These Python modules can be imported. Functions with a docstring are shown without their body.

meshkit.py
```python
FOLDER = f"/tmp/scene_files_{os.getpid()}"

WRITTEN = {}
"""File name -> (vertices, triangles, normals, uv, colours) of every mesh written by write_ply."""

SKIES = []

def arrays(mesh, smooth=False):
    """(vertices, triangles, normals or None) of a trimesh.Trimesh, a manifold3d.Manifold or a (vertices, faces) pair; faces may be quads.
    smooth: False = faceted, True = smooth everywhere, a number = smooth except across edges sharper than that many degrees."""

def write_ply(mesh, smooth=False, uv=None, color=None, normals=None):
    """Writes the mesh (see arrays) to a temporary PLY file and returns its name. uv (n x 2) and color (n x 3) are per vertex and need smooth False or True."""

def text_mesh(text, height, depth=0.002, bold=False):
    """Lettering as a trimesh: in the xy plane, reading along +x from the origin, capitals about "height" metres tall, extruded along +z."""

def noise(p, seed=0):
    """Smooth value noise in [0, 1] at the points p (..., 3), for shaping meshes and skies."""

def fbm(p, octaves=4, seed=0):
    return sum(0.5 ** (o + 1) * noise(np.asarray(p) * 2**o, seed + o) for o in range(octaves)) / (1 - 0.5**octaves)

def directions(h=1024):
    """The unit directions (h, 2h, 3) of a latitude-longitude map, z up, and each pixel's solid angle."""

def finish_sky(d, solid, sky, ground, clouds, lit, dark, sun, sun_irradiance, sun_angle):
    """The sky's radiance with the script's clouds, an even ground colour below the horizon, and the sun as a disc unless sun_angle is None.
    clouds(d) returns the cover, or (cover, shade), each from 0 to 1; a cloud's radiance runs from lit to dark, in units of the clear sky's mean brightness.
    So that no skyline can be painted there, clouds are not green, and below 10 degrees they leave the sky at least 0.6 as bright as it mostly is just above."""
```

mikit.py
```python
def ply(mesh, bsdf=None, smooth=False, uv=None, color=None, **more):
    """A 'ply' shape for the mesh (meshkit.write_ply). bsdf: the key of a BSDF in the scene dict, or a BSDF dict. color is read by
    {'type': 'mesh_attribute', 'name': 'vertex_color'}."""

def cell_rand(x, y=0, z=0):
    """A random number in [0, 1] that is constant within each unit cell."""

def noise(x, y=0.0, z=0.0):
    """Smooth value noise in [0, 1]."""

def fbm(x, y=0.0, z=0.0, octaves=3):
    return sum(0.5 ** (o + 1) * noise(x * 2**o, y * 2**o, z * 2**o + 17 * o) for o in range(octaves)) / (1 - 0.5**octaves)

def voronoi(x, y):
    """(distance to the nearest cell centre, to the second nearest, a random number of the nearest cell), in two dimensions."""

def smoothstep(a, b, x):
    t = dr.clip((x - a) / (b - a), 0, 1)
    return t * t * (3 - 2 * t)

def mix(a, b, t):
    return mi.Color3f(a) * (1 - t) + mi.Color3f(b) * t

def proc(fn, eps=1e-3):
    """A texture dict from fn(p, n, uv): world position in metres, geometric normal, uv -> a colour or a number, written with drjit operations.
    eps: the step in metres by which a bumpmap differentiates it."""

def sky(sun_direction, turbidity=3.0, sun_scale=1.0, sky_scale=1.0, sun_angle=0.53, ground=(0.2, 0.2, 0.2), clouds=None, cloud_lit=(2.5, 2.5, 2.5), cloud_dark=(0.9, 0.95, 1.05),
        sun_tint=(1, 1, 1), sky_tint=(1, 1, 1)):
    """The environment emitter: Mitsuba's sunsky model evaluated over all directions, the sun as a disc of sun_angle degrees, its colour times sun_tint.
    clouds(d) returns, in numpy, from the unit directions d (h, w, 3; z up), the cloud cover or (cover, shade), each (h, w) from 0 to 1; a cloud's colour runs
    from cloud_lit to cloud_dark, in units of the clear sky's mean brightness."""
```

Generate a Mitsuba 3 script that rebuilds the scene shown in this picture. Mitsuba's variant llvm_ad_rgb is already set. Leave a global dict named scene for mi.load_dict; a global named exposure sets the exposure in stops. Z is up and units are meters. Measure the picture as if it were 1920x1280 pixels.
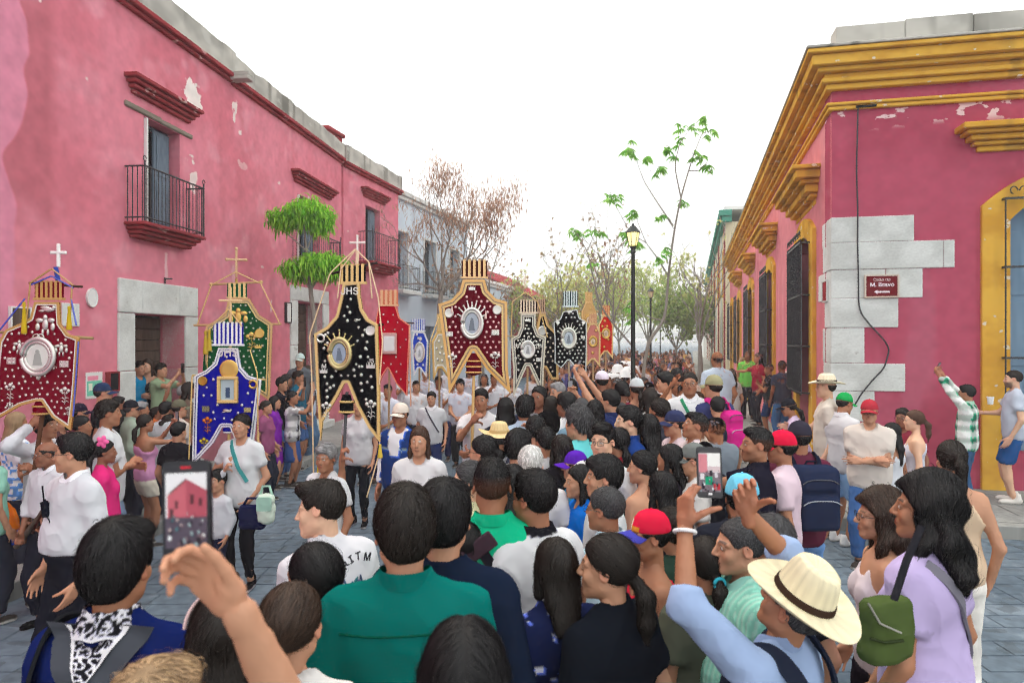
import math, random
import numpy as np, trimesh
import drjit as dr
import mitsuba as mi
import mikit, meshkit
from scipy.spatial import cKDTree
from shapely.geometry import Polygon, Point, LineString, box as sbox
from shapely.ops import unary_union

T = mi.ScalarTransform4f
scene, labels = {}, {}
rng = np.random.default_rng(7)

# ------------------------------------------------------------------ camera, sky, exposure
F, CAMH = 1280.0, 2.3                      # focal length in photo pixels (1920 wide), camera height
scene['camera'] = {'type': 'thinlens', 'fov': 2 * math.degrees(math.atan(960 / F)), 'fov_axis': 'x', 'aperture_radius': 0.0032, 'focus_distance': 6.3,
                   'near_clip': 0.05, 'far_clip': 3000.0, 'to_world': T().look_at(origin=[0, 0, CAMH], target=[0, 1, CAMH], up=[0, 0, 1])}
def cloud_cover(d):
    n = meshkit.fbm(d * np.array([3.0, 3.0, 6.0]) + 5.0, 4)
    return np.ones(d.shape[:2]), np.clip((n - 0.5) * 0.5 + 0.12, 0, 1)
scene['sky'] = mikit.sky((-0.30, 0.50, 0.81), turbidity=4, sun_scale=0.12, sun_angle=24, clouds=cloud_cover, cloud_lit=(2.45, 2.45, 2.4), cloud_dark=(1.6, 1.66, 1.7), ground=(0.25, 0.24, 0.23))
exposure = 3.02

# ------------------------------------------------------------------ scene helpers
def at(px, py, Y):
    """a photo pixel at depth Y -> world point"""
    return np.array([(px - 960) * Y / F, Y, CAMH - (py - 640) * Y / F])
def key_for(name, parent=None):
    base = (parent + '__' if parent else '') + name
    k, n = base, 0
    while k in scene or k in labels or k in RESERVED:
        n += 1; k = '%s_%03d' % (base, n)
    RESERVED.add(k)
    return k
RESERVED = set()
def thing(name, label, cat, group=None):
    k = key_for(name)
    labels[k] = {'label': label, 'category': cat}
    if group: labels[k]['group'] = group
    return k
def add(name, mesh, bsdf, parent=None, color=None, smooth=True, label=None, cat=None, group=None, kind=None, **more):
    k = key_for(name, parent)
    if not isinstance(mesh, dict):
        mesh = shape(mesh, bsdf, color, smooth, **more)
    scene[k] = mesh
    d = {}
    if label: d['label'] = label
    if cat: d['category'] = cat
    if group: d['group'] = group
    if kind: d['kind'] = kind
    if d: labels[k] = d
    return k
def shape(mesh, bsdf, color=None, smooth=True, **more):
    if hasattr(mesh, 'to_mesh') or isinstance(mesh, (tuple, list)):
        v, f, _ = meshkit.arrays(mesh)
    else:
        v, f = np.asarray(mesh.vertices), np.asarray(mesh.faces)
    if color is not None:
        # the colour travels in the uv of the vertices: u = hue, packed, one per face; v = brightness
        c = np.asarray(color, float)
        if c.ndim == 1: c = np.tile(c, (len(v), 1))
        if smooth is not True and smooth is not False: v, f, c = split_smooth(v, f, c, smooth); smooth = True
        _, _, nr = meshkit.arrays((v, f), True) if smooth else (0, 0, None)
        lum = c.max(1) + 1e-6; q = np.round(np.sqrt(c / lum[:, None]) * 63).astype(np.int64); u = (q[:, 0] << 12) | (q[:, 1] << 6) | q[:, 2]
        if len(np.unique(u)) > 1:
            fu = u[f[:, 0]]; pair = np.stack([f.ravel(), np.repeat(fu, 3)], 1)
            uq, inv = np.unique(pair[:, 0] * (1 << 18) + pair[:, 1], return_inverse=True); vi = uq >> 18; u = uq & ((1 << 18) - 1)
            v, lum, f = v[vi], lum[vi], inv.reshape(-1, 3); nr = nr[vi] if nr is not None else None
        path = meshkit.write_ply((v, f), False, np.stack([u + .5, lum], 1), None, normals=nr)
        d = {'type': 'ply', 'filename': path, 'face_normals': nr is None, **more}
        d['bsdf'] = {'type': 'ref', 'id': bsdf} if isinstance(bsdf, str) else bsdf
        return d
    return mikit.ply((v, f), bsdf, smooth=smooth, **more)
def split_smooth(v, f, c, ang):
    m = trimesh.Trimesh(v, f, process=False)
    s = trimesh.graph.smooth_shade(m, angle=np.radians(ang), facet_minarea=None)
    _, i = cKDTree(v).query(s.vertices)
    return np.array(s.vertices), np.array(s.faces), c[i]
def lin(*rgb):
    """sRGB 0-255 -> linear albedo"""
    x = np.asarray(rgb, float) / 255
    return np.where(x < 0.04045, x / 12.92, ((x + 0.055) / 1.055) ** 2.4)
def rotz(a):
    c, s = math.cos(math.radians(a)), math.sin(math.radians(a)); return np.array([[c, -s, 0], [s, c, 0], [0, 0, 1.0]])
def rotx(a):
    c, s = math.cos(math.radians(a)), math.sin(math.radians(a)); return np.array([[1.0, 0, 0], [0, c, -s], [0, s, c]])
def roty(a):
    c, s = math.cos(math.radians(a)), math.sin(math.radians(a)); return np.array([[c, 0, s], [0, 1.0, 0], [-s, 0, c]])
def unit(v):
    v = np.asarray(v, float); return v / (np.linalg.norm(v) + 1e-12)
def cat_mesh(parts):
    vs, fs, n = [], [], 0
    for v, f in parts:
        vs.append(v); fs.append(np.asarray(f) + n); n += len(v)
    return np.vstack(vs), np.vstack(fs)
def vf(m):
    if isinstance(m, tuple): return m
    if hasattr(m, 'to_mesh'):
        a = m.to_mesh(); return np.array(a.vert_properties[:, :3], float), np.array(a.tri_verts, int)
    return np.array(m.vertices, float), np.array(m.faces, int)
def tube(points, r, sides=8, caps=True):
    p = np.asarray(points, float); n = len(p)
    r = np.broadcast_to(np.asarray(r, float), (n,))
    t = np.gradient(p, axis=0); t /= np.linalg.norm(t, axis=1, keepdims=True) + 1e-12
    ref = np.array([0, 0, 1.0]) if abs(t[:, 2]).mean() < 0.85 else np.array([1.0, 0, 0])
    a = np.cross(t, ref); a /= np.linalg.norm(a, axis=1, keepdims=True) + 1e-12
    b = np.cross(t, a)
    g = np.arange(sides) * 2 * np.pi / sides
    v = (p[:, None] + r[:, None, None] * (np.cos(g)[None, :, None] * a[:, None] + np.sin(g)[None, :, None] * b[:, None])).reshape(-1, 3)
    i, j = np.meshgrid(np.arange(n - 1), np.arange(sides), indexing='ij')
    q = np.stack([i * sides + j, i * sides + (j + 1) % sides, (i + 1) * sides + (j + 1) % sides, (i + 1) * sides + j], -1).reshape(-1, 4)
    f = np.vstack([q[:, [0, 2, 1]], q[:, [0, 3, 2]]])
    if caps:
        v = np.vstack([v, p[:1], p[-1:]]); k = n * sides; s = np.arange(sides)
        f = np.vstack([f, np.stack([s, (s + 1) % sides, s * 0 + k], 1), np.stack([(n - 1) * sides + (s + 1) % sides, (n - 1) * sides + s, s * 0 + k + 1], 1)])
    return v, f
def boxm(x0, x1, y0, y1, z0, z1, bevel=0.0):
    """axis box, chamfered when bevel > 0"""
    if bevel <= 0:
        m = trimesh.creation.box([x1 - x0, y1 - y0, z1 - z0]); m.apply_translation([(x0 + x1) / 2, (y0 + y1) / 2, (z0 + z1) / 2]); return vf(m)
    b, pts = bevel, []
    for sx in (0, 1):
        for sy in (0, 1):
            for sz in (0, 1):
                c = [(x0, x1)[sx], (y0, y1)[sy], (z0, z1)[sz]]; d = [(b, -b)[sx], (b, -b)[sy], (b, -b)[sz]]
                for k in range(3):
                    q = list(c); 
                    for m_ in range(3):
                        if m_ != k: q[m_] += d[m_]
                    pts.append(q)
    h = trimesh.convex.convex_hull(np.array(pts)); return vf(h)
def lathe(profile, seg=32):
    """profile [(r, z)...] -> surface of revolution"""
    p = np.asarray(profile, float); n = len(p); g = np.arange(seg) * 2 * np.pi / seg
    v = np.stack([p[:, None, 0] * np.cos(g), p[:, None, 0] * np.sin(g), np.broadcast_to(p[:, None, 1], (n, seg))], -1).reshape(-1, 3)
    i, j = np.meshgrid(np.arange(n - 1), np.arange(seg), indexing='ij')
    q = np.stack([i * seg + j, i * seg + (j + 1) % seg, (i + 1) * seg + (j + 1) % seg, (i + 1) * seg + j], -1).reshape(-1, 4)
    return v, np.vstack([q[:, [0, 1, 2]], q[:, [0, 2, 3]]])
def extrude(poly, depth):
    gs = getattr(poly, 'geoms', [poly])
    return cat_mesh([vf(trimesh.creation.extrude_polygon(g, depth, engine='earcut')) for g in gs if g.area > 1e-9])
def xf(m, R=None, t=None, s=None):
    v, f = vf(m)
    v = v.copy()
    if s is not None: v = v * np.asarray(s)
    if R is not None: v = v @ np.asarray(R).T
    if t is not None: v = v + np.asarray(t)
    return v, f

# ------------------------------------------------------------------ signed distance modelling
def rc(P, a, b, r1, r2):
    a = np.asarray(a, np.float32); ba = np.asarray(b, np.float32) - a
    pa = P - a; h = np.clip(pa @ ba / (ba @ ba + 1e-12), 0, 1).astype(np.float32)
    d = pa - h[:, None] * ba
    return np.sqrt(np.einsum('ij,ij->i', d, d)) - (r1 + (r2 - r1) * h)
def ell(P, c, r, R=None):
    q = P - np.asarray(c, np.float32)
    if R is not None: q = q @ np.asarray(R, np.float32)
    r = np.asarray(r, np.float32)
    k0 = np.linalg.norm(q / r, axis=1); k1 = np.linalg.norm(q / (r * r), axis=1)
    return k0 * (k0 - 1) / np.maximum(k1, 1e-6)
def rbox(P, c, h, r):
    q = np.abs(P - np.asarray(c, np.float32)) - (np.asarray(h, np.float32) - r)
    return np.linalg.norm(np.maximum(q, 0), axis=1) + np.minimum(q.max(1), 0) - r
def smin(a, b, k):
    h = np.clip(0.5 + 0.5 * (b - a) / k, 0, 1)
    return b + (a - b) * h - k * h * (1 - h)
def smax(a, b, k): return -smin(-a, -b, k)
def sdf_mesh(fn, lo, hi, step, B=6, slack=0.02):
    lo, hi = np.asarray(lo, float), np.asarray(hi, float)
    nb = np.ceil((hi - lo) / (step * B)).astype(int) + 1
    N = nb * B
    bi = np.stack(np.meshgrid(*[np.arange(n) for n in nb], indexing='ij'), -1).reshape(-1, 3)
    ctr = lo + (bi * B + (B - 1) / 2) * step
    dc = fn(ctr.astype(np.float32))
    act = np.abs(dc) < step * B * 0.5 * 1.75 * 1.2 + slack
    D = np.repeat(np.repeat(np.repeat(np.where(dc < 0, -1, 1).astype(np.float32).reshape(nb), B, 0), B, 1), B, 2)
    off = np.stack(np.meshgrid(*[np.arange(B)] * 3, indexing='ij'), -1).reshape(-1, 3)
    idx = (bi[act][:, None] * B + off).reshape(-1, 3)
    D[idx[:, 0], idx[:, 1], idx[:, 2]] = fn((lo + idx * step).astype(np.float32))
    D[0] = D[-1] = 1; D[:, 0] = D[:, -1] = 1; D[:, :, 0] = D[:, :, -1] = 1
    return surface_nets(D, lo, step)
def surface_nets(D, lo, step):
    S = D < 0; n = np.array(D.shape); ids, pos, quads = [], [], []
    st = np.array([n[1] * n[2], n[2], 1])
    for ax in range(3):
        sl0 = [slice(None)] * 3; sl1 = [slice(None)] * 3; sl0[ax] = slice(0, -1); sl1[ax] = slice(1, None)
        e = np.stack(np.nonzero(S[tuple(sl0)] != S[tuple(sl1)]), 1)
        if not len(e): continue
        e1 = e.copy(); e1[:, ax] += 1
        d0, d1 = D[tuple(e.T)], D[tuple(e1.T)]
        p = e.astype(float); p[:, ax] += d0 / (d0 - d1)
        u, w = (ax + 1) % 3, (ax + 2) % 3
        cells = []
        for du, dw in ((-1, -1), (0, -1), (0, 0), (-1, 0)):
            c = e.copy(); c[:, u] += du; c[:, w] += dw
            cells.append(c @ st)
        cells = np.stack(cells, 1)
        flip = ~S[tuple(e.T)]
        cells[flip] = cells[flip][:, ::-1]
        quads.append(cells); ids.append(cells.ravel()); pos.append(np.repeat(p, 4, 0))
    if not ids: return np.zeros((0, 3)), np.zeros((0, 3), int)
    ids = np.concatenate(ids); pos = np.concatenate(pos)
    uq, inv = np.unique(ids, return_inverse=True)
    cnt = np.bincount(inv)
    v = np.stack([np.bincount(inv, pos[:, k]) / cnt for k in range(3)], 1)
    q = inv.reshape(-1, 4)
    return lo + v * step, np.vstack([q[:, [0, 1, 2]], q[:, [0, 2, 3]]])
def vnormals(v, f):
    n = np.zeros_like(v); c = np.cross(v[f[:, 1]] - v[f[:, 0]], v[f[:, 2]] - v[f[:, 0]])
    for k in range(3): np.add.at(n, f[:, k], c)
    return n / (np.linalg.norm(n, axis=1, keepdims=True) + 1e-12)

# ------------------------------------------------------------------ materials shared by the people and their things (colour per mesh)
def c_uv(p, n, uv):
    k = mi.UInt32(uv.x); q = lambda s: dr.square(mi.Float((k >> s) & 63) / 63)
    return mi.Color3f(q(12), q(6), q(0)) * uv.y
VC = mikit.proc(c_uv)
def two(b): return {'type': 'twosided', 'bsdf': b}
def prin(color=VC, rough=0.6, spec=0.5, **k):
    if not isinstance(color, dict): color = {'type': 'rgb', 'value': [float(x) for x in color]}
    return {'type': 'principled', 'base_color': color, 'roughness': rough, 'specular': spec, **k}
def bump(b, fn, scale=1.0, eps=2e-3): return {'type': 'bumpmap', 'arbitrary': mikit.proc(fn, eps), 'scale': scale, 'bsdf': b}
def b_cloth(p, n, uv):
    r = 1 - dr.abs(2 * noise(p.x * 13 + p.z * 4, p.y * 13, p.z * 10) - 1)
    return 0.007 * r * r
from mikit import noise, fbm, smoothstep, mix, voronoi, cell_rand
def matte(c=VC): return {'type': 'diffuse', 'reflectance': c if isinstance(c, dict) else {'type': 'rgb', 'value': [float(x) for x in c]}}
def sheen(c=VC, a=.3, ior=1.45, w=.05):
    if isinstance(c, dict): return {'type': 'blendbsdf', 'weight': w, 'first': matte(c), 'second': {'type': 'roughconductor', 'material': 'none', 'alpha': a}}
    return {'type': 'roughplastic', 'diffuse_reflectance': c if isinstance(c, dict) else {'type': 'rgb', 'value': [float(x) for x in c]}, 'alpha': a, 'int_ior': ior}
scene['m_cloth'] = two(bump(matte(), b_cloth))
scene['m_skin'] = two(sheen(a=.4, w=.035))
scene['m_hair'] = two(sheen(a=.4, w=.022))
scene['m_plain'] = two(matte())
scene['m_gloss'] = two(sheen(a=.12, w=.06))
scene['m_velvet'] = two(matte())
scene['m_metal'] = two({'type': 'roughconductor', 'material': 'none', 'alpha': .3, 'specular_reflectance': VC})
scene['m_trim'] = two(sheen(a=.25, w=.12))
scene['m_leaf'] = {'type': 'principledthin', 'base_color': VC, 'roughness': 0.55, 'diff_trans': 0.7}

# ------------------------------------------------------------------ people: heads, hair, hands (cached), bodies and clothes (one field per garment)
CACHE = {}
def cached(key, fn):
    if key not in CACHE: CACHE[key] = fn()
    return CACHE[key]
def qstep(x, hi): return next((q for q in (.0036, .0045, .006, .0075, .0095, .012, .015) if q >= x * .93 and q <= hi), hi)
STEP = {0: 0.0036, 1: 0.007, 2: 0.013}          # head detail by how large the person stands in the picture
def head_field(sex):
    fem = sex != 'm'
    jw = 0.021 if fem else 0.026
    def fn(P):
        d = ell(P, (0, -.014, .030), (.0745, .096, .084))
        d = smin(d, ell(P, (0, .026, -.035), (.060, .064, .078)), .030)
        X = P.copy(); X[:, 0] = np.abs(X[:, 0])
        d = smin(d, rc(X, (.043, .0, -.062), (.012, .064, -.098), jw, .018), .030)       # jaw
        d = smin(d, rc(X, (0, .070, -.098), (.008, .070, -.098), .017 if fem else .019, .016), .018)   # chin
        d = smin(d, ell(X, (.040, .060, -.030), (.024, .020, .024)), .020)              # cheekbone
        d = smin(d, rc(X, (.008, .083, .020), (.048, .066, .020), .010, .010), .012)     # brow
        d = smax(d, -ell(X, (.031, .098, .002), (.021, .018, .0135)), .012)              # eye socket
        d = smin(d, ell(X, (.0305, .0765, .002), (.0158, .0125, .0125)), .003)           # lids and eyeball
        d = smin(d, rc(X, (0, .088, .014), (0, .108, -.028), .0065, .0105), .011)        # nose
        d = smin(d, ell(X, (.0105, .097, -.032), (.0085, .011, .0075)), .006)
        d = smax(d, -rc(X, (.0065, .104, -.041), (.0065, .100, -.036), .0035, .003), .003)
        d = smin(d, ell(X, (0, .083, -.062), (.025, .0115, .020)), .012)                  # muzzle
        d = smin(d, rc(X, (0, .0945, -.0575), (.020, .0860, -.0625), .0048, .0026), .0035)  # lips
        d = smin(d, rc(X, (0, .0938, -.0695), (.018, .0860, -.0655), .0056, .0028), .0035)
        d = smax(d, -rc(X, (0, .1003, -.0632), (.024, .0895, -.0632), .0016, .0014), .002)
        e = ell(X, (.0765, -.008, -.002), (.0095, .020, .031), roty(-14) @ rotx(-8))
        e = smax(e, -ell(X, (.086, -.004, .001), (.008, .011, .018)), .005)
        d = smin(d, e, .005)
        d = smin(d, rc(P, (0, -.020, -.060), (0, -.030, -.175), .047 if fem else .054, .046 if fem else .053), .022)  # neck
        return d
    return fn
def head_mesh(sex, st):
    def make():
        v, f = sdf_mesh(head_field(sex), (-.115, -.135, -.215), (.115, .135, .135), st)
        x, y, z = np.abs(v[:, 0]), v[:, 1], v[:, 2]
        n = meshkit.fbm(v * 30, 2)
        m = {}
        m['lip'] = np.clip(1.25 - np.hypot(x / .024, (z + .0632) / .0115), 0, 1) * (y > .078) * 2.5
        bz = .0235 + .004 * np.sin(np.clip(x / .05, 0, 1) * 2.6)
        m['brow'] = (np.abs(z - bz) < (.0052 if sex == 'm' else .0038)) * (x > .011) * (x < .050) * (y > .05)
        ex = (x - .0305) / .0135; ez = (z - .0022) / (.0062 * np.sqrt(np.clip(1 - ex ** 2, 0.02, 1)))
        m['eye'] = ((np.abs(ex) < 1) & (np.abs(ez) < 1) & (y > .07)).astype(float)
        m['iris'] = (np.hypot(x - .0300, z - .0026) < .0060) & (m['eye'] > 0)
        m['lid'] = ((np.abs(ex) < 1.15) & (np.abs(z - .0022) < .0105) & (y > .07) & (m['eye'] == 0)).astype(float)
        m['lash'] = ((np.abs(ex) < 1.1) & (z > .0022) & (np.abs(ez - 1.15) < .33) & (y > .07)).astype(float)
        m['mouth'] = ((np.abs(z + .0632 + .002 * (x / .02) ** 2) < .0022) & (x < .023) & (y > .078)).astype(float)
        m['nostril'] = ((np.hypot(x - .0072, z + .039) < .0042) & (y > .088)).astype(float)
        m['beard'] = np.clip((-.035 - z) / .012, 0, 1) * np.clip((y - .005) / .02, 0, 1) * (z > -.125) + ((np.abs(z + .049) < .006) * (x < .027) * (y > .08))
        m['red'] = np.clip(1 - np.hypot((x - .042) / .02, (z + .03) / .02), 0, 1) * .35 + (x > .072) * .4 + np.clip(1 - np.hypot(x / .014, (z + .03) / .014), 0, 1) * .35
        return v, f, m, n
    return cached(('head', sex, st), make)
def head_color(h, skin, browc, beard=0.0, lip=0.5):
    v, f, m, n = h
    c = np.tile(skin, (len(v), 1)) * (0.92 + 0.16 * n)[:, None]
    def over(col, a):
        a = np.clip(a, 0, 1)[:, None]; c[:] = c * (1 - a) + np.asarray(col) * a
    over(skin * np.array([1.05, .72, .68]), m['red'])
    over(skin * np.array([.85, .48, .45]), m['lip'] * lip)
    over(browc * 1.1 + skin * .12, m['beard'] * beard)
    over(skin * .55, m['lid'] * .6)
    over(skin * .30, m['mouth'] * .8); over(skin * .35, m['nostril'] * .8); over([.03, .02, .015], m['lash'] * .8)
    over([.62, .58, .55], m['eye'] * 1.0); over([.02, .012, .008], m['iris'] * 1.0)
    over(browc * .9 + skin * .06, m['brow'] * .85)
    return c
# ---- hair
def hair_parts(style):
    """(field, lower corner, upper corner, flow)"""
    Y = np.array([-.14, -.10, -.07, -.045, -.022, -.004, .012, .030, .046, .060, .078, .12])
    Zs = np.array([-.062, -.070, -.066, -.050, -.012, .022, .020, .004, .014, .044, .066, .072])
    Zf = np.array([-.080, -.085, -.085, -.070, -.050, -.030, .010, .020, .030, .048, .068, .076])
    skull = lambda P, g, top=0: ell(P, (0, -.016, .033 + top * .4), (.077 + g, .099 + g, .086 + g + top))
    def cut(P, d, Z, k=.006): return smax(d, np.interp(P[:, 1], Y, Z).astype(np.float32) - P[:, 2], k)
    X = lambda P: np.stack([np.abs(P[:, 0]), P[:, 1], P[:, 2]], 1)
    lo, hi = np.array([-.14, -.19, -.14]), np.array([.14, .15, .17])
    face = lambda P: ell(P, (0, .120, -.035), (.060, .075, .110))
    if style == 'short':
        fn = lambda P: cut(P, smin(skull(P, .007, .010), ell(P, (.015, .030, .092), (.060, .062, .032)), .02), Zs)
    elif style == 'thick':
        fn = lambda P: cut(P, smin(smin(skull(P, .015, .012), ell(P, (.012, .034, .092), (.070, .068, .040)), .02), ell(P, (0, -.06, .0), (.078, .060, .080)), .02), Zs - .006)
    elif style == 'quiff':
        fn = lambda P: cut(P, smin(skull(P, .006, .010), smin(ell(P, (-.014, .040, .098), (.062, .064, .038)), ell(P, (.02, -.02, .105), (.058, .07, .03)), .02), .02), Zs)
    elif style == 'fade':
        fn = lambda P: cut(P, smin(skull(P, .0025, .004), ell(P, (0, .008, .088), (.062, .088, .036)), .008), Zs)
    elif style == 'buzz':
        fn = lambda P: cut(P, skull(P, .0035, .002), Zs)
    elif style == 'bald':
        fn = lambda P: smax(cut(P, skull(P, .004), Zs), P[:, 2] - .045 - .3 * np.maximum(P[:, 1], -.05) + 0 * P[:, 0], .01)
    elif style == 'curly':
        def fn(P):
            d = cut(P, smin(skull(P, .018, .016), ell(P, (0, .02, .09), (.075, .07, .045)), .02), Zs - .004)
            return d + .012 * (np.abs(meshkit.noise(P * 55) - .5) * 2 - .4).astype(np.float32)
        hi = hi + .02
    elif style in ('pony', 'lowpony', 'bun', 'backpony'):
        r = {'pony': (0, -.118, .040), 'lowpony': (0, -.112, -.045), 'bun': (0, -.115, -.005), 'backpony': (0, -.120, .0)}[style]
        L = {'pony': .30, 'lowpony': .24, 'bun': 0, 'backpony': .26}[style]
        def fn(P):
            d = cut(P, skull(P, .0075, .004), Zf)
            d = smin(d, ell(P, r, (.024, .022, .024)), .02)
            if style == 'bun': return smin(d, ell(P, (0, -.140, -.01), (.042, .034, .040)), .008)
            y, z = r[1], r[2]
            t = rc(P, (0, y - .005, z), (0, y - .032, z - .05), .018, .034)
            t = smin(t, rc(P, (0, y - .032, z - .05), (0, y - .035, z - .6 * L), .034, .030), .02)
            t = smin(t, rc(P, (0, y - .035, z - .6 * L), (.01, y - .03, z - L), .030, .006), .02)
            return smin(d, t, .008)
        lo = lo - [0, .05, .26 if L else .02]
    elif style in ('long', 'verylong', 'bob', 'longwavy'):
        L = {'long': .34, 'verylong': .56, 'bob': .16, 'longwavy': .24}[style]
        wv = 1 if style == 'longwavy' else 0
        def fn(P):
            Q = P.copy()
            if wv:
                Q[:, 0] += .012 * np.sin(P[:, 2] * 38 + P[:, 1] * 20); Q[:, 1] += .008 * np.sin(P[:, 2] * 45 + 1 + P[:, 0] * 25)
            d = skull(Q, .007 + .016 * wv, .006 + .012 * wv) + (.004 * np.exp(-(P[:, 0] / .007) ** 2) * (P[:, 2] > .05) if not wv else 0)
            d = smax(d, np.interp(P[:, 1], Y, Zf - np.where(Y < .01, .06, 0)).astype(np.float32) - P[:, 2], .006)
            S = Q / np.array([1.9, 1, 1], np.float32)
            b = rc(S, (0, -.055, .0), (0, -.080, -.10), .048 + .012 * wv, .040 + .020 * wv)
            b = smin(b, rc(S, (0, -.080, -.10), (0, -.125, -.20), .038 + .022 * wv, .030 + .028 * wv), .02)
            if L > .2: b = smin(b, rc(S, (0, -.125, -.20), (0, -.125, -.06 - L), .030 + .010 * wv, .014 + .012 * wv), .02)
            d = smin(d, b, .02)
            if style != 'bob' :
                x = X(Q); s = rc(x, (.073, .0, .02), (.082, -.008, -.10), .016 + .012 * wv, .022 + .012 * wv); s = smin(s, rc(x, (.082, -.008, -.10), (.088, .02, -.05 - .8 * L), .022 + .012 * wv, .010 + .01 * wv), .015)
                d = smin(d, s, .015)
            else:
                x = X(Q); d = smin(d, rc(x, (.070, .0, .02), (.074, -.005, -.09), .024, .022), .015)
            return smax(d, -face(P), .006)
        lo = lo - [.05, .05, L]; hi = hi + [.05, 0, 0]
    return fn, lo, hi
def hair_flow(style, p, nrm):
    """direction in which a strand lying at p runs"""
    crown = np.array([0.01, -.055, .12])
    if style in ('short', 'fade', 'thick', 'quiff', 'buzz', 'bald', 'curly'):
        d = p - crown; d[:, 2] -= .03
        fr = np.clip((p[:, 2] - .05) / .03, 0, 1) * np.clip((p[:, 1] + .03) / .05, 0, 1)
        side = np.array([.8, .35, .2]) if style != 'fade' else np.array([.2, .9, .3])
        d = d / (np.linalg.norm(d, axis=1, keepdims=True) + 1e-9) * (1 - fr)[:, None] + side * fr[:, None]
    elif style in ('pony', 'lowpony', 'bun', 'backpony'):
        r = np.array({'pony': (0, -.125, .040), 'lowpony': (0, -.118, -.045), 'bun': (0, -.125, -.005), 'backpony': (0, -.125, .0)}[style])
        d = r - p; tail = (p[:, 1] < r[1] + .004) | (p[:, 2] < -.10)
        d = np.where(tail[:, None], np.array([0.03, .05, -1.0]), d)
    else:
        d = np.stack([np.sign(p[:, 0]) * np.clip((p[:, 2] - .03) / .05, 0, 1), -.4 * np.clip((p[:, 2] - .03) / .05, 0, 1) * np.ones(len(p)), -1.0 + 0 * p[:, 0]], 1)
    d = d / (np.linalg.norm(d, axis=1, keepdims=True) + 1e-9)
    d = d - nrm * np.einsum('ij,ij->i', d, nrm)[:, None]
    return d / (np.linalg.norm(d, axis=1, keepdims=True) + 1e-9)
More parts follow.
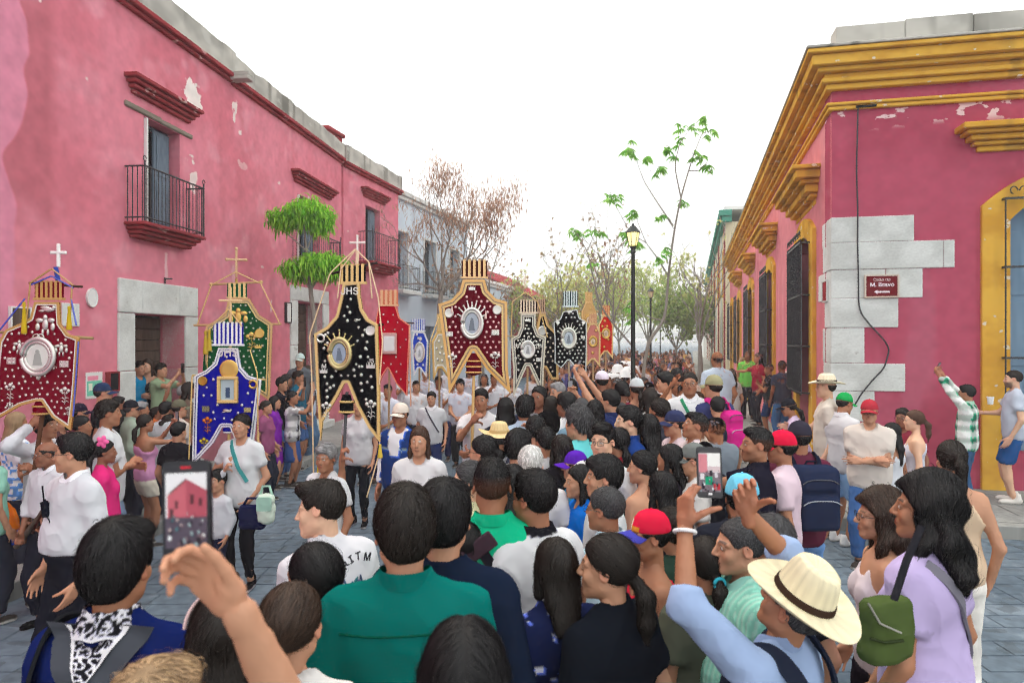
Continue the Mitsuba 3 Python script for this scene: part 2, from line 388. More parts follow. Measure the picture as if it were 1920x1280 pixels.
def hair_mesh(style, lod, st):
    """(vertices, faces, tone): cap of hair and, on people who stand near, its strands"""
    def make():
        fn, lo, hi = hair_parts(style)
        v, f = sdf_mesh(fn, lo, hi, max(.006, min(st * 1.3, .018)), slack=.01)
        n = vnormals(v, f)
        r = np.random.default_rng(len(style) * 7 + lod)
        v = v + n * (.003 * (meshkit.noise(v * np.array([60, 60, 14])) - .5))[:, None]
        tone = .75 + .5 * meshkit.noise(v * np.array([90, 90, 12]))
        if lod == 2: return v, f, tone
        tri = v[f]; area = np.linalg.norm(np.cross(tri[:, 1] - tri[:, 0], tri[:, 2] - tri[:, 0]), axis=1) / 2
        N = min(int(area.sum() * (40000 if lod == 0 else 9000)), 3000 if lod == 0 else 600)
        ti = r.choice(len(f), N, p=area / area.sum()); b = r.dirichlet([1, 1, 1], N)
        p = (tri[ti] * b[:, :, None]).sum(1)
        tree = cKDTree(v); K = 5
        L = {'buzz': .010, 'bald': .012, 'fade': .022, 'short': .032, 'curly': .03, 'thick': .042, 'quiff': .045}.get(style, .075) * r.uniform(.6, 1.2, N)
        w = (.0013 if lod == 0 else .0024) * r.uniform(.7, 1.4, N)
        jit = r.normal(0, .16, (N, 3)); lift = r.uniform(.0005, .0035, N) * (1.8 if style in ('curly', 'longwavy') else 1) * np.where(r.random(N) < .07, 4.0, 1.0)
        pts, sides = [], []
        for k in range(K):
            _, i = tree.query(p); nn = n[i]
            base = p - nn * np.einsum('ij,ij->i', p - v[i], nn)[:, None]
            fl = hair_flow(style, base.copy(), nn) + jit
            fl /= np.linalg.norm(fl, axis=1, keepdims=True)
            pts.append(base + nn * (lift * ((.3 + .7 * math.sin(math.pi * min(.9, k / (K - 1) + .1))) if style != 'curly' else 3 * k / (K - 1)))[:, None])
            s = np.cross(nn, fl); sides.append(s / (np.linalg.norm(s, axis=1, keepdims=True) + 1e-9))
            p = base + fl * (L / (K - 1))[:, None]
        P = np.stack(pts, 1); S = np.stack(sides, 1); wd = w[:, None] * np.array([.7, 1, 1, .8, .25])[None]
        vv = np.stack([P - S * wd[..., None], P + S * wd[..., None]], 2).reshape(-1, 3)
        o = (np.arange(N) * 2 * K)[:, None, None]; q = np.array([[[2 * k, 2 * k + 1, 2 * k + 3], [2 * k, 2 * k + 3, 2 * k + 2]] for k in range(K - 1)]).reshape(1, -1, 3)
        ff = (o + q).reshape(-1, 3)
        tn = np.repeat(r.uniform(.6, 1.6, N), 2 * K)
        return np.vstack([v, vv]), np.vstack([f, ff + len(v)]), np.concatenate([tone * .8, tn])
    return cached(('hair', style, lod, st), make)
# ---- hands: palm in the xz plane, wrist at the origin, fingers towards +z, palm faces +y, thumb on +x
HAND = {   # per finger (index..little): bends at three joints; thumb: (spread, forward, bend)
    'relax': ([(10, 18, 10), (14, 22, 12), (18, 24, 14), (22, 26, 14)], (26, 22, 14)),
    'open': ([(4, 6, 4), (3, 5, 4), (5, 7, 4), (9, 9, 5)], (48, 10, 5)),
    'grip': ([(62, 84, 48), (66, 86, 50), (68, 88, 50), (70, 88, 52)], (30, 66, 42)),
    'phone': ([(34, 40, 26), (40, 44, 30), (48, 50, 34), (56, 54, 36)], (44, 40, 18)),
    'hold': ([(30, 46, 28), (33, 48, 30), (36, 50, 32), (39, 52, 34)], (30, 18, 6)),
    'pinch': ([(48, 50, 22), (55, 62, 40), (60, 66, 40), (64, 66, 40)], (30, 58, 20)),
}
def hand_chain(pose):
    fing, (sp, fw, bd) = HAND[pose]
    ch = []
    L = [(.043, .026, .021), (.047, .029, .022), (.043, .027, .021), (.034, .021, .019)]
    for i in range(4):
        x = .030 - i * (.0195 if pose != 'hold' else .0178); p = np.array([x, .0, (.092, .096, .091, .082)[i]]); spread = (4, 1, -3, -8)[i] if pose != 'hold' else (1, 0, -1, -3)[i]; a = 0
        pts = [p]
        for k in range(3):
            a += fing[i][k]
            d = np.array([math.sin(math.radians(spread)) * math.cos(math.radians(a)), math.sin(math.radians(a)), math.cos(math.radians(a)) * math.cos(math.radians(spread))])
            p = p + d * L[i][k]; pts.append(p)
        ch.append((pts, [.0095, .0085, .0078, .0066] if i < 3 else [.0082, .0074, .0068, .0058]))
    p = np.array([.026, .006, .024]); pts = [p]; a = fw
    for k, l in enumerate((.044, .034, .027)):
        d = unit([math.sin(math.radians(sp)), math.sin(math.radians(a)) * .9, math.cos(math.radians(sp)) * math.cos(math.radians(a))])
        p = p + d * l; pts.append(p); a += bd; sp = sp * .72
    ch.append((pts, [.0145, .0115, .0098, .0078]))
    return ch
def hand_mesh(pose, st):
    def make():
        ch = hand_chain(pose)
        def fn(P):
            Q = P * np.array([1, 1.55, 1], np.float32)
            d = rc(Q, (.018, 0, .030), (.026, 0, .088), .024, .0165)
            d = smin(d, rc(Q, (-.008, 0, .022), (.006, 0, .090), .024, .0165), .012)
            d = smin(d, rc(Q, (-.018, 0, .026), (-.024, 0, .078), .019, .0155), .012) * .75
            d = smin(d, rc(P, (0, 0, -.03 if pose != 'hold' else .0), (0, 0, .02), .026 if pose != 'hold' else .022, .023), .016)
            d = smin(d, ell(P, (.022, .011, .035), (.017, .015, .028)), .01)
            for pts, r in ch:
                g = rc(P, pts[0], pts[1], r[0], r[1])
                for k in (1, 2): g = smin(g, rc(P, pts[k], pts[k + 1], r[k], r[k + 1]), .004)
                d = smin(d, g, .0045)
            return d
        v, f = sdf_mesh(fn, (-.06, -.05, -.06), (.11, .12, .22), st, slack=.006)
        return v, f
    return cached(('hand', pose, st), make)
# ---- shoes
def shoe_mesh(kind):
    def make():
        fn = lambda P: np.maximum(smin(smin(ell(P, (0, .075, .012), (.046, .098, .052)), ell(P, (0, -.045, .03), (.036, .058, .058)), .03), rc(P, (0, -.05, .04), (0, -.055, .10 if kind == 'sneaker' else .07), .036, .036), .03), -P[:, 2])
        v, f = sdf_mesh(fn, (-.07, -.14, -.02), (.07, .20, .14), .021)
        return v, f, v[:, 2] < .022
    return cached(('shoe', kind), make)
# ---- poses: (right hand, left hand) in person space (1.7 m tall; x right, y forward); None hangs down
POSES = {
    'down': (None, None), 'phone2': ((.07, .36, 1.52), (-.06, .36, 1.52)), 'phoneup2': ((.085, .34, 1.86), (-.085, .34, 1.86)),
    'phone_r': ((.10, .38, 1.50), None), 'phone_l': (None, (-.10, .38, 1.50)), 'up_r': ((.14, .30, 1.72), None), 'up_l': (None, (-.14, .30, 1.72)),
    'cross': ((-.06, .19, 1.13), (.06, .235, 1.11)), 'pole': ((.03, .30, 1.34), (-.03, .30, 1.02)), 'pole_hi': ((.04, .30, 1.55), (-.02, .28, 1.05)),
    'front': ((.05, .26, .96), (-.05, .26, .98)), 'hip': ((.24, .04, .98), None), 'bag': ((.14, .22, 1.02), None), 'bent': ((.20, .34, 1.12), None), 'reach': ((.16, .52, 1.28), None), 'chest': ((.04, .22, 1.26), (-.05, .22, 1.22)), 'high_r': ((.24, .22, 1.95), None), 'high_l': (None, (-.24, .22, 1.95)),
}
SKIN = {'tan': lin(196, 145, 116), 'brown': lin(170, 116, 88), 'dark': lin(148, 98, 74), 'light': lin(224, 178, 150), 'pale': lin(236, 196, 172)}
HAIRC = {'black': np.array([.0055, .005, .0058]), 'dark': np.array([.013, .0092, .0072]), 'brown': np.array([.040, .023, .015]), 'auburn': np.array([.075, .035, .020]), 'grey': np.array([.25, .25, .26]), 'darkgrey': np.array([.05, .05, .053]), 'white': np.array([.62, .62, .60]), 'blond': np.array([.30, .20, .11])}
def ik(S, Hn, l1, l2, pole):
    d = Hn - S; L = np.linalg.norm(d)
    if L > (l1 + l2) * .999: Hn = S + d / L * (l1 + l2) * .999; d = Hn - S; L = np.linalg.norm(d)
    u = d / L; a = (l1 * l1 - l2 * l2 + L * L) / (2 * L); h = math.sqrt(max(l1 * l1 - a * a, 0))
    w = pole - u * (pole @ u); w = unit(w)
    return S + u * a + w * h, Hn
def thin(m, c, cell):
    """merges the vertices of each small cell, for figures whose detail is finer than the picture"""
    v, f = m; q = np.floor(v / cell).astype(np.int64); q -= q.min(0); n = q.max(0) + 1
    _, inv = np.unique((q[:, 0] * n[1] + q[:, 1]) * n[2] + q[:, 2], return_inverse=True); cnt = np.bincount(inv)[:, None]
    V = np.stack([np.bincount(inv, v[:, k]) for k in range(3)], 1) / cnt; C = np.stack([np.bincount(inv, c[:, k]) for k in range(3)], 1) / cnt
    f = inv[f]; f = f[(f[:, 0] != f[:, 1]) & (f[:, 1] != f[:, 2]) & (f[:, 0] != f[:, 2])]; _, i = np.unique(np.sort(f, 1), axis=0, return_index=True)
    return (V, f[np.sort(i)]), C
class Person: pass
PLACED = []
def make_person(px, top, s, face=0, h=None, look=(0, 0), sex='m', skin='tan', hair='short', hairc='black', pose='down', topc=(240, 240, 240), topk='tee', botc=(40, 44, 58), botk='trousers',
                shoe=(60, 55, 52), shoek='sneaker', ground=0.0, fat=1.0, lean=0, roll=0, hands=None, tops=None, beard=0.0, lod=None, legs='stand', pattern=None, collar=None, label=None, group=None, headk=1.0, grips=('relax', 'relax'), hand_R=(None, None), hair_label=None, top_label=None, pts=None, eyes=None, hairtone=1.0, simple=False, capped=False, tucked=False, armw=1.0, poles=(None, None)):
    """stands a person whose head top is at photo pixel (px, top), s pixels to the metre, turned by face degrees (0 = away from us, 90 = to the left)"""
    Y = F / s; hx, _, ztop = at(px, top, Y); ztop -= {'thick': .022, 'quiff': .022, 'curly': .028, None: 0}.get(hair, .010) if not capped else .03
    if h is None: h = ztop - ground
    k = h / 1.7
    if lod is None: lod = 0 if s > 330 else (1 if s > 105 else 2)
    fem = sex != 'm'; o = Person(); r = np.random.default_rng(int(px * 31 + top * 7))
    sk = SKIN[skin] * (1 + .10 * (r.random() - .5))
    R = rotx(-lean); hip = np.array([0, 0, .93])
    tors = lambda *q: hip + R @ np.asarray(q, float)
    sw = .150 if fem else .172
    hk = .95 * headk * (1.0 if k > .85 else .92 / k * .86 + .1)     # children: larger heads
    HR = rotz(look[0]) @ rotx(look[1]) @ rotz(0) @ roty(roll)
    nb = tors(0, -.012, .49)
    head_o = nb + R @ (HR @ np.array([0, .022, .170 * hk]))
    HM = R @ HR
    Rz = rotz(face); off = np.array([hx, Y, ground]) - Rz @ (np.array([head_o[0], head_o[1], 0]) * k)
    # arms
    hR, hL = POSES[pose] if isinstance(pose, str) else pose
    hR, hL = [Rz.T @ (at(*q[1:]) - off) / k if q is not None and q[0] == 'w' else q for q in (hR, hL)]
    arms = []
    for side, Hn, gi, (hr), pole in ((1, hR, grips[0], hand_R[0], poles[0]), (-1, hL, grips[1], hand_R[1], poles[1])):
        S = tors(side * sw, 0, .424)
        if Hn is None:
            Hn = S + np.array([side * (.050 + .02 * r.random()), .03 + .07 * r.random(), -.50]); pole = np.array([side * .5, -1.0, 0]) if pole is None else pole
        else:
            Hn = np.array(Hn, float)
            if Hn[2] > 1.42: S = S + np.array([-side * .012, 0, .035 * min(1, (Hn[2] - 1.42) / .3)])
            pole = np.array([side * .75, -.25, -1.0]) if pole is None else pole
        E, W = ik(S, Hn, .285, .255, np.asarray(pole, float))
        arms.append((side, S, E, W, gi, hr))
    # legs
    legj = []
    for side in (1, -1):
        Hj = np.array([side * .088, 0, .87]); dy = {'stand': .02 * side * (1 if r.random() < .5 else -1), 'walk': .22 * side}[legs]
        A = np.array([side * (.085 + .03 * r.random()), dy, .085 + (.04 if legs == 'walk' and dy < 0 else 0)])
        K, A = ik(Hj, A, .41, .395, np.array([side * .1, 1.0, 0])); legj.append((side, Hj, K, A))
    ysc = .66 * (.96 + .04 * fat)
    def torso(P, off=0.0, loose=0.0):
        Q = (P - hip.astype(np.float32)) @ R.astype(np.float32)
        Q[:, 1] /= ysc
        f_ = fat; hw = (.158 if fem else .150) * (.5 + .5 * f_) + loose * .45; ww = (.122 if fem else .140) * f_ + loose * .6; cw = (.142 if fem else .162) * (.6 + .4 * f_)
        d = rc(Q, (0, 0, -.05), (0, .0, .02), hw, hw)
        d = smin(d, rc(Q, (0, 0, .04), (0, .01, .17), hw * .96 + loose * .3, ww), .06)
        d = smin(d, rc(Q, (0, .01, .17), (0, 0, .32), ww, cw), .06)
        d = smin(d, rc(Q, (-.075 * sw / .16, 0, .385), (.075 * sw / .16, 0, .385), .092, .092), .07)
        d = smin(d, rc(Q, (-.075, -.045, .37), (.075, -.045, .37), .105, .105), .06)
        d = smin(d, smin(rc(Q, (0, -.02, .465), (-sw + .012, 0, .420), .050, .042), rc(Q, (0, -.02, .465), (sw - .012, 0, .420), .050, .042), .02), .03)
        d = smin(d, rc(Q, (0, -.03, .44), (0, -.02, .53), .075, .056), .04)
        if fem:
            Q[:, 0] = np.abs(Q[:, 0]); d = smin(d, ell(Q, (.066, .115, .285), (.062, .075, .062)), .03)
        elif f_ > 1.12: d = smin(d, ell(Q, (0, .10, .12), (.13 * f_, .13 * f_, .15)), .05)
        return d * .80 - off
    aw = armw * (.9 if fem else 1.0) * (.6 + .4 * fat)
    def arm_skin(P, d=None):
        for side, S, E, W, gi, hr in arms:
            a = smin(rc(P, S, E, .052 * aw, .038 * aw), rc(P, E, W, .040 * aw, .0265), .015)
            d = a if d is None else smin(d, a, .02)
        return d
    lw = (.6 + .4 * fat)
    def leg_f(P, off=0.0, wide=0.0, d=None):
        for side, Hj, Kn, A in legj:
            a = smin(rc(P, Hj, Kn, .083 * lw + off, .055 * lw + off + wide), rc(P, Kn, A, .054 * lw + off + wide, .036 + off + wide * 1.1), .03)
            c_ = rc(P, Kn + [0, -.012, -.07], Kn + [0, -.014, -.16], .05 * lw + off, .046 * lw + off)
            a = smin(a, c_, .04)
            d = a if d is None else smin(d, a, .03)
        return d
    def body_f(P):
        d = torso(P); d = arm_skin(P, d); return leg_f(P, d=d)
    gs = min(max((4.2 if s > 330 else 5) / s, .012), .030) / k; hst, fst = qstep(max((2.1 if s > 330 else 2.5) / s, .0045), .015), .0036 if s > 560 and any(g in ('hold', 'phone') for g in grips) else (.006 if s > 330 else .0095)
    pads = np.array([[a[i] for i in (1, 2, 3)] for a in arms]).reshape(-1, 3)
    lo = np.minimum(pads.min(0) - .12, [-.32, -.32, -.03]); hi = np.maximum(pads.max(0) + .12, [.32, .34, 1.56])
    PLACED.append((hx, Y))
    name = 'person'
    o.key = thing(name, label or 'person in the crowd', 'person', group)
    out = lambda v: (np.asarray(v) * k) @ Rz.T + off
    o.out, o.k, o.Rz, o.off, o.HM, o.head_o, o.hk, o.arms, o.tors, o.nb, o.R, o.face, o.legj, o.hip, o.sw = out, k, Rz, off, HM, head_o, hk, arms, tors, nb, R, face, legj, hip, sw
    hout = lambda v: out((np.asarray(v) * hk) @ HM.T + head_o)
    o.hout = hout
    dirn = lambda q: Rz @ q
    # body (torso under the clothes, limbs, hands, neck and head)
    step = gs
    bv, bf = sdf_mesh(body_f, lo, hi, max(step, min(step * 1.5, .026 / k)))
    parts = [(out(bv), bf)]; bc = [np.tile(sk, (len(bv), 1)) * (.93 + .14 * meshkit.noise(bv * 12))[:, None]]
    hm = head_mesh('m' if not fem else 'f', hst)
    wob = 1 + np.array([r.uniform(-.04, .05), r.uniform(-.03, .03), r.uniform(-.02, .03)])
    o.wob = wob
    parts.append((hout(hm[0] * wob), hm[1])); bc.append(head_color(hm, sk, HAIRC[hairc] if hairc not in ('white',) else HAIRC['grey'], beard, .65 if fem else .45))
    if lod < 2 or True:
        for side, S, E, W, gi, hr in arms:
            v, f = hand_mesh(gi, fst)
            v = v.copy() * (.86 if gi == 'hold' else .92 if fem else 1.0)
            z = unit(W - E)
            if hr is None:
                inward = np.array([-side * 1.0, .25, 0]) if z[2] < .3 else np.array([-side * .4, -.0, 0]) + np.array([0, -.6, 0])
                y = unit(inward - z * (inward @ z)); x = np.cross(y, z)
                # thumb on +x: mirror where needed so that it points forward / up
                want = np.array([0, 1.0, .4]) if z[2] < .3 else np.array([-side, -.4, .3])
                if x @ want < 0: v[:, 0] *= -1; f = f[:, ::-1]
                M = np.stack([x, y, z], 1)
            else:
                M = np.asarray(hr, float)
                if np.linalg.det(M) < 0: f = f[:, ::-1]
            parts.append((out(v @ M.T + W), f)); bc.append(np.tile(sk, (len(v), 1)) * (.90 + .2 * meshkit.noise(v * 60))[:, None] * np.array([1.02, .97, .96]))
    bm = cat_mesh(parts); bcol = np.vstack(bc)
    garments = []
    # top
    hemz = (-.13 if topk != 'tank' else -.08) if not tucked else .07
    tc = lin(*topc); tc = tc * min(1, .70 / tc.max())
    if topk:
        off_ = .012 if topk in ('tank',) else .016; loose = {'tank': 0.0, 'tee': .03, 'polo': .03, 'shirt': .035, 'hoodie': .05, 'long': .03}.get(topk, .03)
        sl = {'tank': 0, 'tee': .62, 'polo': .62, 'shirt': 1.9, 'hoodie': 1.9, 'long': 1.9, 'rolled': 1.25}.get(topk, .62)
        def top_f(P):
            d = torso(P, off_, loose)
            Q = (P - hip.astype(np.float32)) @ R.astype(np.float32)
            if topk == 'tank':
                strap = np.abs(np.abs(Q[:, 0]) - .085) - .022
                d = np.maximum(d, np.where(Q[:, 2] > .375, strap, -1))
                d = smax(d, np.where(Q[:, 2] > .30, np.abs(Q[:, 0]) - (sw - .05) - (.375 - Q[:, 2]) * .6, -1), .01)
                d = smax(d, -rc(P, tors(0, .09, .44), tors(0, .10, .52), .075, .09), .01)
                d = smax(d, -rc(P, tors(0, -.10, .46), tors(0, -.08, .54), .06, .08), .01)
            else:
                for side, S, E, W, gi, hr in arms:
                    w1 = .020 if topk in ('tee', 'polo') else .014
                    a = rc(P, S, E, .054 * aw + .012, .042 * aw + w1)
                    if sl < 1:
                        u = unit(E - S); a = np.maximum(a, ((P - S.astype(np.float32)) @ u.astype(np.float32)) - .285 * sl)
                    else:
                        a2 = rc(P, E, W, .042 * aw + w1, .030 + .010); u = unit(W - E)
                        a2 = np.maximum(a2, ((P - E.astype(np.float32)) @ u.astype(np.float32)) - .255 * min(sl - 1, .93)); a = smin(a, a2, .02)
                    d = smin(d, a, .03)
                d = smax(d, -rc(P, tors(0, .040 if topk != 'shirt' else .022, .525), tors(0, .00, .62), .062, .10), .006)
            return smax(d, hemz - Q[:, 2], .01)
        v, f = sdf_mesh(top_f, lo, hi, step)
        n = vnormals(v, f)
        if lod < 2:
            q1 = v @ np.array([[.8, 0, .6], [0, 1, 0], [-.6, 0, .8]]).T; q2 = v @ np.array([[.7, 0, -.7], [0, 1, 0], [.7, 0, .7]]).T
            rd = lambda q, sc, sd: (1 - np.abs(2 * meshkit.noise(q * np.array(sc) + sd) - 1)) ** 3
            bend = np.min([np.abs(np.linalg.norm(v - a[2], axis=1)) for a in arms] + [np.linalg.norm(v - a[1], axis=1) for a in arms], axis=0)
            amp = (.45 + .75 * np.exp(-(bend / .14) ** 2)) * (1.0 if topk != 'tank' else .4)
            v = v + n * ((.008 * rd(q1, [3.5, 5, 11], 3.1 * px) + .007 * rd(q2, [4, 5, 9], 1.7 * top) + .005 * (meshkit.noise(v * np.array([7, 7, 4]) + px) - .5) - .004) * amp)[:, None]
        c = np.tile(tc, (len(v), 1)) * (.93 + .14 * meshkit.noise(v * 5 + px))[:, None]
        if topk in ('tee', 'polo', 'tank') and lod < 2:       # stitched hems: a double thickness of cloth, a shade deeper
            hm_ = np.abs(((v - hip) @ R)[:, 2] - hemz) < .022
            for side, S, E, W, gi, hr in arms:
                u = unit(E - S); t = (v - S) @ u; hm_ |= (sl > 0) & (np.abs(t - .285 * sl) < .018) & (np.linalg.norm(v - S - t[:, None] * u, axis=1) < .09)
            if topk != 'tank': hm_ |= rc(v.astype(np.float32), tors(0, .040, .525), tors(0, .00, .62), .062, .10) < .016
            c = c * np.where(hm_, .80, 1.0)[:, None]
        if pattern: c = pattern(v, c, o)
        o.sv = v
        garments.append(('shirt', (out(v), f), c, top_label))
    # bottoms
    if botk:
        b_c = lin(*botc)
        end = {'trousers': .10, 'shorts': .50, 'skirt': .45, 'shortshorts': .66, 'leggings': .10}[botk]
        def bot_f(P):
            d = torso(P, .010)
            if botk == 'skirt': d = smin(d, rc(P * np.array([1, 1.2, 1], np.float32), (0, 0, .92), (0, 0, .40), .150, .20), .03)
            else: d = leg_f(P, .008 if botk == 'leggings' and lod < 2 else .018, {'trousers': .010, 'shorts': .020, 'shortshorts': .02, 'leggings': 0}[botk], d)
            d = d + .024 * np.clip((P[:, 2] - (.93 + hemz) - .01) / .03, 0, 1) * (0 if tucked else 1)
            return np.maximum(smax(d, P[:, 2] - (1.02 if tucked else 1.0), .01), end - P[:, 2])
        v, f = sdf_mesh(bot_f, np.array([-.34, -.40, .05]), np.array([.34, .40, 1.06]), max(step, min(step * 1.6, .030)))
        n = vnormals(v, f)
        if lod < 2:
            w = meshkit.noise(v * np.array([10, 10, 16]) + 2.3 * px)
            v = v + n * (.012 * (np.abs(w - .5) * 2 - .5))[:, None]
        garments.append(('skirt' if botk == 'skirt' else ('shorts' if 'short' in botk else 'trousers'), (out(v), f), np.tile(b_c, (len(v), 1)) * (.85 + .3 * meshkit.noise(v * 7))[:, None], None))
    # hair
    if hair:
        hv, hf, tone = hair_mesh(hair, lod if s > 190 else 2, hst)
        if capped:
            c0 = np.array([0, -.016, .02]); t = np.clip((hv[:, 2] - .022) / .02, 0, 1)[:, None]; hv = c0 + (hv - c0) * (1 - .22 * t) - np.array([0, 0, .012]) * t
        hc = HAIRC[hairc] * hairtone
        hcol = hc[None] * tone[:, None] + .004 * np.clip(tone - 1, 0, 1)[:, None]
        if hair in ('fade',):
            t = np.clip((.062 - hv[:, 2]) / .05, 0, 1)[:, None] * .38; hcol = hcol * (1 - t) + sk * .55 * t
        if hairc == 'grey': hcol *= (.55 + .9 * meshkit.noise(hv * np.array([40, 40, 10])))[:, None]
        garments.append(('hair', (hout(hv * wob), hf), hcol, hair_label))
    # shoes
    shoes = []
    if shoe is not None:
        sv, sf, sole = shoe_mesh(shoek)
        for side, Hj, Kn, A in legj:
            M = rotz(-side * 10)
            c = np.where(sole[:, None], lin(215, 212, 205) if shoek == 'sneaker' else lin(30, 28, 26), lin(*shoe))
            shoes.append((out(sv @ M.T + [A[0], A[1], A[2] - .085]), sf, c))
    if simple or lod == 2:
        # so far off that the parts are not to be told apart: one mesh
        ms, cs = [bm], [bcol]
        for nme, m, c, l in garments: ms.append(m); cs.append(c)
        for v, f, c in shoes: ms.append((v, f)); cs.append(c)
        m, c = thin(cat_mesh(ms), np.vstack(cs), 1.9 / s)
        scene[o.key] = shape(m, 'm_cloth', c)
        return o
    o.body = add('body', bm, 'm_skin', o.key, bcol)
    for nme, m, c, l in garments:
        add(nme, m, 'm_hair' if nme == 'hair' else 'm_cloth', o.key, c, label=l)
    for v, f, c in shoes: add('shoe', (v, f), 'm_plain', o.key, c)
    if collar is not None and topk in ('polo', 'shirt', 'long', 'rolled'):
        g = np.linspace(0, 2 * np.pi, 25); ring = []
        cz = np.array([.505, .545])
        for a in g:
            op = max(0, math.cos(a)) ** 3
            for q, (rr, z) in enumerate(((.070, .555), (.086, .515))):
                ring.append(tors(math.sin(a) * rr, -.012 + math.cos(a) * rr * .95 + .012 * q, z - .052 * op - .006 * (q == 1)))
        ring = np.array(ring); n_ = len(g)
        q = np.array([[2 * i, 2 * i + 1, 2 * i + 3, 2 * i + 2] for i in range(n_ - 1)])
        v2 = np.vstack([ring, ring + (ring - ring.mean(0)) * .035]); m_ = len(ring)
        f2 = np.vstack([q[:, [0, 1, 2]], q[:, [0, 2, 3]], q[:, [0, 2, 1]] + m_, q[:, [0, 3, 2]] + m_])
        add('collar', (out(v2), f2), 'm_cloth', o.key, lin(*collar), smooth=True)
    return o
# ---- what people wear
def wear_cap(o, col, brim=None, back=False, label=None, tilt=0, tophalf=None, badge=None):
    brim = col if brim is None else brim
    v, f = lathe([(.001, .118), (.03, .115), (.058, .100), (.077, .072), (.087, .040), (.090, .018), (.086, .012)], 28)
    v = v * np.array([.97, 1.14, 1.0]) + [0, -.014, .018]
    g = np.linspace(-1.15, 1.15, 15); b = []
    for a in g:
        for t in (0.0, .35, .7, 1.0):
            R_ = .088 + .082 * t * (math.cos(a * .95) ** .6 if abs(a) < 1.4 else 0)
            x = math.sin(a) * (.086 + .004 * t); y = math.cos(a) * (.098 + .085 * t) + .004
            b.append([x, y - .012, .030 - .016 * t - .030 * (x / .09) ** 2])
    b = np.array(b); q = np.array([[4 * i + j, 4 * i + j + 1, 4 * i + j + 5, 4 * i + j + 4] for i in range(14) for j in range(3)])
    bt = np.vstack([b, b - [0, 0, .004]]); ff = np.vstack([q[:, [0, 2, 1]], q[:, [0, 3, 2]], q[:, [0, 1, 2]] + len(b), q[:, [0, 2, 3]] + len(b)])
    M = rotx(-tilt) @ (rotz(180) if back else np.eye(3))
    cc = np.tile(lin(*col), (len(v), 1))
    if tophalf is not None: cc = np.where((v[:, 1] > .02)[:, None], lin(*tophalf), cc)
    if badge is not None: cc = badge(v, cc)
    k = add('cap', (o.hout(v @ M.T), f), 'm_cloth', o.key, cc, label=label)
    add('visor', (o.hout(bt @ M.T), ff), 'm_cloth', k, lin(*brim))
    add('button', (o.hout((np.array(trimesh.creation.icosphere(1, .007).vertices) + [0, -.014, .137]) @ M.T), np.array(trimesh.creation.icosphere(1).faces)), 'm_cloth', k, lin(*col))
def wear_straw(o, col=(236, 226, 196), band=(60, 45, 38), rb=.175, tall=.115, pinch=True, tilt=0, label=None, flat=False):
    seg = 72
    prof = [(.002, tall), (.03, tall), (.052, tall - .004), (.066, tall - .014), (.075, tall * .68), (.083, tall * .36), (.0885, .012), (.092, .002), (.105, -.002), (.125, -.004), (.15, -.003), (rb - .004, .003), (rb, .006), (rb - .002, .0015), (.15, -.0075), (.11, -.0085), (.088, -.006)]
    v, f = lathe(prof, seg); v = v.copy()
    y = v[:, 1].copy(); x = v[:, 0].copy(); rr = np.hypot(x, y)
    crown = v[:, 2] > .02
    if pinch:
        d = .030 * np.exp(-(x / .026) ** 2) * np.clip((v[:, 2] - tall * .6) / (tall * .4), 0, 1) * np.clip(1 - np.abs(y - .0) / .085, 0, 1) ** .5
        v[:, 2] -= d
        pin = np.clip((y - .02) / .06, 0, 1) * np.clip((v[:, 2] - .03) / .06, 0, 1); v[:, 0] *= 1 - .30 * pin * np.clip(np.abs(x) / .05, 0, 1)
        v[:, 2] += .012 * crown * np.clip(y / .08, -.6, 1) * np.clip(v[:, 2] / tall, 0, 1)
    br = (rr > .09) & (v[:, 2] < .02)
    v[:, 2] += np.where(br, ((rr - .09) / .085) * (.022 * (x / .17) ** 2 * (1 if not flat else .3) - .016 * (y / .17) ** 2 * (0 if flat else 1)), 0)
    v[:, 1] *= 1.16; v[:, 0] *= 1.0
    M = rotx(-tilt)
    off = np.array([0, -.012, .052])
    c = np.tile(lin(*col), (len(v), 1)) * (.86 + .2 * meshkit.noise(v * np.array([160, 160, 260])) + .06 * np.sin(np.arctan2(y, x) * 90))[:, None]
    k = add('hat', (o.hout(v @ M.T + off), f), 'm_plain', o.key, np.clip(c, 0, .9), label=label)
    bv, bf = lathe([(.0905, .006), (.0925, .008), (.0895, .030), (.0868, .032)], 48); bv = bv * np.array([1.0, 1.16, 1])
    add('hatband', (o.hout(bv @ M.T + off), bf), 'm_cloth', k, lin(*band))
def wear_glasses(o, col=(25, 25, 28)):
    ps = []
    for s_ in (-1, 1):
        a = np.linspace(0, 2 * np.pi, 21)
        lp = np.stack([s_ * .0315 + .0245 * np.sign(np.cos(a)) * np.abs(np.cos(a)) ** .7, .104 - .25 * np.abs(s_ * .0315 + .0245 * np.cos(a)) ** 1.0 * .35, .001 + .0175 * np.sign(np.sin(a)) * np.abs(np.sin(a)) ** .7], 1)
        ps.append(tube(lp, .0017, 5, False))
        ps.append(tube(np.array([[s_ * .056, .094, .006], [s_ * .078, .06, .007], [s_ * .0815, .0, .006], [s_ * .078, -.02, -.004]]), .0016, 5))
    ps.append(tube(np.array([[-.008, .102, .003], [0, .105, .005], [.008, .102, .003]]), .0016, 5))
    m = cat_mesh(ps)
    add('glasses', (o.hout(m[0] * o.wob), m[1]), 'm_gloss', o.key, lin(*col))
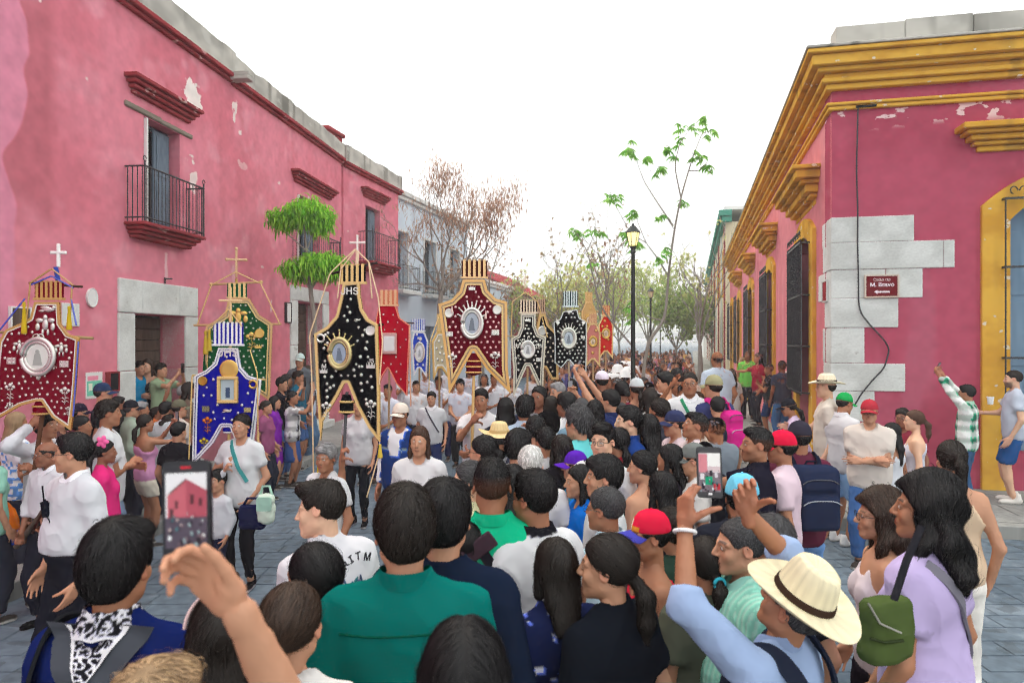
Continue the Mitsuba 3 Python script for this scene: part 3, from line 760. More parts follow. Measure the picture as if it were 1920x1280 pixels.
def strap(o, pts, w=.03, col=(30, 32, 40), name='strap', parent=None, thick=.006):
    """a flat band through points in person space, lying proud of the clothes"""
    p = np.array(pts, float)
    t_ = np.linspace(0, 1, len(p)); tt = np.linspace(0, 1, 6 * len(p)); p = np.stack([np.interp(tt, t_, p[:, k_]) for k_ in range(3)], 1)
    for _ in range(8): p[1:-1] = (p[:-2] + 2 * p[1:-1] + p[2:]) / 4
    t = np.gradient(p, axis=0); t /= np.linalg.norm(t, axis=1, keepdims=True)
    ctr = o.hip + np.array([0, 0, .2]); n = p - ctr; n[:, 2] *= .3; n -= t * np.einsum('ij,ij->i', n, t)[:, None]; n /= np.linalg.norm(n, axis=1, keepdims=True)
    b = np.cross(t, n)
    ring = np.stack([p - b * w / 2 - n * .004, p - b * w / 2 + n * thick, p + b * w / 2 + n * thick, p + b * w / 2 - n * .004], 1).reshape(-1, 3)
    q = np.array([[4 * i + j, 4 * i + (j + 1) % 4, 4 * i + 4 + (j + 1) % 4, 4 * i + 4 + j] for i in range(len(p) - 1) for j in range(4)])
    f = np.vstack([q[:, [0, 1, 2]], q[:, [0, 2, 3]]])
    return add(name, (o.out(ring), f), 'm_cloth', parent or o.key, lin(*col), smooth=40)

# ------------------------------------------------------------------ materials of the street
def streak(p, k=1.0): return noise(p.x * 3 * k, p.y * 3 * k, p.z * .35)
def spot(p, y, z, ry, rz, k=5.0):
    d = dr.sqrt(dr.square((p.y - y) / ry) + dr.square((p.z - z) / rz)) + (fbm(p.y * k, p.z * k, 1.3, 3) - .5) * 1.7
    return 1 - smoothstep(.75, .95, d)
def c_stucco_left(p, n, uv):
    m = fbm(p.x * .9, p.y * .9, p.z * .9, 4); s = streak(p); g = fbm(p.y * 7, p.z * 7, 2.0, 3)
    c = mix((.69, .232, .295), (.63, .182, .235), smoothstep(.35, .7, m))
    c = mix(c, (.74, .31, .375), smoothstep(.55, .8, fbm(p.y * 1.7, p.z * 2.3, 9.0, 3)) * .7)
    c = mix(c, (.53, .15, .19), smoothstep(.55, .85, s) * .40)
    edge = 8.25 + (fbm(p.z * .9, 3.0, 0, 3) - .5) * .7
    c = mix(c, (.68, .25, .35), 1 - smoothstep(edge - .02, edge + .03, p.y))                     # older, more violet coat by the corner
    damp = smoothstep(edge - .01, edge + .05, p.y) * (1 - smoothstep(8.6, 8.85, p.y + (s - .5) * .3)) * smoothstep(3.3, 4.2, p.z + (m - .5) * 1.5)
    c = mix(c, (.48, .135, .17), damp * .75)
    c = mix(c, (.75, .62, .60), smoothstep(.84, .87, fbm(p.y * 2.6, p.z * 2.6, 31.0, 3)) * smoothstep(.45, .6, g))   # flaked spots
    w = spot(p, 11.72, 6.52, .30, .24, 8.0) + spot(p, 11.72, 5.05, .12, .26, 7) * .8 + spot(p, 13.05, 3.5, .06, .30, 9) * .25 + spot(p, 13.4, 5.75, .20, .09, 11) * .3
    c = mix(c, (.80, .74, .70), dr.minimum(w, 1.0))
    c = mix(c, (.75, .45, .48), (1 - smoothstep(.02, .05, dr.abs(p.y - 10.98 + (g - .5) * .05))) * (1 - smoothstep(3.7, 3.75, p.z)) * smoothstep(3.25, 3.3, p.z))
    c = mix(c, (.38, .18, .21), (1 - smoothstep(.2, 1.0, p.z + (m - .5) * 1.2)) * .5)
    return c * (.86 + .28 * g)
def h_stucco(p, n, uv): return .009 * noise(p.x * 6, p.y * 6, p.z * 6) + .003 * noise(p.x * 22, p.y * 22, p.z * 22)
def c_stucco_front(p, n, uv):
    m = fbm(p.x * 1.1, p.y * 1.1, p.z * 1.1, 4); g = fbm(p.x * 8, p.z * 8, p.y * 8, 3)
    c = mix((.45, .086, .140), (.395, .068, .112), smoothstep(.35, .7, m))
    c = mix(c, (.46, .14, .20), smoothstep(.6, .8, fbm(p.x * 2, p.z * .5, 4.0, 3)) * .5)
    pe = smoothstep(.62, .66, fbm(p.x * 5 + 7, p.z * 9, 3.0, 4)) * (1 - smoothstep(.05, .22, dr.abs(p.z - 5.72 + (m - .5) * .3)))
    c = mix(c, (.75, .55, .55), pe)
    return c * (.88 + .24 * g)
def c_stucco_street(p, n, uv):  # albedo lifted in place of the stronger light on this face
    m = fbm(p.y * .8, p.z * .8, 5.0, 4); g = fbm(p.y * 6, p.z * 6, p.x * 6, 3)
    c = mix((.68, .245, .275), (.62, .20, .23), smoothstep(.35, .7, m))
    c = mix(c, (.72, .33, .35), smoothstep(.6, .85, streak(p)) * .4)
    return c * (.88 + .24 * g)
def c_yellow(p, n, uv):
    m = fbm(p.x * 2.5, p.y * 2.5, p.z * 2.5, 4); s = noise(p.x * 5, p.y * 5, p.z * .6)
    c = mix((.73, .43, .068), (.61, .32, .046), smoothstep(.4, .7, m))
    c = mix(c, (.27, .15, .05), smoothstep(.62, .9, s) * .45)
    return mix(c, (.70, .62, .48), smoothstep(.72, .75, fbm(p.x * 7, p.y * 7, p.z * 9, 4)))
def c_redtrim(p, n, uv):
    m = fbm(p.x * 3, p.y * 3, p.z * 6, 4)
    c = mix((.33, .052, .060), (.24, .040, .045), smoothstep(.4, .65, m))
    return mix(c, (.55, .36, .34), smoothstep(.70, .74, fbm(p.x * 6, p.y * 6, p.z * 9, 4)) * .8)
def c_concrete(p, n, uv):
    m = fbm(p.x * 1.6, p.y * 1.6, p.z * 2.2, 3); s = noise(p.x * 6, p.y * 6, p.z * .5)
    c = mix((.52, .51, .46), (.36, .355, .32), smoothstep(.35, .7, m))
    c = mix(c, (.11, .11, .095), smoothstep(.58, .9, s) * .7)
    return mix(c, (.52, .52, .48), smoothstep(.6, .75, fbm(p.x * 3 + 9, p.y * 3, p.z * 3, 4)) * .6)
def c_limestone(p, n, uv):
    m = fbm(p.x * 3, p.y * 3, p.z * 3, 3); g = noise(p.x * 45, p.y * 45, p.z * 45)
    c = mix((.67, .70, .675), (.55, .575, .55), smoothstep(.35, .7, m))
    c = mix(c, (.34, .33, .30), smoothstep(.70, .82, fbm(p.x * 5 + 3, p.y * 5, p.z * 8, 4)) * .7)
    return c * (.92 + .16 * g)
def c_pave(p, n, uv):
    m = fbm(p.x * .8, p.y * .8, 0, 4); g = fbm(p.x * 14, p.y * 14, 3.0, 3)
    c = mix((.145, .186, .228), (.110, .145, .180), smoothstep(.3, .7, m))
    c = mix(c, (.24, .29, .34), smoothstep(.62, .75, fbm(p.x * 2.3, p.y * 2.3, 8.0, 4)) * .6)
    c = mix(c, (.07, .08, .085), smoothstep(.72, .76, noise(p.x * 9 + 4, p.y * 9, 2.0)) * .35)
    return c * (.75 + .5 * g)
def h_pave(p, n, uv): return .004 * noise(p.x * 18, p.y * 18, p.z * 18)
def c_sidewalk(p, n, uv):
    m = fbm(p.x * .9 + 5, p.y * .9, 0, 4); g = fbm(p.x * 16, p.y * 16, 3.0, 3)
    return mix((.33, .335, .315), (.245, .25, .24), smoothstep(.3, .7, m)) * (.8 + .4 * g)
def c_wood(p, n, uv):
    g = noise(p.x * 14, p.y * 14, p.z * 3); 
    return mix((.13, .095, .075), (.075, .052, .042), g) * (.8 + .4 * noise(p.x * 60, p.y * 60, p.z * 8))
def c_oldwood(p, n, uv): return mix((.30, .27, .22), (.17, .15, .12), fbm(p.x * 20, p.y * 3, p.z * 30, 3))
def c_grey_blue(p, n, uv): return mix((.17, .22, .27), (.12, .16, .205), fbm(p.x * 4, p.y * 4, p.z * 2, 4)) * (.85 + .3 * noise(p.x * 40, p.y * 40, p.z * 8))
def c_pale(p, n, uv):
    return mix((.60, .70, .76), (.50, .60, .68), fbm(p.y * .7, p.z * .9, 2.0, 4)) * (.88 + .24 * noise(p.x * 3, p.y * 3, p.z * .4))
def c_cream(p, n, uv): return mix((.66, .59, .40), (.56, .49, .34), fbm(p.y * .5, p.z * .7, 2.0, 4)) * (.85 + .3 * noise(p.x * 2, p.y * 2, p.z * .3))
def c_bark(p, n, uv): return mix((.34, .31, .27), (.21, .19, .165), fbm(p.x * 20, p.y * 20, p.z * 6, 3))
def pm(name, col, rough=.85, h=None, hs=1.0, **k):
    b = matte(mikit.proc(col)); scene[name] = two(bump(b, h, hs) if h else b)
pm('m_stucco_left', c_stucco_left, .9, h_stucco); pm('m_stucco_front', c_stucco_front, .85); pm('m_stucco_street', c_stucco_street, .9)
pm('m_yellow', c_yellow, .75); pm('m_redtrim', c_redtrim, .85); pm('m_concrete', c_concrete, .95); pm('m_limestone', c_limestone, .9, h_stucco, .7)
pm('m_pave', c_pave, .62, h_pave); pm('m_sidewalk', c_sidewalk, .8); pm('m_wood', c_wood, .6); pm('m_oldwood', c_oldwood, .9); pm('m_shutter', c_grey_blue, .55)
pm('m_pale', c_pale, .9); pm('m_cream', c_cream, .9); pm('m_bark', c_bark, .95)
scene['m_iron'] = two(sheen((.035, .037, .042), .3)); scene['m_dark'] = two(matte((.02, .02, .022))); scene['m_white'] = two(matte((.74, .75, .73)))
scene['m_glass'] = two(sheen((.03, .035, .04), .08))

# ------------------------------------------------------------------ walls with openings, in a frame of their own: u along the wall, v into the building, z up
class Wall:
    def __init__(s, x0, y0, dx, dy, nx, ny):
        n = math.hypot(dx, dy); s.o = np.array([x0, y0, 0.0]); s.u = np.array([dx / n, dy / n, 0]); q = np.array([dy, -dx, 0]) / n
        s.v = -q if q @ np.array([nx, ny, 0]) > 0 else q
        s.M = np.stack([s.u, s.v, [0, 0, 1.0]], 1)
    def w(s, m):
        v, f = vf(m); f = f[:, ::-1] if np.linalg.det(s.M) < 0 else f
        return v @ s.M.T + s.o, f
    def uz(s, px, py, out=0.0):
        """photo pixel -> (u, z) on the wall plane moved out by `out`"""
        d = np.array([(px - 960) / F, 1.0, -(py - 640) / F]); n = -s.v
        t = (n @ (s.o + n * out - np.array([0, 0, CAMH]))) / (n @ d)
        q = np.array([0, 0, CAMH]) + d * t
        return float((q - s.o) @ s.u), float(q[2])
    def panel(s, u0, u1, z0, z1, holes=(), depth=.45, vs=0.0, top=None):
        """wall slab with openings cut through it"""
        P = Polygon([(u0, z0), (u1, z0), (u1, z1 if top is None else top), (u0, z1)])
        for h in holes: P = P.difference(h if not isinstance(h, tuple) else sbox(*h))
        v, f = extrude(P, depth)
        return s.w((np.stack([v[:, 0], v[:, 2] + vs, v[:, 1]], 1), f[:, ::-1]))
    def box(s, u0, u1, v0, v1, z0, z1, b=0.0): return s.w(boxm(u0, u1, v0, v1, z0, z1, b))
    def tiers(s, u0, u1, z, steps, back=.05):
        """mouldings: steps of (height, projection) from the bottom up, each a bevelled course running round the ends"""
        ms = []
        for i, (h, pr) in enumerate(steps):
            ms.append(s.box(u0 - pr, u1 + pr, -pr, back, z, z + h - .004, .012)); z += h
        return cat_mesh(ms)
def arch(u0, u1, z0, zs, zt, n=24):
    """opening with a low arch: springs at zs, crown at zt"""
    g = np.linspace(0, 1, n); top = [(u1 + (u0 - u1) * t, zs + (zt - zs) * (1 - (2 * t - 1) ** 2)) for t in g]
    return Polygon([(u0, z0), (u1, z0)] + top)
def railing(W, parent, u0, u1, out, z0, z1, n_front, n_side):
    r = key_for('railing', parent)
    add('top_rail', cat_mesh([W.box(u0, u1, -out - .018, -out + .018, z1 - .02, z1, .004), W.box(u0 - .018, u0 + .018, -out + .02, 0, z1 - .02, z1, .004), W.box(u1 - .018, u1 + .018, -out + .02, 0, z1 - .02, z1, .004)]), 'm_iron', r)
    add('bottom_rail', cat_mesh([W.box(u0, u1, -out - .014, -out + .014, z0 + .05, z0 + .066), W.box(u0 - .014, u0 + .014, -out + .02, 0, z0 + .05, z0 + .066), W.box(u1 - .014, u1 + .014, -out + .02, 0, z0 + .05, z0 + .066)]), 'm_iron', r)
    for i in range(n_front):
        u = u0 + (u1 - u0) * (i + .5) / n_front
        add('baluster', W.w(tube([[u, -out, z0], [u, -out, z1 - .01]], .0075, 6)), 'm_iron', r)
    for u in (u0, u1):
        for i in range(n_side):
            v = -out + out * (i + .5) / n_side; add('baluster', W.w(tube([[u, v, z0], [u, v, z1 - .01]], .0075, 6)), 'm_iron', r)
        add('corner_post', W.w(tube([[u, -out, z0], [u, -out, z1 + .06]], .013, 8)), 'm_iron', r)
        g = np.linspace(0, 5.5, 16); add('finial', W.w(tube(np.stack([u + .035 * np.cos(g), -out + 0 * g, z1 + .095 + .035 * np.sin(g)], 1), .008, 6)), 'm_iron', r)
STEPS4 = [(.065, .06), (.065, .11), (.065, .16), (.065, .21)]
def balcony_door(W, parent, u0, u1, z0, z1, lint=(5.98, 1.0), slab=None, leaf=True):
    w = key_for('balcony_door', parent)
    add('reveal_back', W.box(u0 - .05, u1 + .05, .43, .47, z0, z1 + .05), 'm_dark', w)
    add('frame', cat_mesh([W.box(u0, u0 + .05, .22, .30, z0, z1), W.box(u1 - .05, u1, .22, .30, z0, z1), W.box(u0 + .05, u1 - .05, .22, .30, z1 - .05, z1)]), 'm_shutter', w)
    for i, (a, b) in enumerate(((u0 + .06, (u0 + u1) / 2 - .08), ((u0 + u1) / 2 + .0, u1 - .06))):
        l = add('door_leaf', W.box(a, b, .25 - .1 * i, .29 - .1 * i, z0 + .01, z1 - .06, .006), 'm_shutter', w)
        for k in range(2): add('panel', W.box(a + .06, b - .06, .235 - .1 * i, .249 - .1 * i, z0 + .15 + k * (z1 - z0) * .45, z0 + .1 + (k + 1) * (z1 - z0) * .43, .004), 'm_shutter', l)
    if leaf: add('open_shutter', W.box(u0 + .005, u0 + .04, -.05, .21, z0 + .02, z1 - .02, .005), 'm_white', w, label='white painted shutter folded open')

# ---- pink two-storey house on the left
L1 = Wall(-6.82, 0, .1143, 1, 1, 0)
h1 = thing('pink_house', 'long pink stucco house with wrought iron balcony and grey stained parapet on the left', 'house')
bd1 = (10.50, 11.42, 4.06, 5.74); bd2 = (16.0, 17.3, 4.06, 5.74); gd1 = (10.27, 11.55, .15, 2.72); gd2 = (15.98, 17.5, .15, 3.25)
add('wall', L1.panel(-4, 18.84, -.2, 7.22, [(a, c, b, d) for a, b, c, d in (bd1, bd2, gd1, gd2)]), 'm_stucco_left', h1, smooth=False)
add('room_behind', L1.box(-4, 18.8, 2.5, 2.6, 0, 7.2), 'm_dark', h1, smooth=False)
add('cornice', cat_mesh([L1.box(-4, 13.0, -.07, .3, 7.2, 7.26, .01), L1.box(-4, 13.0, -.14, .3, 7.262, 7.34, .012), L1.box(13.06, 18.84, -.07, .3, 7.17, 7.23, .01), L1.box(13.06, 18.84, -.14, .3, 7.232, 7.31, .012)]), 'm_redtrim', h1, smooth=30)
def ragged(W, u0, u1, z0, z1, t0, t1, seed, n=90, amp=.05):
    """parapet with a worn, uneven top"""
    u = np.linspace(u0, u1, n); z = z1 + amp * (meshkit.fbm(np.stack([u * 2.1, u * 0 + seed, u * 0], 1), 3) - .5) * 2
    P = Polygon([(u0, z0)] + [(u1, z0)] + list(zip(u[::-1], z[::-1])))
    v, f = extrude(P, t1 - t0); return W.w((np.stack([v[:, 0], v[:, 2] + t0, v[:, 1]], 1), f[:, ::-1]))
add('parapet', ragged(L1, -4, 13.05, 7.34, 7.76, -.10, .3, 1), 'm_concrete', h1, smooth=False)
add('parapet', ragged(L1, 13.05, 18.84, 7.31, 7.70, -.10, .3, 2), 'm_concrete', h1, smooth=False)
add('rain_spout', L1.w(cat_mesh([boxm(12.9, 13.12, -.42, .0, 7.22, 7.30, .01), boxm(12.9, 12.94, -.42, .0, 7.30, 7.36), boxm(13.08, 13.12, -.42, .0, 7.30, 7.36)])), 'm_concrete', h1, smooth=30)
for (a, b, c, d), (s0, s1) in ((bd1, (10.14, 11.55)), (bd2, (15.75, 17.9))):
    balcony_door(L1, h1, a, b, c, d)
    add('lintel_moulding', L1.tiers(s0 + .12, s1 + .05, 5.99, STEPS4), 'm_redtrim', h1, smooth=30)
    bk = key_for('balcony', h1)
    add('slab', cat_mesh([L1.box(s0 - .09 + .04 * (3 - i), s1 + .09 - .04 * (3 - i), -.34 + .06 * (3 - i), .02, 3.84 + .056 * i, 3.892 + .056 * i, .012) for i in range(4)]), 'm_redtrim', bk, smooth=30)
    railing(L1, bk, s0 - .06, s1 + .06, .31, 4.062, 4.88, 17, 4)
lw_u = np.linspace(10.05, 11.78, 20); lz = 5.76 + .02 * np.sin(lw_u * 9)
add('wooden_lintel', L1.w(cat_mesh([boxm(10.06, 10.9, -.035, .06, 5.755, 5.84, .015), boxm(10.89, 11.76, -.03, .06, 5.748, 5.825, .015)])), 'm_oldwood', h1, smooth=30, label='weathered wooden beam over the balcony door')
def stone_surround(W, parent, u0, u1, z0, z1, ow, oh, pr, seed):
    """door surround of separate blocks with recessed joints"""
    k = key_for('stone_surround', parent); r = np.random.default_rng(seed)
    for ua, ub in ((u0 - ow, u0), (u1, u1 + ow)):
        z = z0
        for zz in np.linspace(z0, z1, 4)[1:]:
            add('stone', W.box(ua, ub - .001, -pr - r.uniform(0, .012), .40, z + .004, zz - .004, .012), 'm_limestone', k, smooth=30); z = zz
    us = [u0 - ow, u0 + (u1 - u0) * .12, u0 + (u1 - u0) * .86, u1 + ow]
    for a, b in zip(us[:-1], us[1:]): add('stone', W.box(a + .004, b - .004, -pr - r.uniform(0, .012), .40, z1 + .004, z1 + oh, .012), 'm_limestone', k, smooth=30)
stone_surround(L1, h1, *gd1[:2], .15, 2.72, .36, .50, .03, 1); stone_surround(L1, h1, *gd2[:2], .15, 3.25, .38, .34, .03, 2)
for (a, b, c, d) in (gd1, gd2):
    dk = key_for('street_door', h1)
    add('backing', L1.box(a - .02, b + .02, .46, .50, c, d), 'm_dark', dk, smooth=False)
    n_ = 14
    for i in range(n_): add('plank', L1.box(a + .02, b - .02, .415, .452, c + .02 + (d - c - .05) * i / n_, c + .012 + (d - c - .05) * (i + 1) / n_, .008), 'm_wood', dk, smooth=30)
    add('step', L1.box(a - .1, b + .1, -.30, .40, .15, .33, .015), 'm_limestone', h1, smooth=30)
add('pipe', L1.w(cat_mesh([tube([[10.98, -.03, 3.22], [10.98, -.03, 3.32]], .012), tube([[10.98, -.03, 3.30], [11.12, -.06, 3.31]], .01)])), 'm_iron', h1)
def plaque(W, px, py, w, h, name, label, cat_, bs, out=.03, oval=False, framecol=None, group=None):
    u, z = W.uz(px, py)
    k = thing(name, label, cat_, group)
    if oval:
        g = np.linspace(0, 2 * np.pi, 33)[:-1]; P = Polygon(np.stack([u + w / 2 * np.cos(g), z + h / 2 * np.sin(g)], 1)); v, f = extrude(P, out)
        add('plate', W.w((np.stack([v[:, 0], v[:, 2] - out, v[:, 1]], 1), f[:, ::-1])), bs, k, smooth=30)
        rim = tube(np.stack([u + w / 2 * np.cos(np.append(g, 0)), -out + 0 * np.append(g, 0), z + h / 2 * np.sin(np.append(g, 0))], 1), .008, 6, False); add('rim', W.w(rim), 'm_white', k)
    else:
        add('plate', W.box(u - w / 2, u + w / 2, -out, -.001, z - h / 2, z + h / 2, .004), bs, k, smooth=30)
        if framecol is not None:
            e = .02
            add('frame', W.w(cat_mesh([boxm(u - w / 2 - e, u + w / 2 + e, -out - .01, -.002, z + h / 2, z + h / 2 + e), boxm(u - w / 2 - e, u + w / 2 + e, -out - .01, -.002, z - h / 2 - e, z - h / 2), boxm(u - w / 2 - e, u - w / 2, -out - .01, -.002, z - h / 2, z + h / 2), boxm(u + w / 2, u + w / 2 + e, -out - .01, -.002, z - h / 2, z + h / 2)])), framecol, k, smooth=False)
    return k, u, z
plaque(L1, 170, 558, .19, .25, 'oval_plaque', 'white oval plaque on the pink wall left of the stone doorway', 'plaque', 'm_white', .03, True)
plaque(L1, 35, 600, .26, .28, 'tile_plaque', 'brown framed plaque on the pink wall at the left edge behind a banner', 'plaque', 'm_wood', .03, False, 'm_white')
plaque(L1, 131, 590, .30, .30, 'notice_board', 'faded cream notice on the pink wall right of the first maroon banner', 'notice', 'm_limestone', .02)
k_, u_, z_ = plaque(L1, 176, 722, .32, .36, 'poster', 'pale green poster on the pink wall near the left corner', 'poster', 'm_white', .008)
for i, (du, dz, w_, h_, c_) in enumerate(((0, -.04, .28, .20, (120, 200, 175)), (-.03, .10, .2, .06, (235, 150, 170)), (.06, -.07, .10, .12, (70, 150, 120)), (-.08, -.02, .07, .1, (225, 235, 215)))):
    add('print', L1.box(u_ + du - w_ / 2, u_ + du + w_ / 2, -.0105 - .001 * i, -.0085, z_ + dz - h_ / 2, z_ + dz + h_ / 2), 'm_plain', k_, lin(*c_), smooth=False)
plaque(L1, 207, 715, .17, .24, 'meter_box', 'small dark box on the pink wall beside the green poster', 'box', 'm_dark', .06, False, 'm_redtrim')
plaque(L1, 538, 586, .22, .42, 'wall_notice', 'white framed notice on the pink wall left of the second doorway', 'notice', 'm_white', .05, False, 'm_iron')

# ---- second pink house with one balcony
L2 = Wall(-4.68, 18.95, .252, 1, 1, 0); W2 = 3.75
h2 = thing('pink_house', 'narrow pink house with one iron balcony beside the blue house', 'house')
d2 = (1.35, 2.35, 4.64, 6.35)
add('wall', L2.panel(0, W2, -.2, 7.25, [(d2[0], d2[2], d2[1], d2[3])]), 'm_stucco_left', h2, smooth=False)
add('end_wall', L2.box(W2 - .4, W2, .452, 6, -.2, 7.25), 'm_stucco_left', h2, smooth=False)
add('cornice', cat_mesh([L2.box(-.02, W2 + .1, -.09, .3, 7.15, 7.22, .01), L2.box(-.02, W2 + .14, -.14, .3, 7.222, 7.30, .01)]), 'm_redtrim', h2, smooth=30)
add('parapet', ragged(L2, 0, W2 + .1, 7.30, 7.74, -.10, .3, 5, 30), 'm_concrete', h2, smooth=False)
add('pier', L2.w(cat_mesh([boxm(-.75, .05, .05, .5, 7.2, 7.95, .02), boxm(-.85, .1, -.02, .55, 7.95, 8.05, .02)])), 'm_redtrim', h2, smooth=30)
balcony_door(L2, h2, *d2[:4], leaf=False)
add('lintel_moulding', L2.tiers(d2[0] - .1, d2[1] + .25, 6.58, STEPS4), 'm_redtrim', h2, smooth=30)
bk = key_for('balcony', h2)
add('slab', cat_mesh([L2.box(.85 + .04 * (3 - i), 2.9 - .04 * (3 - i), -.48 + .07 * (3 - i), .02, 4.38 + .066 * i, 4.442 + .066 * i, .012) for i in range(4)]), 'm_redtrim', bk, smooth=30)
railing(L2, bk, .9, 2.85, .45, 4.642, 5.50, 15, 4)

# ---- further houses on the left
def plain_house(W, name, label, u1, z1, bs, wins, trim='m_white', u0=0, depth=8, cornice=True, doors=(), shut='m_shutter', pr=.08):
    k = thing(name, label, 'house'); hol = [(a, c, b, d) for a, b, c, d in list(wins) + list(doors)]
    add('wall', W.panel(u0, u1, -.2, z1, hol), bs, k, smooth=False)
    for a_, b_ in ((u0, u0 + .3), (u1 - .3, u1)): add('side_wall', W.box(a_, b_, .452, depth, -.2, z1), bs, k, smooth=False)
    add('roof', W.box(u0 + .02, u1 - .02, .452, depth, z1 - .4, z1 - .2), 'm_concrete', k, smooth=False)
    if cornice: add('cornice', cat_mesh([W.box(u0 - .05, u1 + .05, -.12, .25, z1 - .02, z1 + .12, .012), W.box(u0 - .1, u1 + .1, -.2, .25, z1 + .122, z1 + .28, .012)]), trim, k, smooth=30)
    for a, b, c, d in wins:
        w = key_for('window', k)
        add('frame', cat_mesh([W.box(a - pr, a, -.05, .1, c - pr, d + pr, .008), W.box(b, b + pr, -.05, .1, c - pr, d + pr, .008), W.box(a, b, -.05, .1, d, d + pr, .008), W.box(a, b, -.08, .1, c - pr, c, .008)]), trim, w, smooth=30)
        add('pane', W.box(a, b, .28, .30, c, d), 'm_glass', w, smooth=False)
        add('glazing_bar', cat_mesh([W.box((a + b) / 2 - .03, (a + b) / 2 + .03, .24, .279, c, d), W.box(a, b, .245, .278, (c + d) / 2 - .02, (c + d) / 2 + .02)]), shut, w, smooth=False)
    for a, b, c, d in doors: add('door', W.box(a, b, .25, .30, c, d), shut, k, smooth=False)
    return k
L3 = Wall(-4.42, 22.75, .30, 1, 1, 0)
h3 = plain_house(L3, 'blue_house', 'pale blue house behind the bare tree', 8.4, 7.35, 'm_pale', [(1.0, 2.1, 4.3, 6.2), (3.6, 4.7, 4.3, 6.2), (6.2, 7.3, 4.3, 6.2)], 'm_limestone', doors=[(1.0, 2.1, .1, 2.9), (3.6, 4.8, .1, 2.9), (6.2, 7.3, .1, 2.9)])
for a in (.8, 3.4, 6.0):
    bk = key_for('balcony', h3); add('slab', L3.box(a, a + 1.5, -.5, .02, 3.95, 4.1, .02), 'm_limestone', bk, smooth=30); railing(L3, bk, a + .05, a + 1.45, .45, 4.1, 4.95, 9, 3)
L4 = Wall(-2.4, 31.5, .27, 1, 1, 0)
plain_house(L4, 'white_house', 'low white house beyond the blue house', 9, 5.2, 'm_pale', [(1.2, 2.2, 2.6, 4.2), (4.2, 5.2, 2.6, 4.2)], 'm_white', doors=[(6.4, 7.5, .1, 2.7)])
L5 = Wall(.0, 41.0, .27, 1, 1, 0)
h5 = thing('terracotta_house', 'terracotta gabled house far down the street on the left', 'house')
add('wall', L5.panel(0, 12, -.2, 5.4, [(2, 2.4, 3.2, 4.2), (6, 2.4, 7.2, 4.2)]), 'm_redtrim', h5, smooth=False)
add('end_wall', (lambda m: L5.w((np.stack([m[0][:, 2], m[0][:, 0], m[0][:, 1]], 1), m[1])))(extrude(Polygon([(0, -.2), (7, -.2), (7, 5.4), (3.5, 7.2), (0, 5.4)]), .3)), 'm_redtrim', h5, smooth=False)
add('roof', L5.w(cat_mesh([(np.array([[-.3, -.4, 5.25], [12, -.4, 5.25], [12, 3.5, 7.3], [-.3, 3.5, 7.3], [-.3, 7.4, 5.25], [12, 7.4, 5.25]]), np.array([[0, 1, 2], [0, 2, 3], [3, 2, 5], [3, 5, 4]]))])), 'm_redtrim', h5, smooth=False)
for a in (2, 6): add('window', L5.box(a, a + 1.2, .2, .25, 2.4, 4.2), 'm_glass', h5, smooth=False)

# ---- crimson corner house on the right
CX, CY = 4.875, 10.4
RS = Wall(CX, CY, .262, 1, -1, 0)          # street face, u runs up the street
RF = Wall(CX, CY, 1, -.215, 0, -1)         # front face, u runs to the right
hr = thing('corner_house', 'crimson corner house with ochre cornice and exposed stone quoins on the right', 'house')
yw = [(u + .55, u + 2.0) for u in (1.15, 6.9, 12.9, 18.9, 24.4)]
uF0, _ = RF.uz(1890, 640); uFs, _ = RF.uz(1838, 640)
fw = (uF0, uF0 + 1.45)
holes_s = [arch(a, b, .15, 4.02, 4.22) for a, b in yw]
add('front_wall', RF.panel(0, 9, -.2, 6.2, [arch(fw[0], fw[1], .7, 4.05, 4.45)], .45, -.004), 'm_stucco_front', hr, smooth=False)
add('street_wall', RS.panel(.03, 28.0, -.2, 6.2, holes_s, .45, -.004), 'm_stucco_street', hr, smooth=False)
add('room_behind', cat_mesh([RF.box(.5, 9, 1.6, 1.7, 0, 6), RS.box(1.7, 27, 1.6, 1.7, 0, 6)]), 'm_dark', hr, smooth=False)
add('roof', RS.box(.4, 27.6, .46, 8, 5.9, 6.1), 'm_concrete', hr, smooth=False)
def corner_course(z0, z1, pr, bev=.012):
    """a moulding that turns the corner: one mitred ring along both faces"""
    us, uf, ns, nf = RS.u, RF.u, -RS.v, -RF.v
    def corner(o):
        A = np.stack([ns[:2], nf[:2]]); return np.array([CX, CY]) + np.linalg.solve(A, np.array([o, o]))
    prof = [(-.25, z0), (pr - bev, z0), (pr, z0 + bev), (pr, z1 - bev), (pr - bev, z1), (-.25, z1)]
    rings = []
    for end in (0, 1, 2):
        rr = []
        for o, z in prof:
            c = corner(o)
            q = np.array([c[0], c[1], z])
            if end == 0: q = np.array([CX, CY, 0]) + us * 28.0 + ns * o + [0, 0, z]
            if end == 2: q = np.array([CX, CY, 0]) + uf * 9 + nf * o + [0, 0, z]
            rr.append(q)
        rings.append(rr)
    v = np.array(rings).reshape(-1, 3); n = len(prof); f = []
    for i in range(2):
        for j in range(n):
            a, b, c, d = i * n + j, i * n + (j + 1) % n, (i + 1) * n + (j + 1) % n, (i + 1) * n + j; f += [[a, b, c], [a, c, d]]
    f += [[0, k, k + 1] for k in range(1, n - 1)]
    return v, np.array(f)
add('cornice', cat_mesh([corner_course(a, b, p) for a, b, p in ((6.10, 6.185, .10), (6.189, 6.26, .17), (6.264, 6.33, .13), (6.334, 6.40, .24), (6.404, 6.56, .33), (6.564, 6.63, .40))]), 'm_yellow', hr, smooth=False)
add('cornice_capping', corner_course(6.634, 6.67, .42, .006), 'm_concrete', hr, smooth=False)
add('string_course', cat_mesh([corner_course(5.80, 5.86, .06), corner_course(5.864, 5.91, .09)]), 'm_yellow', hr, smooth=False)
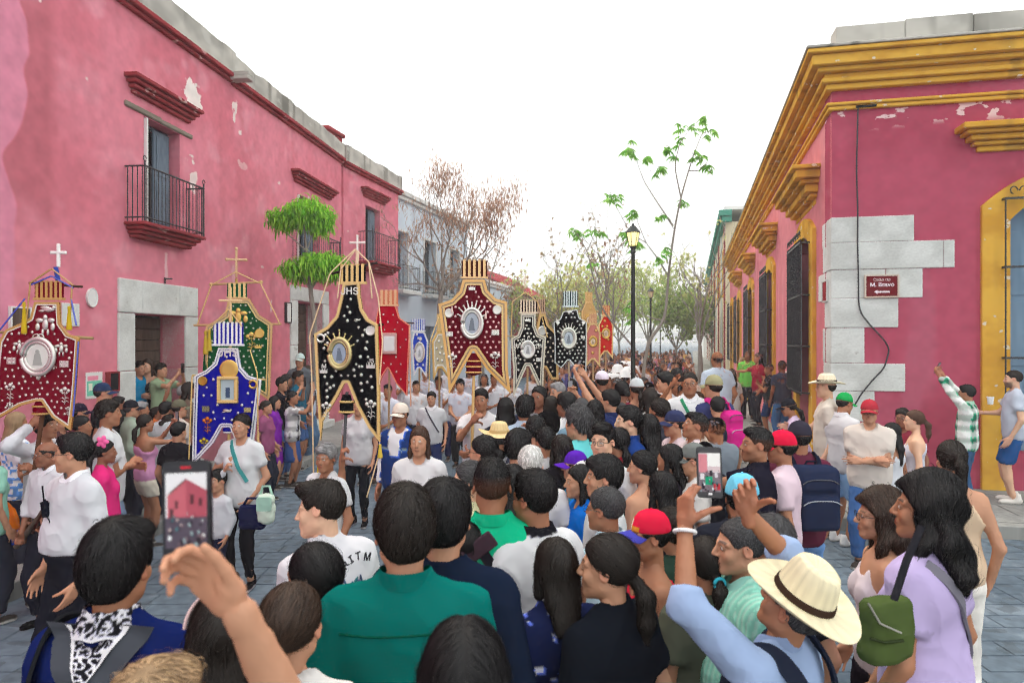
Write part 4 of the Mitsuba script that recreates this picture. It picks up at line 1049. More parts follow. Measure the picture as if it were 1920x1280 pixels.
pu = 0.02
for i, w_ in enumerate((.95, .9, 1.1, .95, 1.05, .9, 1.0, 1.0, 1.0)):
    add('parapet__block', RF.box(pu, pu + w_ - .008, -.16 + .006 * (i % 3), .2, 6.672, 7.02 + .014 * ((i * 5) % 3), .012), 'm_concrete', hr, smooth=30); pu += w_
add('parapet__return', RS.box(.02, .35, -.16, -.002, 6.672, 7.15), 'm_concrete', hr, smooth=False) if False else None
for a, b in yw[:4]:
    add('lintel_moulding', RS.tiers(a - .35, b + .35, 4.66, [(.10, .02), (.07, .12), (.14, .20), (.07, .29), (.14, .38), (.07, .45)]), 'm_yellow', hr, smooth=30)
add('lintel_moulding', RF.tiers(uFs - .0, fw[1] + .45, 5.06, [(.08, .06), (.06, .13), (.08, .20), (.06, .27), (.09, .34)]), 'm_yellow', hr, smooth=30)
def surround(W, a, b, z0, zs, zt, wd, pr):
    P = arch(a - wd, b + wd, z0, zs + .22, zt + .34).difference(arch(a, b, z0 - .1, zs, zt))
    v, f = extrude(P, pr + .01); return W.w((np.stack([v[:, 0], v[:, 2] - pr, v[:, 1]], 1), f[:, ::-1]))
def grille(W, parent, a, b, z0, z1, out, nb, bands, scroll=True, bs='m_iron'):
    g = key_for('grille', parent)
    for i in range(nb):
        u = a + (b - a) * i / (nb - 1); add('bar', W.w(tube([[u, -out, z0], [u, -out, z1]], .010, 6)), bs, g)
    for z in bands: add('band', cat_mesh([W.box(a - .01, b + .01, -out - .012, -out + .012, z, z + .03), W.box(a - .012, a + .012, -out + .012, .02, z, z + .03), W.box(b - .012, b + .012, -out + .012, .02, z, z + .03)]), bs, g, smooth=False)
    if scroll:
        n = max(3, int((b - a) / .28))
        for i in range(n):
            c = a + (b - a) * (i + .5) / n; t = np.linspace(0, 4.6, 18)
            for s_ in (-1, 1): add('scroll', W.w(tube(np.stack([c + s_ * (.065 - .055 * np.cos(t) * np.exp(-t * .12)), -out + 0 * t, z1 + .09 + .07 * np.sin(t) * np.exp(-t * .1)], 1), .0085, 5)), bs, g)
def tall_window(W, parent, a, b, z0, zs, zt, wd, out, nb, bands, bs, sill=False):
    w = key_for('tall_window', parent)
    add('surround', surround(W, a, b, z0 if sill else .15, zs, zt, wd, .07), 'm_yellow', w, smooth=False)
    m = (a + b) / 2
    for p_, q_ in ((a - .02, m - .006), (m + .006, b + .02)):
        add('shutter', W.box(p_, q_, .18, .23, z0, zt, .006), bs, w, smooth=30)
        for k in range(3): add('shutter_panel', W.box(p_ + .09, q_ - .09, .165, .178, z0 + .2 + k * (zs - z0) * .31, z0 + .1 + (k + 1) * (zs - z0) * .31, .005), bs, w, smooth=30)
    return w
for a, b in yw:
    w = tall_window(RS, hr, a, b, .9, 4.02, 4.22, .38, .25, 9, (1.4, 2.6, 3.9), 'm_shutter')
    grille(RS, w.rsplit('__', 1)[0], a - .12, b + .12, 1.36, 4.10, .22, 13, (1.38, 2.2, 3.1, 4.02))
    add('sheet', RS.box(a - .10, b + .10, -.20, -.195, 1.36, 4.05), 'm_shutter', w, smooth=False, label='blue grey steel sheet behind the window bars')
w = tall_window(RF, hr, fw[0], fw[1], .7, 4.05, 4.45, fw[0] - uFs, .2, 7, (), 'm_shutter')
def c_bluedoor(p, n, uv): return mix((.22, .34, .46), (.16, .26, .37), noise(p.x * 18, p.y * 18, p.z * 2))
pm('m_bluedoor', c_bluedoor, .6)
for k_ in [k for k in scene if k.startswith(w) and 'shutter' in k]: scene[k_]['bsdf'] = {'type': 'ref', 'id': 'm_bluedoor'}
grille(RF, hr, fw[0] - .1, fw[1] + .1, .95, 4.36, .16, 7, (1.0, 2.05, 3.35, 4.33), True)
def quoins():
    rows = [((1568, 1714), 406, 454), ((1566, 1768, 1790), 454, 505), ((1568, 1660, 1730), 505, 559), ((1569, 1684), 559, 614), ((1560, 1621), 614, 681), ((1567, 1697), 681, 733), ((1567, 1640), 733, 790)]
    r = np.random.default_rng(3); q = key_for('quoin', hr)
    for j, (xs, y0, y1) in enumerate(rows):
        us = [RF.uz(x, 640)[0] for x in xs]; us[0] = 0.0
        z1, z0 = [CAMH - (y - 640) * 10.3 / F for y in (y0, y1)]
        side = (.45, .35, .80, .20, .40, .30, .35)[j]
        for i in range(len(us) - 1):
            if i == 0:      # the block that turns the corner, an L in plan
                v1 = us[1] - .004; pr = .018 + .008 * (j % 2)
                add('stone', RF.box(-pr, v1, -pr, .25, z0 + .002, z1 - .002, .008), 'm_limestone', q, smooth=30)
                add('stone', RS.box(.03, side + .25, -pr, .2, z0 + .002, z1 - .002, .008), 'm_limestone', q, smooth=30)
            else: add('stone', RF.box(us[i] + .004, us[i + 1] - .004, -.018 - r.uniform(0, .008), .2, z0 + .002, z1 - .002, .008), 'm_limestone', q, smooth=30)
quoins()
# street sign with its lettering, and the one round the corner
sg = thing('street_sign', 'maroon street name sign with a white arrow on the corner stones', 'sign')
u_, z_ = RF.uz(1651, 537); sw_, sh_ = .43, .30
add('plate', RF.box(u_ - sw_ / 2, u_ + sw_ / 2, -.060, -.028, z_ - sh_ / 2, z_ + sh_ / 2, .004), 'm_plain', sg, lin(112, 36, 42), smooth=False)
add('frame', RF.w(cat_mesh([boxm(u_ - sw_ / 2 - .022, u_ + sw_ / 2 + .022, -.066, -.028, z_ + sh_ / 2, z_ + sh_ / 2 + .022), boxm(u_ - sw_ / 2 - .022, u_ + sw_ / 2 + .022, -.066, -.028, z_ - sh_ / 2 - .022, z_ - sh_ / 2), boxm(u_ - sw_ / 2 - .022, u_ - sw_ / 2, -.066, -.028, z_ - sh_ / 2, z_ + sh_ / 2), boxm(u_ + sw_ / 2, u_ + sw_ / 2 + .022, -.066, -.028, z_ - sh_ / 2, z_ + sh_ / 2)])), 'm_plain', sg, lin(205, 190, 175), smooth=False)
def letter(W, text, uc, z, hgt, out, parent, col, bold=True):
    m = meshkit.text_mesh(text, hgt, .003, bold); v, f = vf(m); v = v.copy(); v[:, 0] -= (v[:, 0].min() + v[:, 0].max()) / 2
    add('lettering', W.w((np.stack([uc + v[:, 0], -out - v[:, 2], z + v[:, 1]], 1), f)), 'm_plain', parent, lin(*col), smooth=False)
letter(RF, 'Calle de', u_, z_ + .075, .045, .0605, sg, (225, 205, 205), False); letter(RF, 'M. Bravo', u_ + .005, z_ - .005, .058, .0605, sg, (240, 230, 235))
ar = extrude(Polygon([(-.11, 0), (-.06, .032), (-.06, .012), (.11, .012), (.11, -.012), (-.06, -.012), (-.06, -.032)]), .003)
add('arrow', RF.w((np.stack([u_ + ar[0][:, 0], -.0605 - ar[0][:, 2], z_ - .085 + ar[0][:, 1]], 1), ar[1])), 'm_plain', sg, lin(240, 230, 235), smooth=False)
plaque(RS, 1552, 546, .34, .30, 'street_sign', 'street name plate round the corner seen edge on', 'sign', 'm_redtrim', .045, False, 'm_limestone')
cb = thing('cable', 'dark cable hanging loosely down the corner stones', 'cable')
cp = [(1607, 205), (1605, 260), (1604, 320), (1606, 400), (1606, 450), (1607, 520), (1608, 570), (1613, 590), (1632, 612), (1655, 637), (1666, 655), (1655, 690), (1634, 712), (1612, 738), (1600, 760)]
cv = np.array([[u, -.05 - .02 * (i % 2), z] for i, (u, z) in enumerate(RF.uz(x, y) for x, y in cp)])
tt = np.linspace(0, len(cv) - 1, 90); cs = np.stack([np.interp(tt, np.arange(len(cv)), cv[:, k]) for k in range(3)], 1)
for _ in range(3): cs[1:-1] = (cs[:-2] + 2 * cs[1:-1] + cs[2:]) / 4
add('line', RF.w(tube(cs, .011, 6)), 'm_iron', cb)
add('junction_box', RF.box(cv[0][0] - .03, cv[0][0] + .25, -.075, -.092 + .09, cv[0][2] - .0, cv[0][2] + .035), 'm_dark', cb, smooth=False)

# ---- houses further up on the right
R2 = Wall(2.08 + .262 * 40, 40, .262, 1, -1, 0)
h6 = plain_house(R2, 'cream_house', 'tall cream house with green cornice up the street on the right', 50, 9.3, 'm_cream', [(3 + 4.5 * i, 4.2 + 4.5 * i, 5.2, 8.0) for i in range(10)], 'm_yellow', depth=12, cornice=False, doors=[(3 + 4.5 * i, 4.2 + 4.5 * i, .2, 3.4) for i in range(10)])
scene['m_green'] = two(matte((.05, .26, .19)))
add('cornice', cat_mesh([R2.box(-.3, 50, -.25, .3, 9.28, 9.6, .02), R2.box(-.4, 50, -.42, .3, 9.602, 9.95, .02)]), 'm_green', h6, smooth=30)
add('parapet', R2.box(-.3, 50, -.15, 12, 9.952, 10.15), 'm_white', h6, smooth=False)
for i in range(11): add('pilaster', R2.box(1.2 + 4.5 * i, 1.7 + 4.5 * i, -.08, .01, .15, 9.27), 'm_limestone' if i % 2 else 'm_redtrim', h6, smooth=False)
R3 = Wall(1.7 + .262 * 92, 92, .262, 1, -1, 0)
plain_house(R3, 'white_house', 'white house at the far end of the street on the right', 60, 7.0, 'm_white', [(3 + 5 * i, 4.2 + 5 * i, 3.2, 5.4) for i in range(8)], 'm_limestone', depth=12)

# ---- ground
pvR = [RS.o + RS.u * 90 - RS.v * 0, RS.o, RF.o + RF.u * 12]
def off_corner(a, b):
    A = np.stack([(-RS.v)[:2], (-RF.v)[:2]]); c = np.array([CX, CY]) + np.linalg.solve(A, np.array([a, b])); return c
add('ground', (np.array([[-900, -300, -.012], [900, -300, -.012], [900, 1600, -.012], [-900, 1600, -.012]], float), np.array([[0, 1, 2], [0, 2, 3]])), 'm_pave', smooth=False, kind='structure')
c0 = off_corner(1.7, 2.2)
arcp = [c0 + np.array([.9, .9]) + .9 * np.array([math.cos(t), math.sin(t)]) * np.array([1, 1]) - np.array([0.0, 0]) for t in np.linspace(math.pi, 1.5 * math.pi, 9)]
far = (RS.o + RS.u * 150)[:2]; fn_ = (far + (-RS.v)[:2] * 1.7)
rt = (RF.o + RF.u * 30)[:2]; rn_ = rt + (-RF.v)[:2] * 2.2
polyR = Polygon([tuple(fn_)] + [tuple(p) for p in arcp] + [tuple(rn_), tuple(rt + np.array([0, 3])), tuple(far + np.array([3, 0]))]).buffer(0)
def slab_ground(P, z0, z1, name, bs):
    v, f = extrude(P, z1 - z0); v[:, 2] += z0; return add(name, (v, f), bs, smooth=False, kind='structure')
slab_ground(polyR.buffer(-.002), -.1, .12, 'pavement', 'm_sidewalk')
def kerb(line, key, z1=.15, w=.16, n=None):
    ls = LineString(line); L = ls.length; n = n or int(L / .9)
    for i in range(n):
        a, b = ls.interpolate(L * i / n), ls.interpolate(L * (i + 1) / n - .008)
        d = unit([b.x - a.x, b.y - a.y, 0]); nrm = np.array([-d[1], d[0], 0]); ln = math.hypot(b.x - a.x, b.y - a.y)
        m = boxm(0, ln, 0, w, -.05, z1 + .003 * (i % 3), .012); M = np.stack([d, nrm, [0, 0, 1.0]], 1)
        add('kerbstone', (m[0] @ M.T + [a.x, a.y, 0], m[1]), 'm_sidewalk', key, smooth=30)
kb = thing('kerb', 'pale stone kerb round the pavement of the corner house', 'kerb'); kerb([tuple(rn_ + (-RF.u[:2] * 14))] and [tuple(np.asarray(rn_) - RF.u[:2] * 18)] + [tuple(p) for p in arcp[::-1]] + [tuple(np.array(arcp[0]) + RS.u[:2] * 24)], kb)
lp0, lp1 = (L1.o + L1.u * -3 - L1.v * 1.5)[:2], (L1.o + L1.u * 19 - L1.v * 1.5)[:2]
slab_ground(Polygon([tuple(lp0), tuple(lp1), tuple((L1.o + L1.u * 19 + L1.v * .3)[:2]), tuple((L1.o + L1.u * -3 + L1.v * .3)[:2])]), -.1, .146, 'pavement', 'm_sidewalk')
kb2 = thing('kerb', 'stone kerb along the pavement of the pink house', 'kerb'); kerb([tuple(lp0 + .16 * (-L1.v[:2])), tuple(lp1 + .16 * (-L1.v[:2]))], kb2)
slab_ground(Polygon([(-3.2, -2), (3.4, -2), (3.4, 3.0), (-3.2, 3.0)]), -.1, .147, 'pavement', 'm_sidewalk')
def paving():
    """sawn green stone setts: nearest three hundred in view as pieces, the rest as one"""
    r = np.random.default_rng(5); vs = []
    pl = [LineString([tuple(lp0), tuple(lp1)])]
    for j in range(64):
        y = 3.05 + j * .245
        if y > 18.5: break
        x = -8 + r.uniform(0, .5)
        while x < 9:
            w = r.uniform(.38, .62); cx, cy = x + w / 2, y + .12
            ok = abs(cx / cy) < .80 and cx > -5.15 + .1143 * cy + .1 + .02 and not polyR.buffer(.04).contains(Point(cx, cy)) and not (cy < 3.15 and -3.3 < cx < 3.5)
            if ok and not (polyR.buffer(.04).intersects(sbox(x, y, x + w, y + .24))): vs.append((x + .003, y + .003, w - .006, .239))
            x += w
    open_ = [(s[1] + (0 if (s[0] > 2.5 or s[0] < -.2) else 6), s) for s in vs]; open_.sort(key=lambda t: t[0])
    def sett(s):
        x, y, w, h = s; b = .006; z = -.002 + r.uniform(-.0015, .0015); tl = r.uniform(-.0015, .0015, 2)
        v = np.array([[x, y, -.02], [x + w, y, -.02], [x + w, y + h, -.02], [x, y + h, -.02], [x + b, y + b, z], [x + w - b, y + b, z + tl[0]], [x + w - b, y + h - b, z + tl[1]], [x + b, y + h - b, z]])
        return v, np.array([[4, 5, 6], [4, 6, 7], [0, 1, 5], [0, 5, 4], [1, 2, 6], [1, 6, 5], [2, 3, 7], [2, 7, 6], [3, 0, 4], [3, 4, 7]])
    for _, s in open_[:300]: add('paving_stone', sett(s), 'm_pave', 'ground', smooth=False)
    rest = [sett(s) for _, s in open_[300:]]
    add('paving_stone', cat_mesh(rest), 'm_pave', 'ground', smooth=False, kind='stuff', label='sawn grey green paving stones further off')
paving()
def flags():
    r = np.random.default_rng(9); P = polyR.buffer(-.02); wallP = Polygon([tuple((RS.o + RS.u * 30)[:2]), (CX, CY), tuple((RF.o + RF.u * 9)[:2]), (30, 60)])
    P = P.difference(wallP.buffer(.01)); rest = []; n = 0
    for j in range(14):
        for i in range(40):
            u = -6 + i * .82 + (j % 2) * .4; v = -2.25 + j * .62 - 0 
            c = [RF.o + RF.u * (u + a) + RF.v * (v + b) for a, b in ((.004, .004), (.812, .004), (.812, .612), (.004, .612))]
            q = Polygon([tuple(x[:2]) for x in c]).intersection(P)
            if q.area < .03 or q.geom_type != 'Polygon': continue
            y = q.centroid.y
            if y > 17: continue
            vv, ff = extrude(q.buffer(-.004).simplify(.004), .03); vv[:, 2] += .118 + r.uniform(-.002, .003)
            add('flagstone', (vv, ff), 'm_sidewalk', 'pavement', smooth=False); n += 1
flags()

# ------------------------------------------------------------------ trees, lamps, hill
def leaf_mesh(P, D, L, w, droop, r, seg=3):
    """thin leaves: start points P, directions D, lengths L"""
    n = len(P); D = D / (np.linalg.norm(D, axis=1, keepdims=True) + 1e-9)
    s = np.cross(D, r.normal(0, 1, (n, 3)) * .4 + np.array([0, 0, 1.0])); s /= np.linalg.norm(s, axis=1, keepdims=True) + 1e-9
    prof = np.sin(np.linspace(.12, 1, seg + 1) * np.pi * .97) if seg > 1 else np.array([1, .2])
    pts, d, p = [], D.copy(), P.copy()
    for k in range(seg + 1):
        pts.append(np.stack([p - s * (w * prof[k])[:, None], p + s * (w * prof[k])[:, None]], 1))
        d = d + np.array([0, 0, -droop]); d /= np.linalg.norm(d, axis=1, keepdims=True); p = p + d * (L / seg)[:, None]
    v = np.stack(pts, 1).reshape(-1, 3); m = 2 * (seg + 1)
    q = np.array([[[2 * k, 2 * k + 1, 2 * k + 3], [2 * k, 2 * k + 3, 2 * k + 2]] for k in range(seg)]).reshape(1, -1, 3)
    return v, (np.arange(n)[:, None, None] * m + q).reshape(-1, 3), m
def leaf_cols(n, m, c0, c1, r):
    t = r.random((n, 1)); c = np.asarray(c0) * (1 - t) + np.asarray(c1) * t
    return np.repeat(c * r.uniform(.75, 1.25, (n, 1)), m, 0)
def limb(pts, r0, r1, k=24):
    p = np.array(pts, float); t = np.linspace(0, len(p) - 1, k); q = np.stack([np.interp(t, np.arange(len(p)), p[:, i]) for i in range(3)], 1)
    for _ in range(3): q[1:-1] = (q[:-2] + 2 * q[1:-1] + q[2:]) / 4
    return tube(q, np.linspace(r0, r1, k), 7)
# lush young tree with hanging leaves in front of the pink house
def weeping_tree():
    r = np.random.default_rng(21); Y = 13.4; k = thing('young_tree', 'young tree with two clumps of bright green hanging leaves by the second doorway', 'tree')
    b = at(588, 640, Y); b[2] = .1
    t1, t2, t3, t4 = at(590, 600, Y), at(582, 545, Y), at(575, 470, Y - .05), at(570, 420, Y - .1)
    ms = [limb([b, t1, t2, at(586, 520, Y)], .06, .035), limb([t2, t3, t4], .03, .012), limb([t2, at(560, 500, Y - .2), at(548, 486, Y - .3)], .02, .008), limb([t2, at(604, 510, Y + .2), at(618, 498, Y + .2)], .02, .008), limb([t3, at(540, 440, Y), at(525, 415, Y)], .014, .006), limb([t3, at(590, 430, Y), at(606, 405, Y)], .014, .006)]
    add('trunk', cat_mesh(ms), 'm_bark', k)
    P = []
    for cx, cy, rx, ry, n in ((530, 412, .28, .20, 620), (572, 402, .38, .28, 1300), (602, 414, .26, .24, 800), (556, 507, .28, .18, 650), (598, 498, .42, .24, 1500), (630, 502, .24, .20, 600)):
        c = at(cx, cy, Y); q = r.normal(0, 1, (n, 3)); q /= np.linalg.norm(q, axis=1, keepdims=True); q *= r.random((n, 1)) ** .4; P.append(c + q * [rx * 1.08, rx, ry * 1.05] * (.75 + .6 * meshkit.noise(q * 2.6 + cx))[:, None] + [0, 0, .04])
    P = np.vstack(P); n = len(P)
    D = r.normal(0, .9, (n, 3)) + [0, 0, .1]
    v, f, m = leaf_mesh(P, D, r.uniform(.08, .30, n), r.uniform(.008, .020, n), .62, r, 4)
    add('crown', (v, f), 'm_leaf', k, leaf_cols(n, m, lin(80, 160, 32), lin(180, 232, 90), r))
weeping_tree()
def twigs(start, d, L, rad, depth, r, out, tips, spread=.55, up=.12):
    """grows a limb and its forks; keeps the tubes and the outer ends"""
    n = 5; p = [start]; dd = d.copy()
    for i in range(n):
        dd = unit(dd + r.normal(0, .11, 3) + [0, 0, up * .3]); p.append(p[-1] + dd * L / n)
    out.append(tube(np.array(p), np.linspace(rad, rad * .6, n + 1), 5 if depth > 1 else 4, False))
    if depth <= 2: tips.extend(p[2:])
    if depth == 0: return
    for k in range(r.integers(2, 4)):
        s = p[r.integers(2, n + 1)] if k else p[-1]
        ax = unit(np.cross(dd, r.normal(0, 1, 3))); nd = unit(dd + ax * spread * r.uniform(.7, 1.5) + [0, 0, up])
        twigs(np.array(s), nd, L * r.uniform(.62, .82), rad * .58, depth - 1, r, out, tips, spread, up)
def pod_tree():
    r = np.random.default_rng(4); Y = 19.0; k = thing('bare_tree', 'nearly bare tree hung with brown seed pods in front of the blue house', 'tree')
    out, tips = [], []
    b = at(826, 640, Y); b[2] = 0; c = at(824, 575, Y)
    out.append(limb([b, c, at(828, 545, Y)], .085, .06))
    base = at(828, 548, Y)
    for tx, ty, yy in ((770, 470, Y - .3), (800, 420, Y + .6), (850, 430, Y - .5), (905, 450, Y + .4), (880, 400, Y), (930, 480, Y - .5), (760, 520, Y)):
        e = at(tx, ty, yy); L = np.linalg.norm(e - base); twigs(base + r.normal(0, .05, 3), unit(e - base), L * .62, .036, 4, r, out, tips, .50, .10)
    add('trunk', cat_mesh(out), 'm_bark', k)
    tp = np.array(tips); px = 960 + F * tp[:, 0] / tp[:, 1]; pz = tp[:, 2]
    w = np.clip((pz - 4.0) / 2.0, .02, 1) * np.clip((px - 740) / 60, .1, 1); cl = meshkit.noise(tp * 1.3) ; w *= (cl > .42) + .06
    n = 3800; i = r.choice(len(tp), n, p=w / w.sum()); P = tp[i] + r.normal(0, .13, (n, 3))
    v, f, m = leaf_mesh(P, r.normal(0, .35, (n, 3)) + [0, 0, -1], r.uniform(.09, .17, n), r.uniform(.009, .015, n), .2, r, 2)
    add('crown', (v, f), 'm_leaf', k, leaf_cols(n, m, lin(150, 112, 96), lin(196, 165, 140), r), label='dry brown seed pods hanging in clusters')
pod_tree()
def palmate_tree():
    r = np.random.default_rng(8); Y = 12.0; k = thing('sapling', 'slender sapling with sparse palm shaped green leaves beside the lamp post', 'tree')
    z = lambda x, y, d=0: at(1000 + x * .4219, 200 + y * .4219, Y + d)
    b = z(480, 1090); b[2] = .1
    br = [[b + [-.02, 0, 0], z(480, 1090), z(530, 1010), z(588, 955), z(592, 850), z(600, 742), z(625, 545), z(655, 400), z(690, 285), z(712, 215)],
          [z(622, 530), z(560, 440), z(490, 330, .1), z(455, 230, .1)], [z(598, 750), z(550, 670), z(500, 605), z(455, 490)], [z(655, 400), z(640, 330), z(628, 265), z(650, 160), z(700, 95)], [z(690, 285), z(735, 285), z(770, 255)], [z(712, 215), z(750, 120), z(780, 110)],
          [z(500, 605), z(430, 560), z(345, 400, -.1)], [z(455, 1080), z(300, 900, -.1), z(262, 740, -.2), z(240, 640, -.2), z(190, 560, -.2)], [z(240, 640, -.2), z(275, 560, -.2)], [z(588, 955), z(500, 930), z(445, 900)], [z(625, 545), z(590, 490)], [z(640, 470), z(660, 430)], [z(598, 700), z(590, 640)]]
    rad = [(.036, .009), (.014, .005), (.015, .005), (.014, .005), (.009, .005), (.009, .005), (.009, .005), (.018, .006), (.007, .005), (.012, .005), (.006, .005), (.006, .005), (.006, .005)]
    add('trunk', cat_mesh([limb(q, a, b_) for q, (a, b_) in zip(br, rad)]), 'm_bark', k)
    allp = np.vstack([limb(q, .01, .01)[0] for q in br])
    cl = [(440, 205, 1.5), (505, 230, .8), (555, 280, 1), (590, 180, .7), (650, 155, 1.1), (648, 88, .7), (705, 95, 1), (750, 60, 1.1), (785, 120, 1.1), (620, 220, .8), (705, 215, .9), (745, 225, .9), (770, 260, 1), (345, 395, 1.3), (375, 405, .8), (445, 470, 1), (185, 545, .9), (200, 570, .8), (270, 545, 1.1), (265, 695, .7), (590, 635, .9), (555, 675, .7), (570, 485, .8), (660, 430, .9), (445, 905, 1.4), (400, 570, .9), (440, 612, 1.2), (470, 600, .8), (420, 195, .9)]
    tw, P, D, L = [], [], [], []
    tree = cKDTree(allp)
    for x, y, sc in cl:
        c = z(x, y, r.uniform(-.2, .2)); a = allp[tree.query(c)[1]]
        tw.append(tube(np.array([a, (a + c) / 2 + [0, 0, .03], c + [0, 0, .05 * sc]]), .0035, 4, False))
        for j in range(int(5 * sc + 1)):
            o = c + r.normal(0, .05, 3) * sc; tw.append(tube(np.array([c + [0, 0, .05 * sc], o]), .002, 3, False))
            h = unit([r.normal(), r.normal(), -.1])
            for q in range(6):
                a_ = (q - 2.5) * .55; d = rotz(math.degrees(a_)) @ h; P.append(o); D.append(d + [0, 0, -.25]); L.append(r.uniform(.10, .17) * (1.1 - abs(q - 2.5) * .12))
    P, D, L = np.array(P), np.array(D), np.array(L)
    v, f, m = leaf_mesh(P, D, L * 1.15, L * .125, .20, r, 3)
    add('twig', cat_mesh(tw), 'm_bark', k, kind='stuff', label='thin twigs')
    add('crown', (v, f), 'm_leaf', k, leaf_cols(len(P), m, lin(95, 165, 65), lin(160, 210, 105), r))
palmate_tree()
def far_tree(px, Y, top, wid, c0, c1, label, n=2600, bare=0.0, seed=0, low=.25):
    r = np.random.default_rng(seed + 50); k = thing('street_tree', label, 'tree')
    base = at(px, 640, Y); base[2] = 0; H_ = CAMH + (640 - top) * Y / F; R_ = wid * Y / F / 2
    out, tips = [], []; s = base + [0, 0, H_ * low]
    out.append(limb([base, base + [r.normal(0, .1), 0, H_ * low * .5], s], .035 * H_ * .6, .02 * H_ * .6))
    for j in range(6):
        a = j * 1.05 + r.uniform(-.3, .3); e = base + np.array([math.cos(a) * R_ * .75, math.sin(a) * R_ * .75, H_ * r.uniform(.6, .95)])
        twigs(s, unit(e - s), np.linalg.norm(e - s) * .55, .012 * H_ * .6, 3, r, out, tips, .5, .08)
    add('trunk', cat_mesh(out), 'm_bark', k)
    tp = np.array(tips)
    if n:
        i = r.integers(0, len(tp), n); P = tp[i] + r.normal(0, .09 * R_ + .1, (n, 3))
        v, f, m = leaf_mesh(P, r.normal(0, 1, (n, 3)) - [0, 0, .4], r.uniform(.16, .34, n) * Y / 40, r.uniform(.05, .09, n) * Y / 40, .3, r, 2)
        add('crown', (v, f), 'm_leaf', k, leaf_cols(n, m, c0, c1, r))
g1, g2, y1, y2 = lin(120, 150, 80), lin(170, 185, 105), lin(170, 178, 100), lin(210, 208, 140)
far_tree(1268, 46, 512, 120, g1, g2, 'dense green tree far up the street left of the white houses', 3600, seed=1)
far_tree(1055, 44, 512, 130, y1, y2, 'pale yellow green tree behind the black banner', 2000, seed=2)
far_tree(1000, 52, 530, 100, y1, y2, 'thin yellowish tree beyond the terracotta house', 1200, seed=3)
far_tree(1110, 60, 505, 110, y1, g2, 'pale tree far down the middle of the street', 1500, seed=4)
far_tree(1160, 70, 520, 110, g2, y2, 'hazy green tree at the far end of the street behind the lamp', 1800, seed=5)
far_tree(1215, 62, 500, 100, g2, y1, 'loose green tree behind the second lamp', 1500, seed=6)
far_tree(1312, 36, 425, 90, y1, y2, 'almost bare tall tree before the cream house', 160, seed=7)
far_tree(1140, 34, 440, 120, lin(140, 110, 95), lin(170, 150, 120), 'bare tree with a few dry leaves left of the lamp post', 260, seed=8)
far_tree(1040, 30, 470, 100, lin(140, 110, 95), lin(170, 160, 110), 'bare tree with a few yellowish leaves behind the maroon banner', 260, seed=12)
far_tree(1335, 60, 560, 60, lin(60, 80, 50), lin(100, 120, 70), 'dark green shrub tree against the cream house', 1200, seed=9)
far_tree(905, 27, 400, 130, lin(150, 112, 96), lin(190, 160, 130), 'second bare tree with dry brown pods behind the big maroon banner', 700, seed=14)
far_tree(950, 40, 500, 70, y1, g2, 'yellow green tree behind the tall maroon banner', 900, seed=10)
def lamp(px, top, Y, label, lit=True):
    k = thing('street_lamp', label, 'street lamp'); b = at(px, 640, Y); b[2] = 0; zt = CAMH + (640 - top) * Y / F
    o = lambda m: (vf(m)[0] + b, vf(m)[1]); zl = zt - .40
    add('post', o(lathe([(.15, 0), (.15, .12), (.10, .16), (.095, .55), (.11, .60), (.065, .68), (.046, .9), (.038, 2.0), (.032, zl - .12), (.048, zl - .10), (.035, zl - .05), (.058, zl)], 16)), 'm_lamppost', k, smooth=35)
    ln = key_for('lantern', k)
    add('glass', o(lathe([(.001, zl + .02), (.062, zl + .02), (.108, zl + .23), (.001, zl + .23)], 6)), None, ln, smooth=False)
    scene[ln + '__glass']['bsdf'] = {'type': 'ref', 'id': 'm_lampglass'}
    if lit: scene[ln + '__glass']['emitter'] = {'type': 'area', 'radiance': {'type': 'rgb', 'value': [.17, .135, .045]}}
    ms = []
    for i in range(6):
        a = i * math.pi / 3; ms.append(tube([[.064 * math.cos(a), .064 * math.sin(a), zl + .0], [.112 * math.cos(a), .112 * math.sin(a), zl + .24]], .006, 5))
        add('glazing_bar', o(ms[-1]), 'm_lamppost', ln)
    add('roof', o(lathe([(.132, zl + .23), (.129, zl + .245), (.058, zl + .33), (.046, zl + .345), (.02, zl + .36), (.024, zl + .38), (.001, zl + .40)], 6)), 'm_lamppost', ln, smooth=False)
scene['m_lamppost'] = two(sheen((.012, .020, .018), .3)); scene['m_lampglass'] = two(matte((.8, .72, .45)))  # pale glass colour stands in for the glow of lanterns without emission
lamp(1187, 418, 11.6, 'tall dark street lamp with a glowing lantern standing in the crowd')
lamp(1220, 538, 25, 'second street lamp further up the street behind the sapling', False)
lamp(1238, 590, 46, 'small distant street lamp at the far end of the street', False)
def hill():
    x = np.linspace(-700, 900, 60); y = np.linspace(700, 1300, 30); X, Yg = np.meshgrid(x, y, indexing='ij')
    h = 95 * np.exp(-((X - 120) / 260) ** 2) * np.exp(-((Yg - 1000) / 220) ** 2) + 60 * np.exp(-((X + 260) / 240) ** 2) * np.exp(-((Yg - 1050) / 200) ** 2)
    h = h * (.75 + .5 * meshkit.fbm(np.stack([X / 120, Yg / 120, X * 0], -1), 4)) - 3
    v = np.stack([X, Yg, h], -1).reshape(-1, 3); i, j = np.meshgrid(np.arange(59), np.arange(29), indexing='ij'); q = np.stack([i * 30 + j, (i + 1) * 30 + j, (i + 1) * 30 + j + 1, i * 30 + j + 1], -1).reshape(-1, 4)
    add('hill', (v, np.vstack([q[:, [0, 1, 2]], q[:, [0, 2, 3]]])), 'm_hill', kind='structure')
pm('m_hill', lambda p, n, uv: mix((.16, .20, .13), (.26, .27, .18), fbm(p.x * .03, p.y * .03, 0, 3)), .95)
hill()

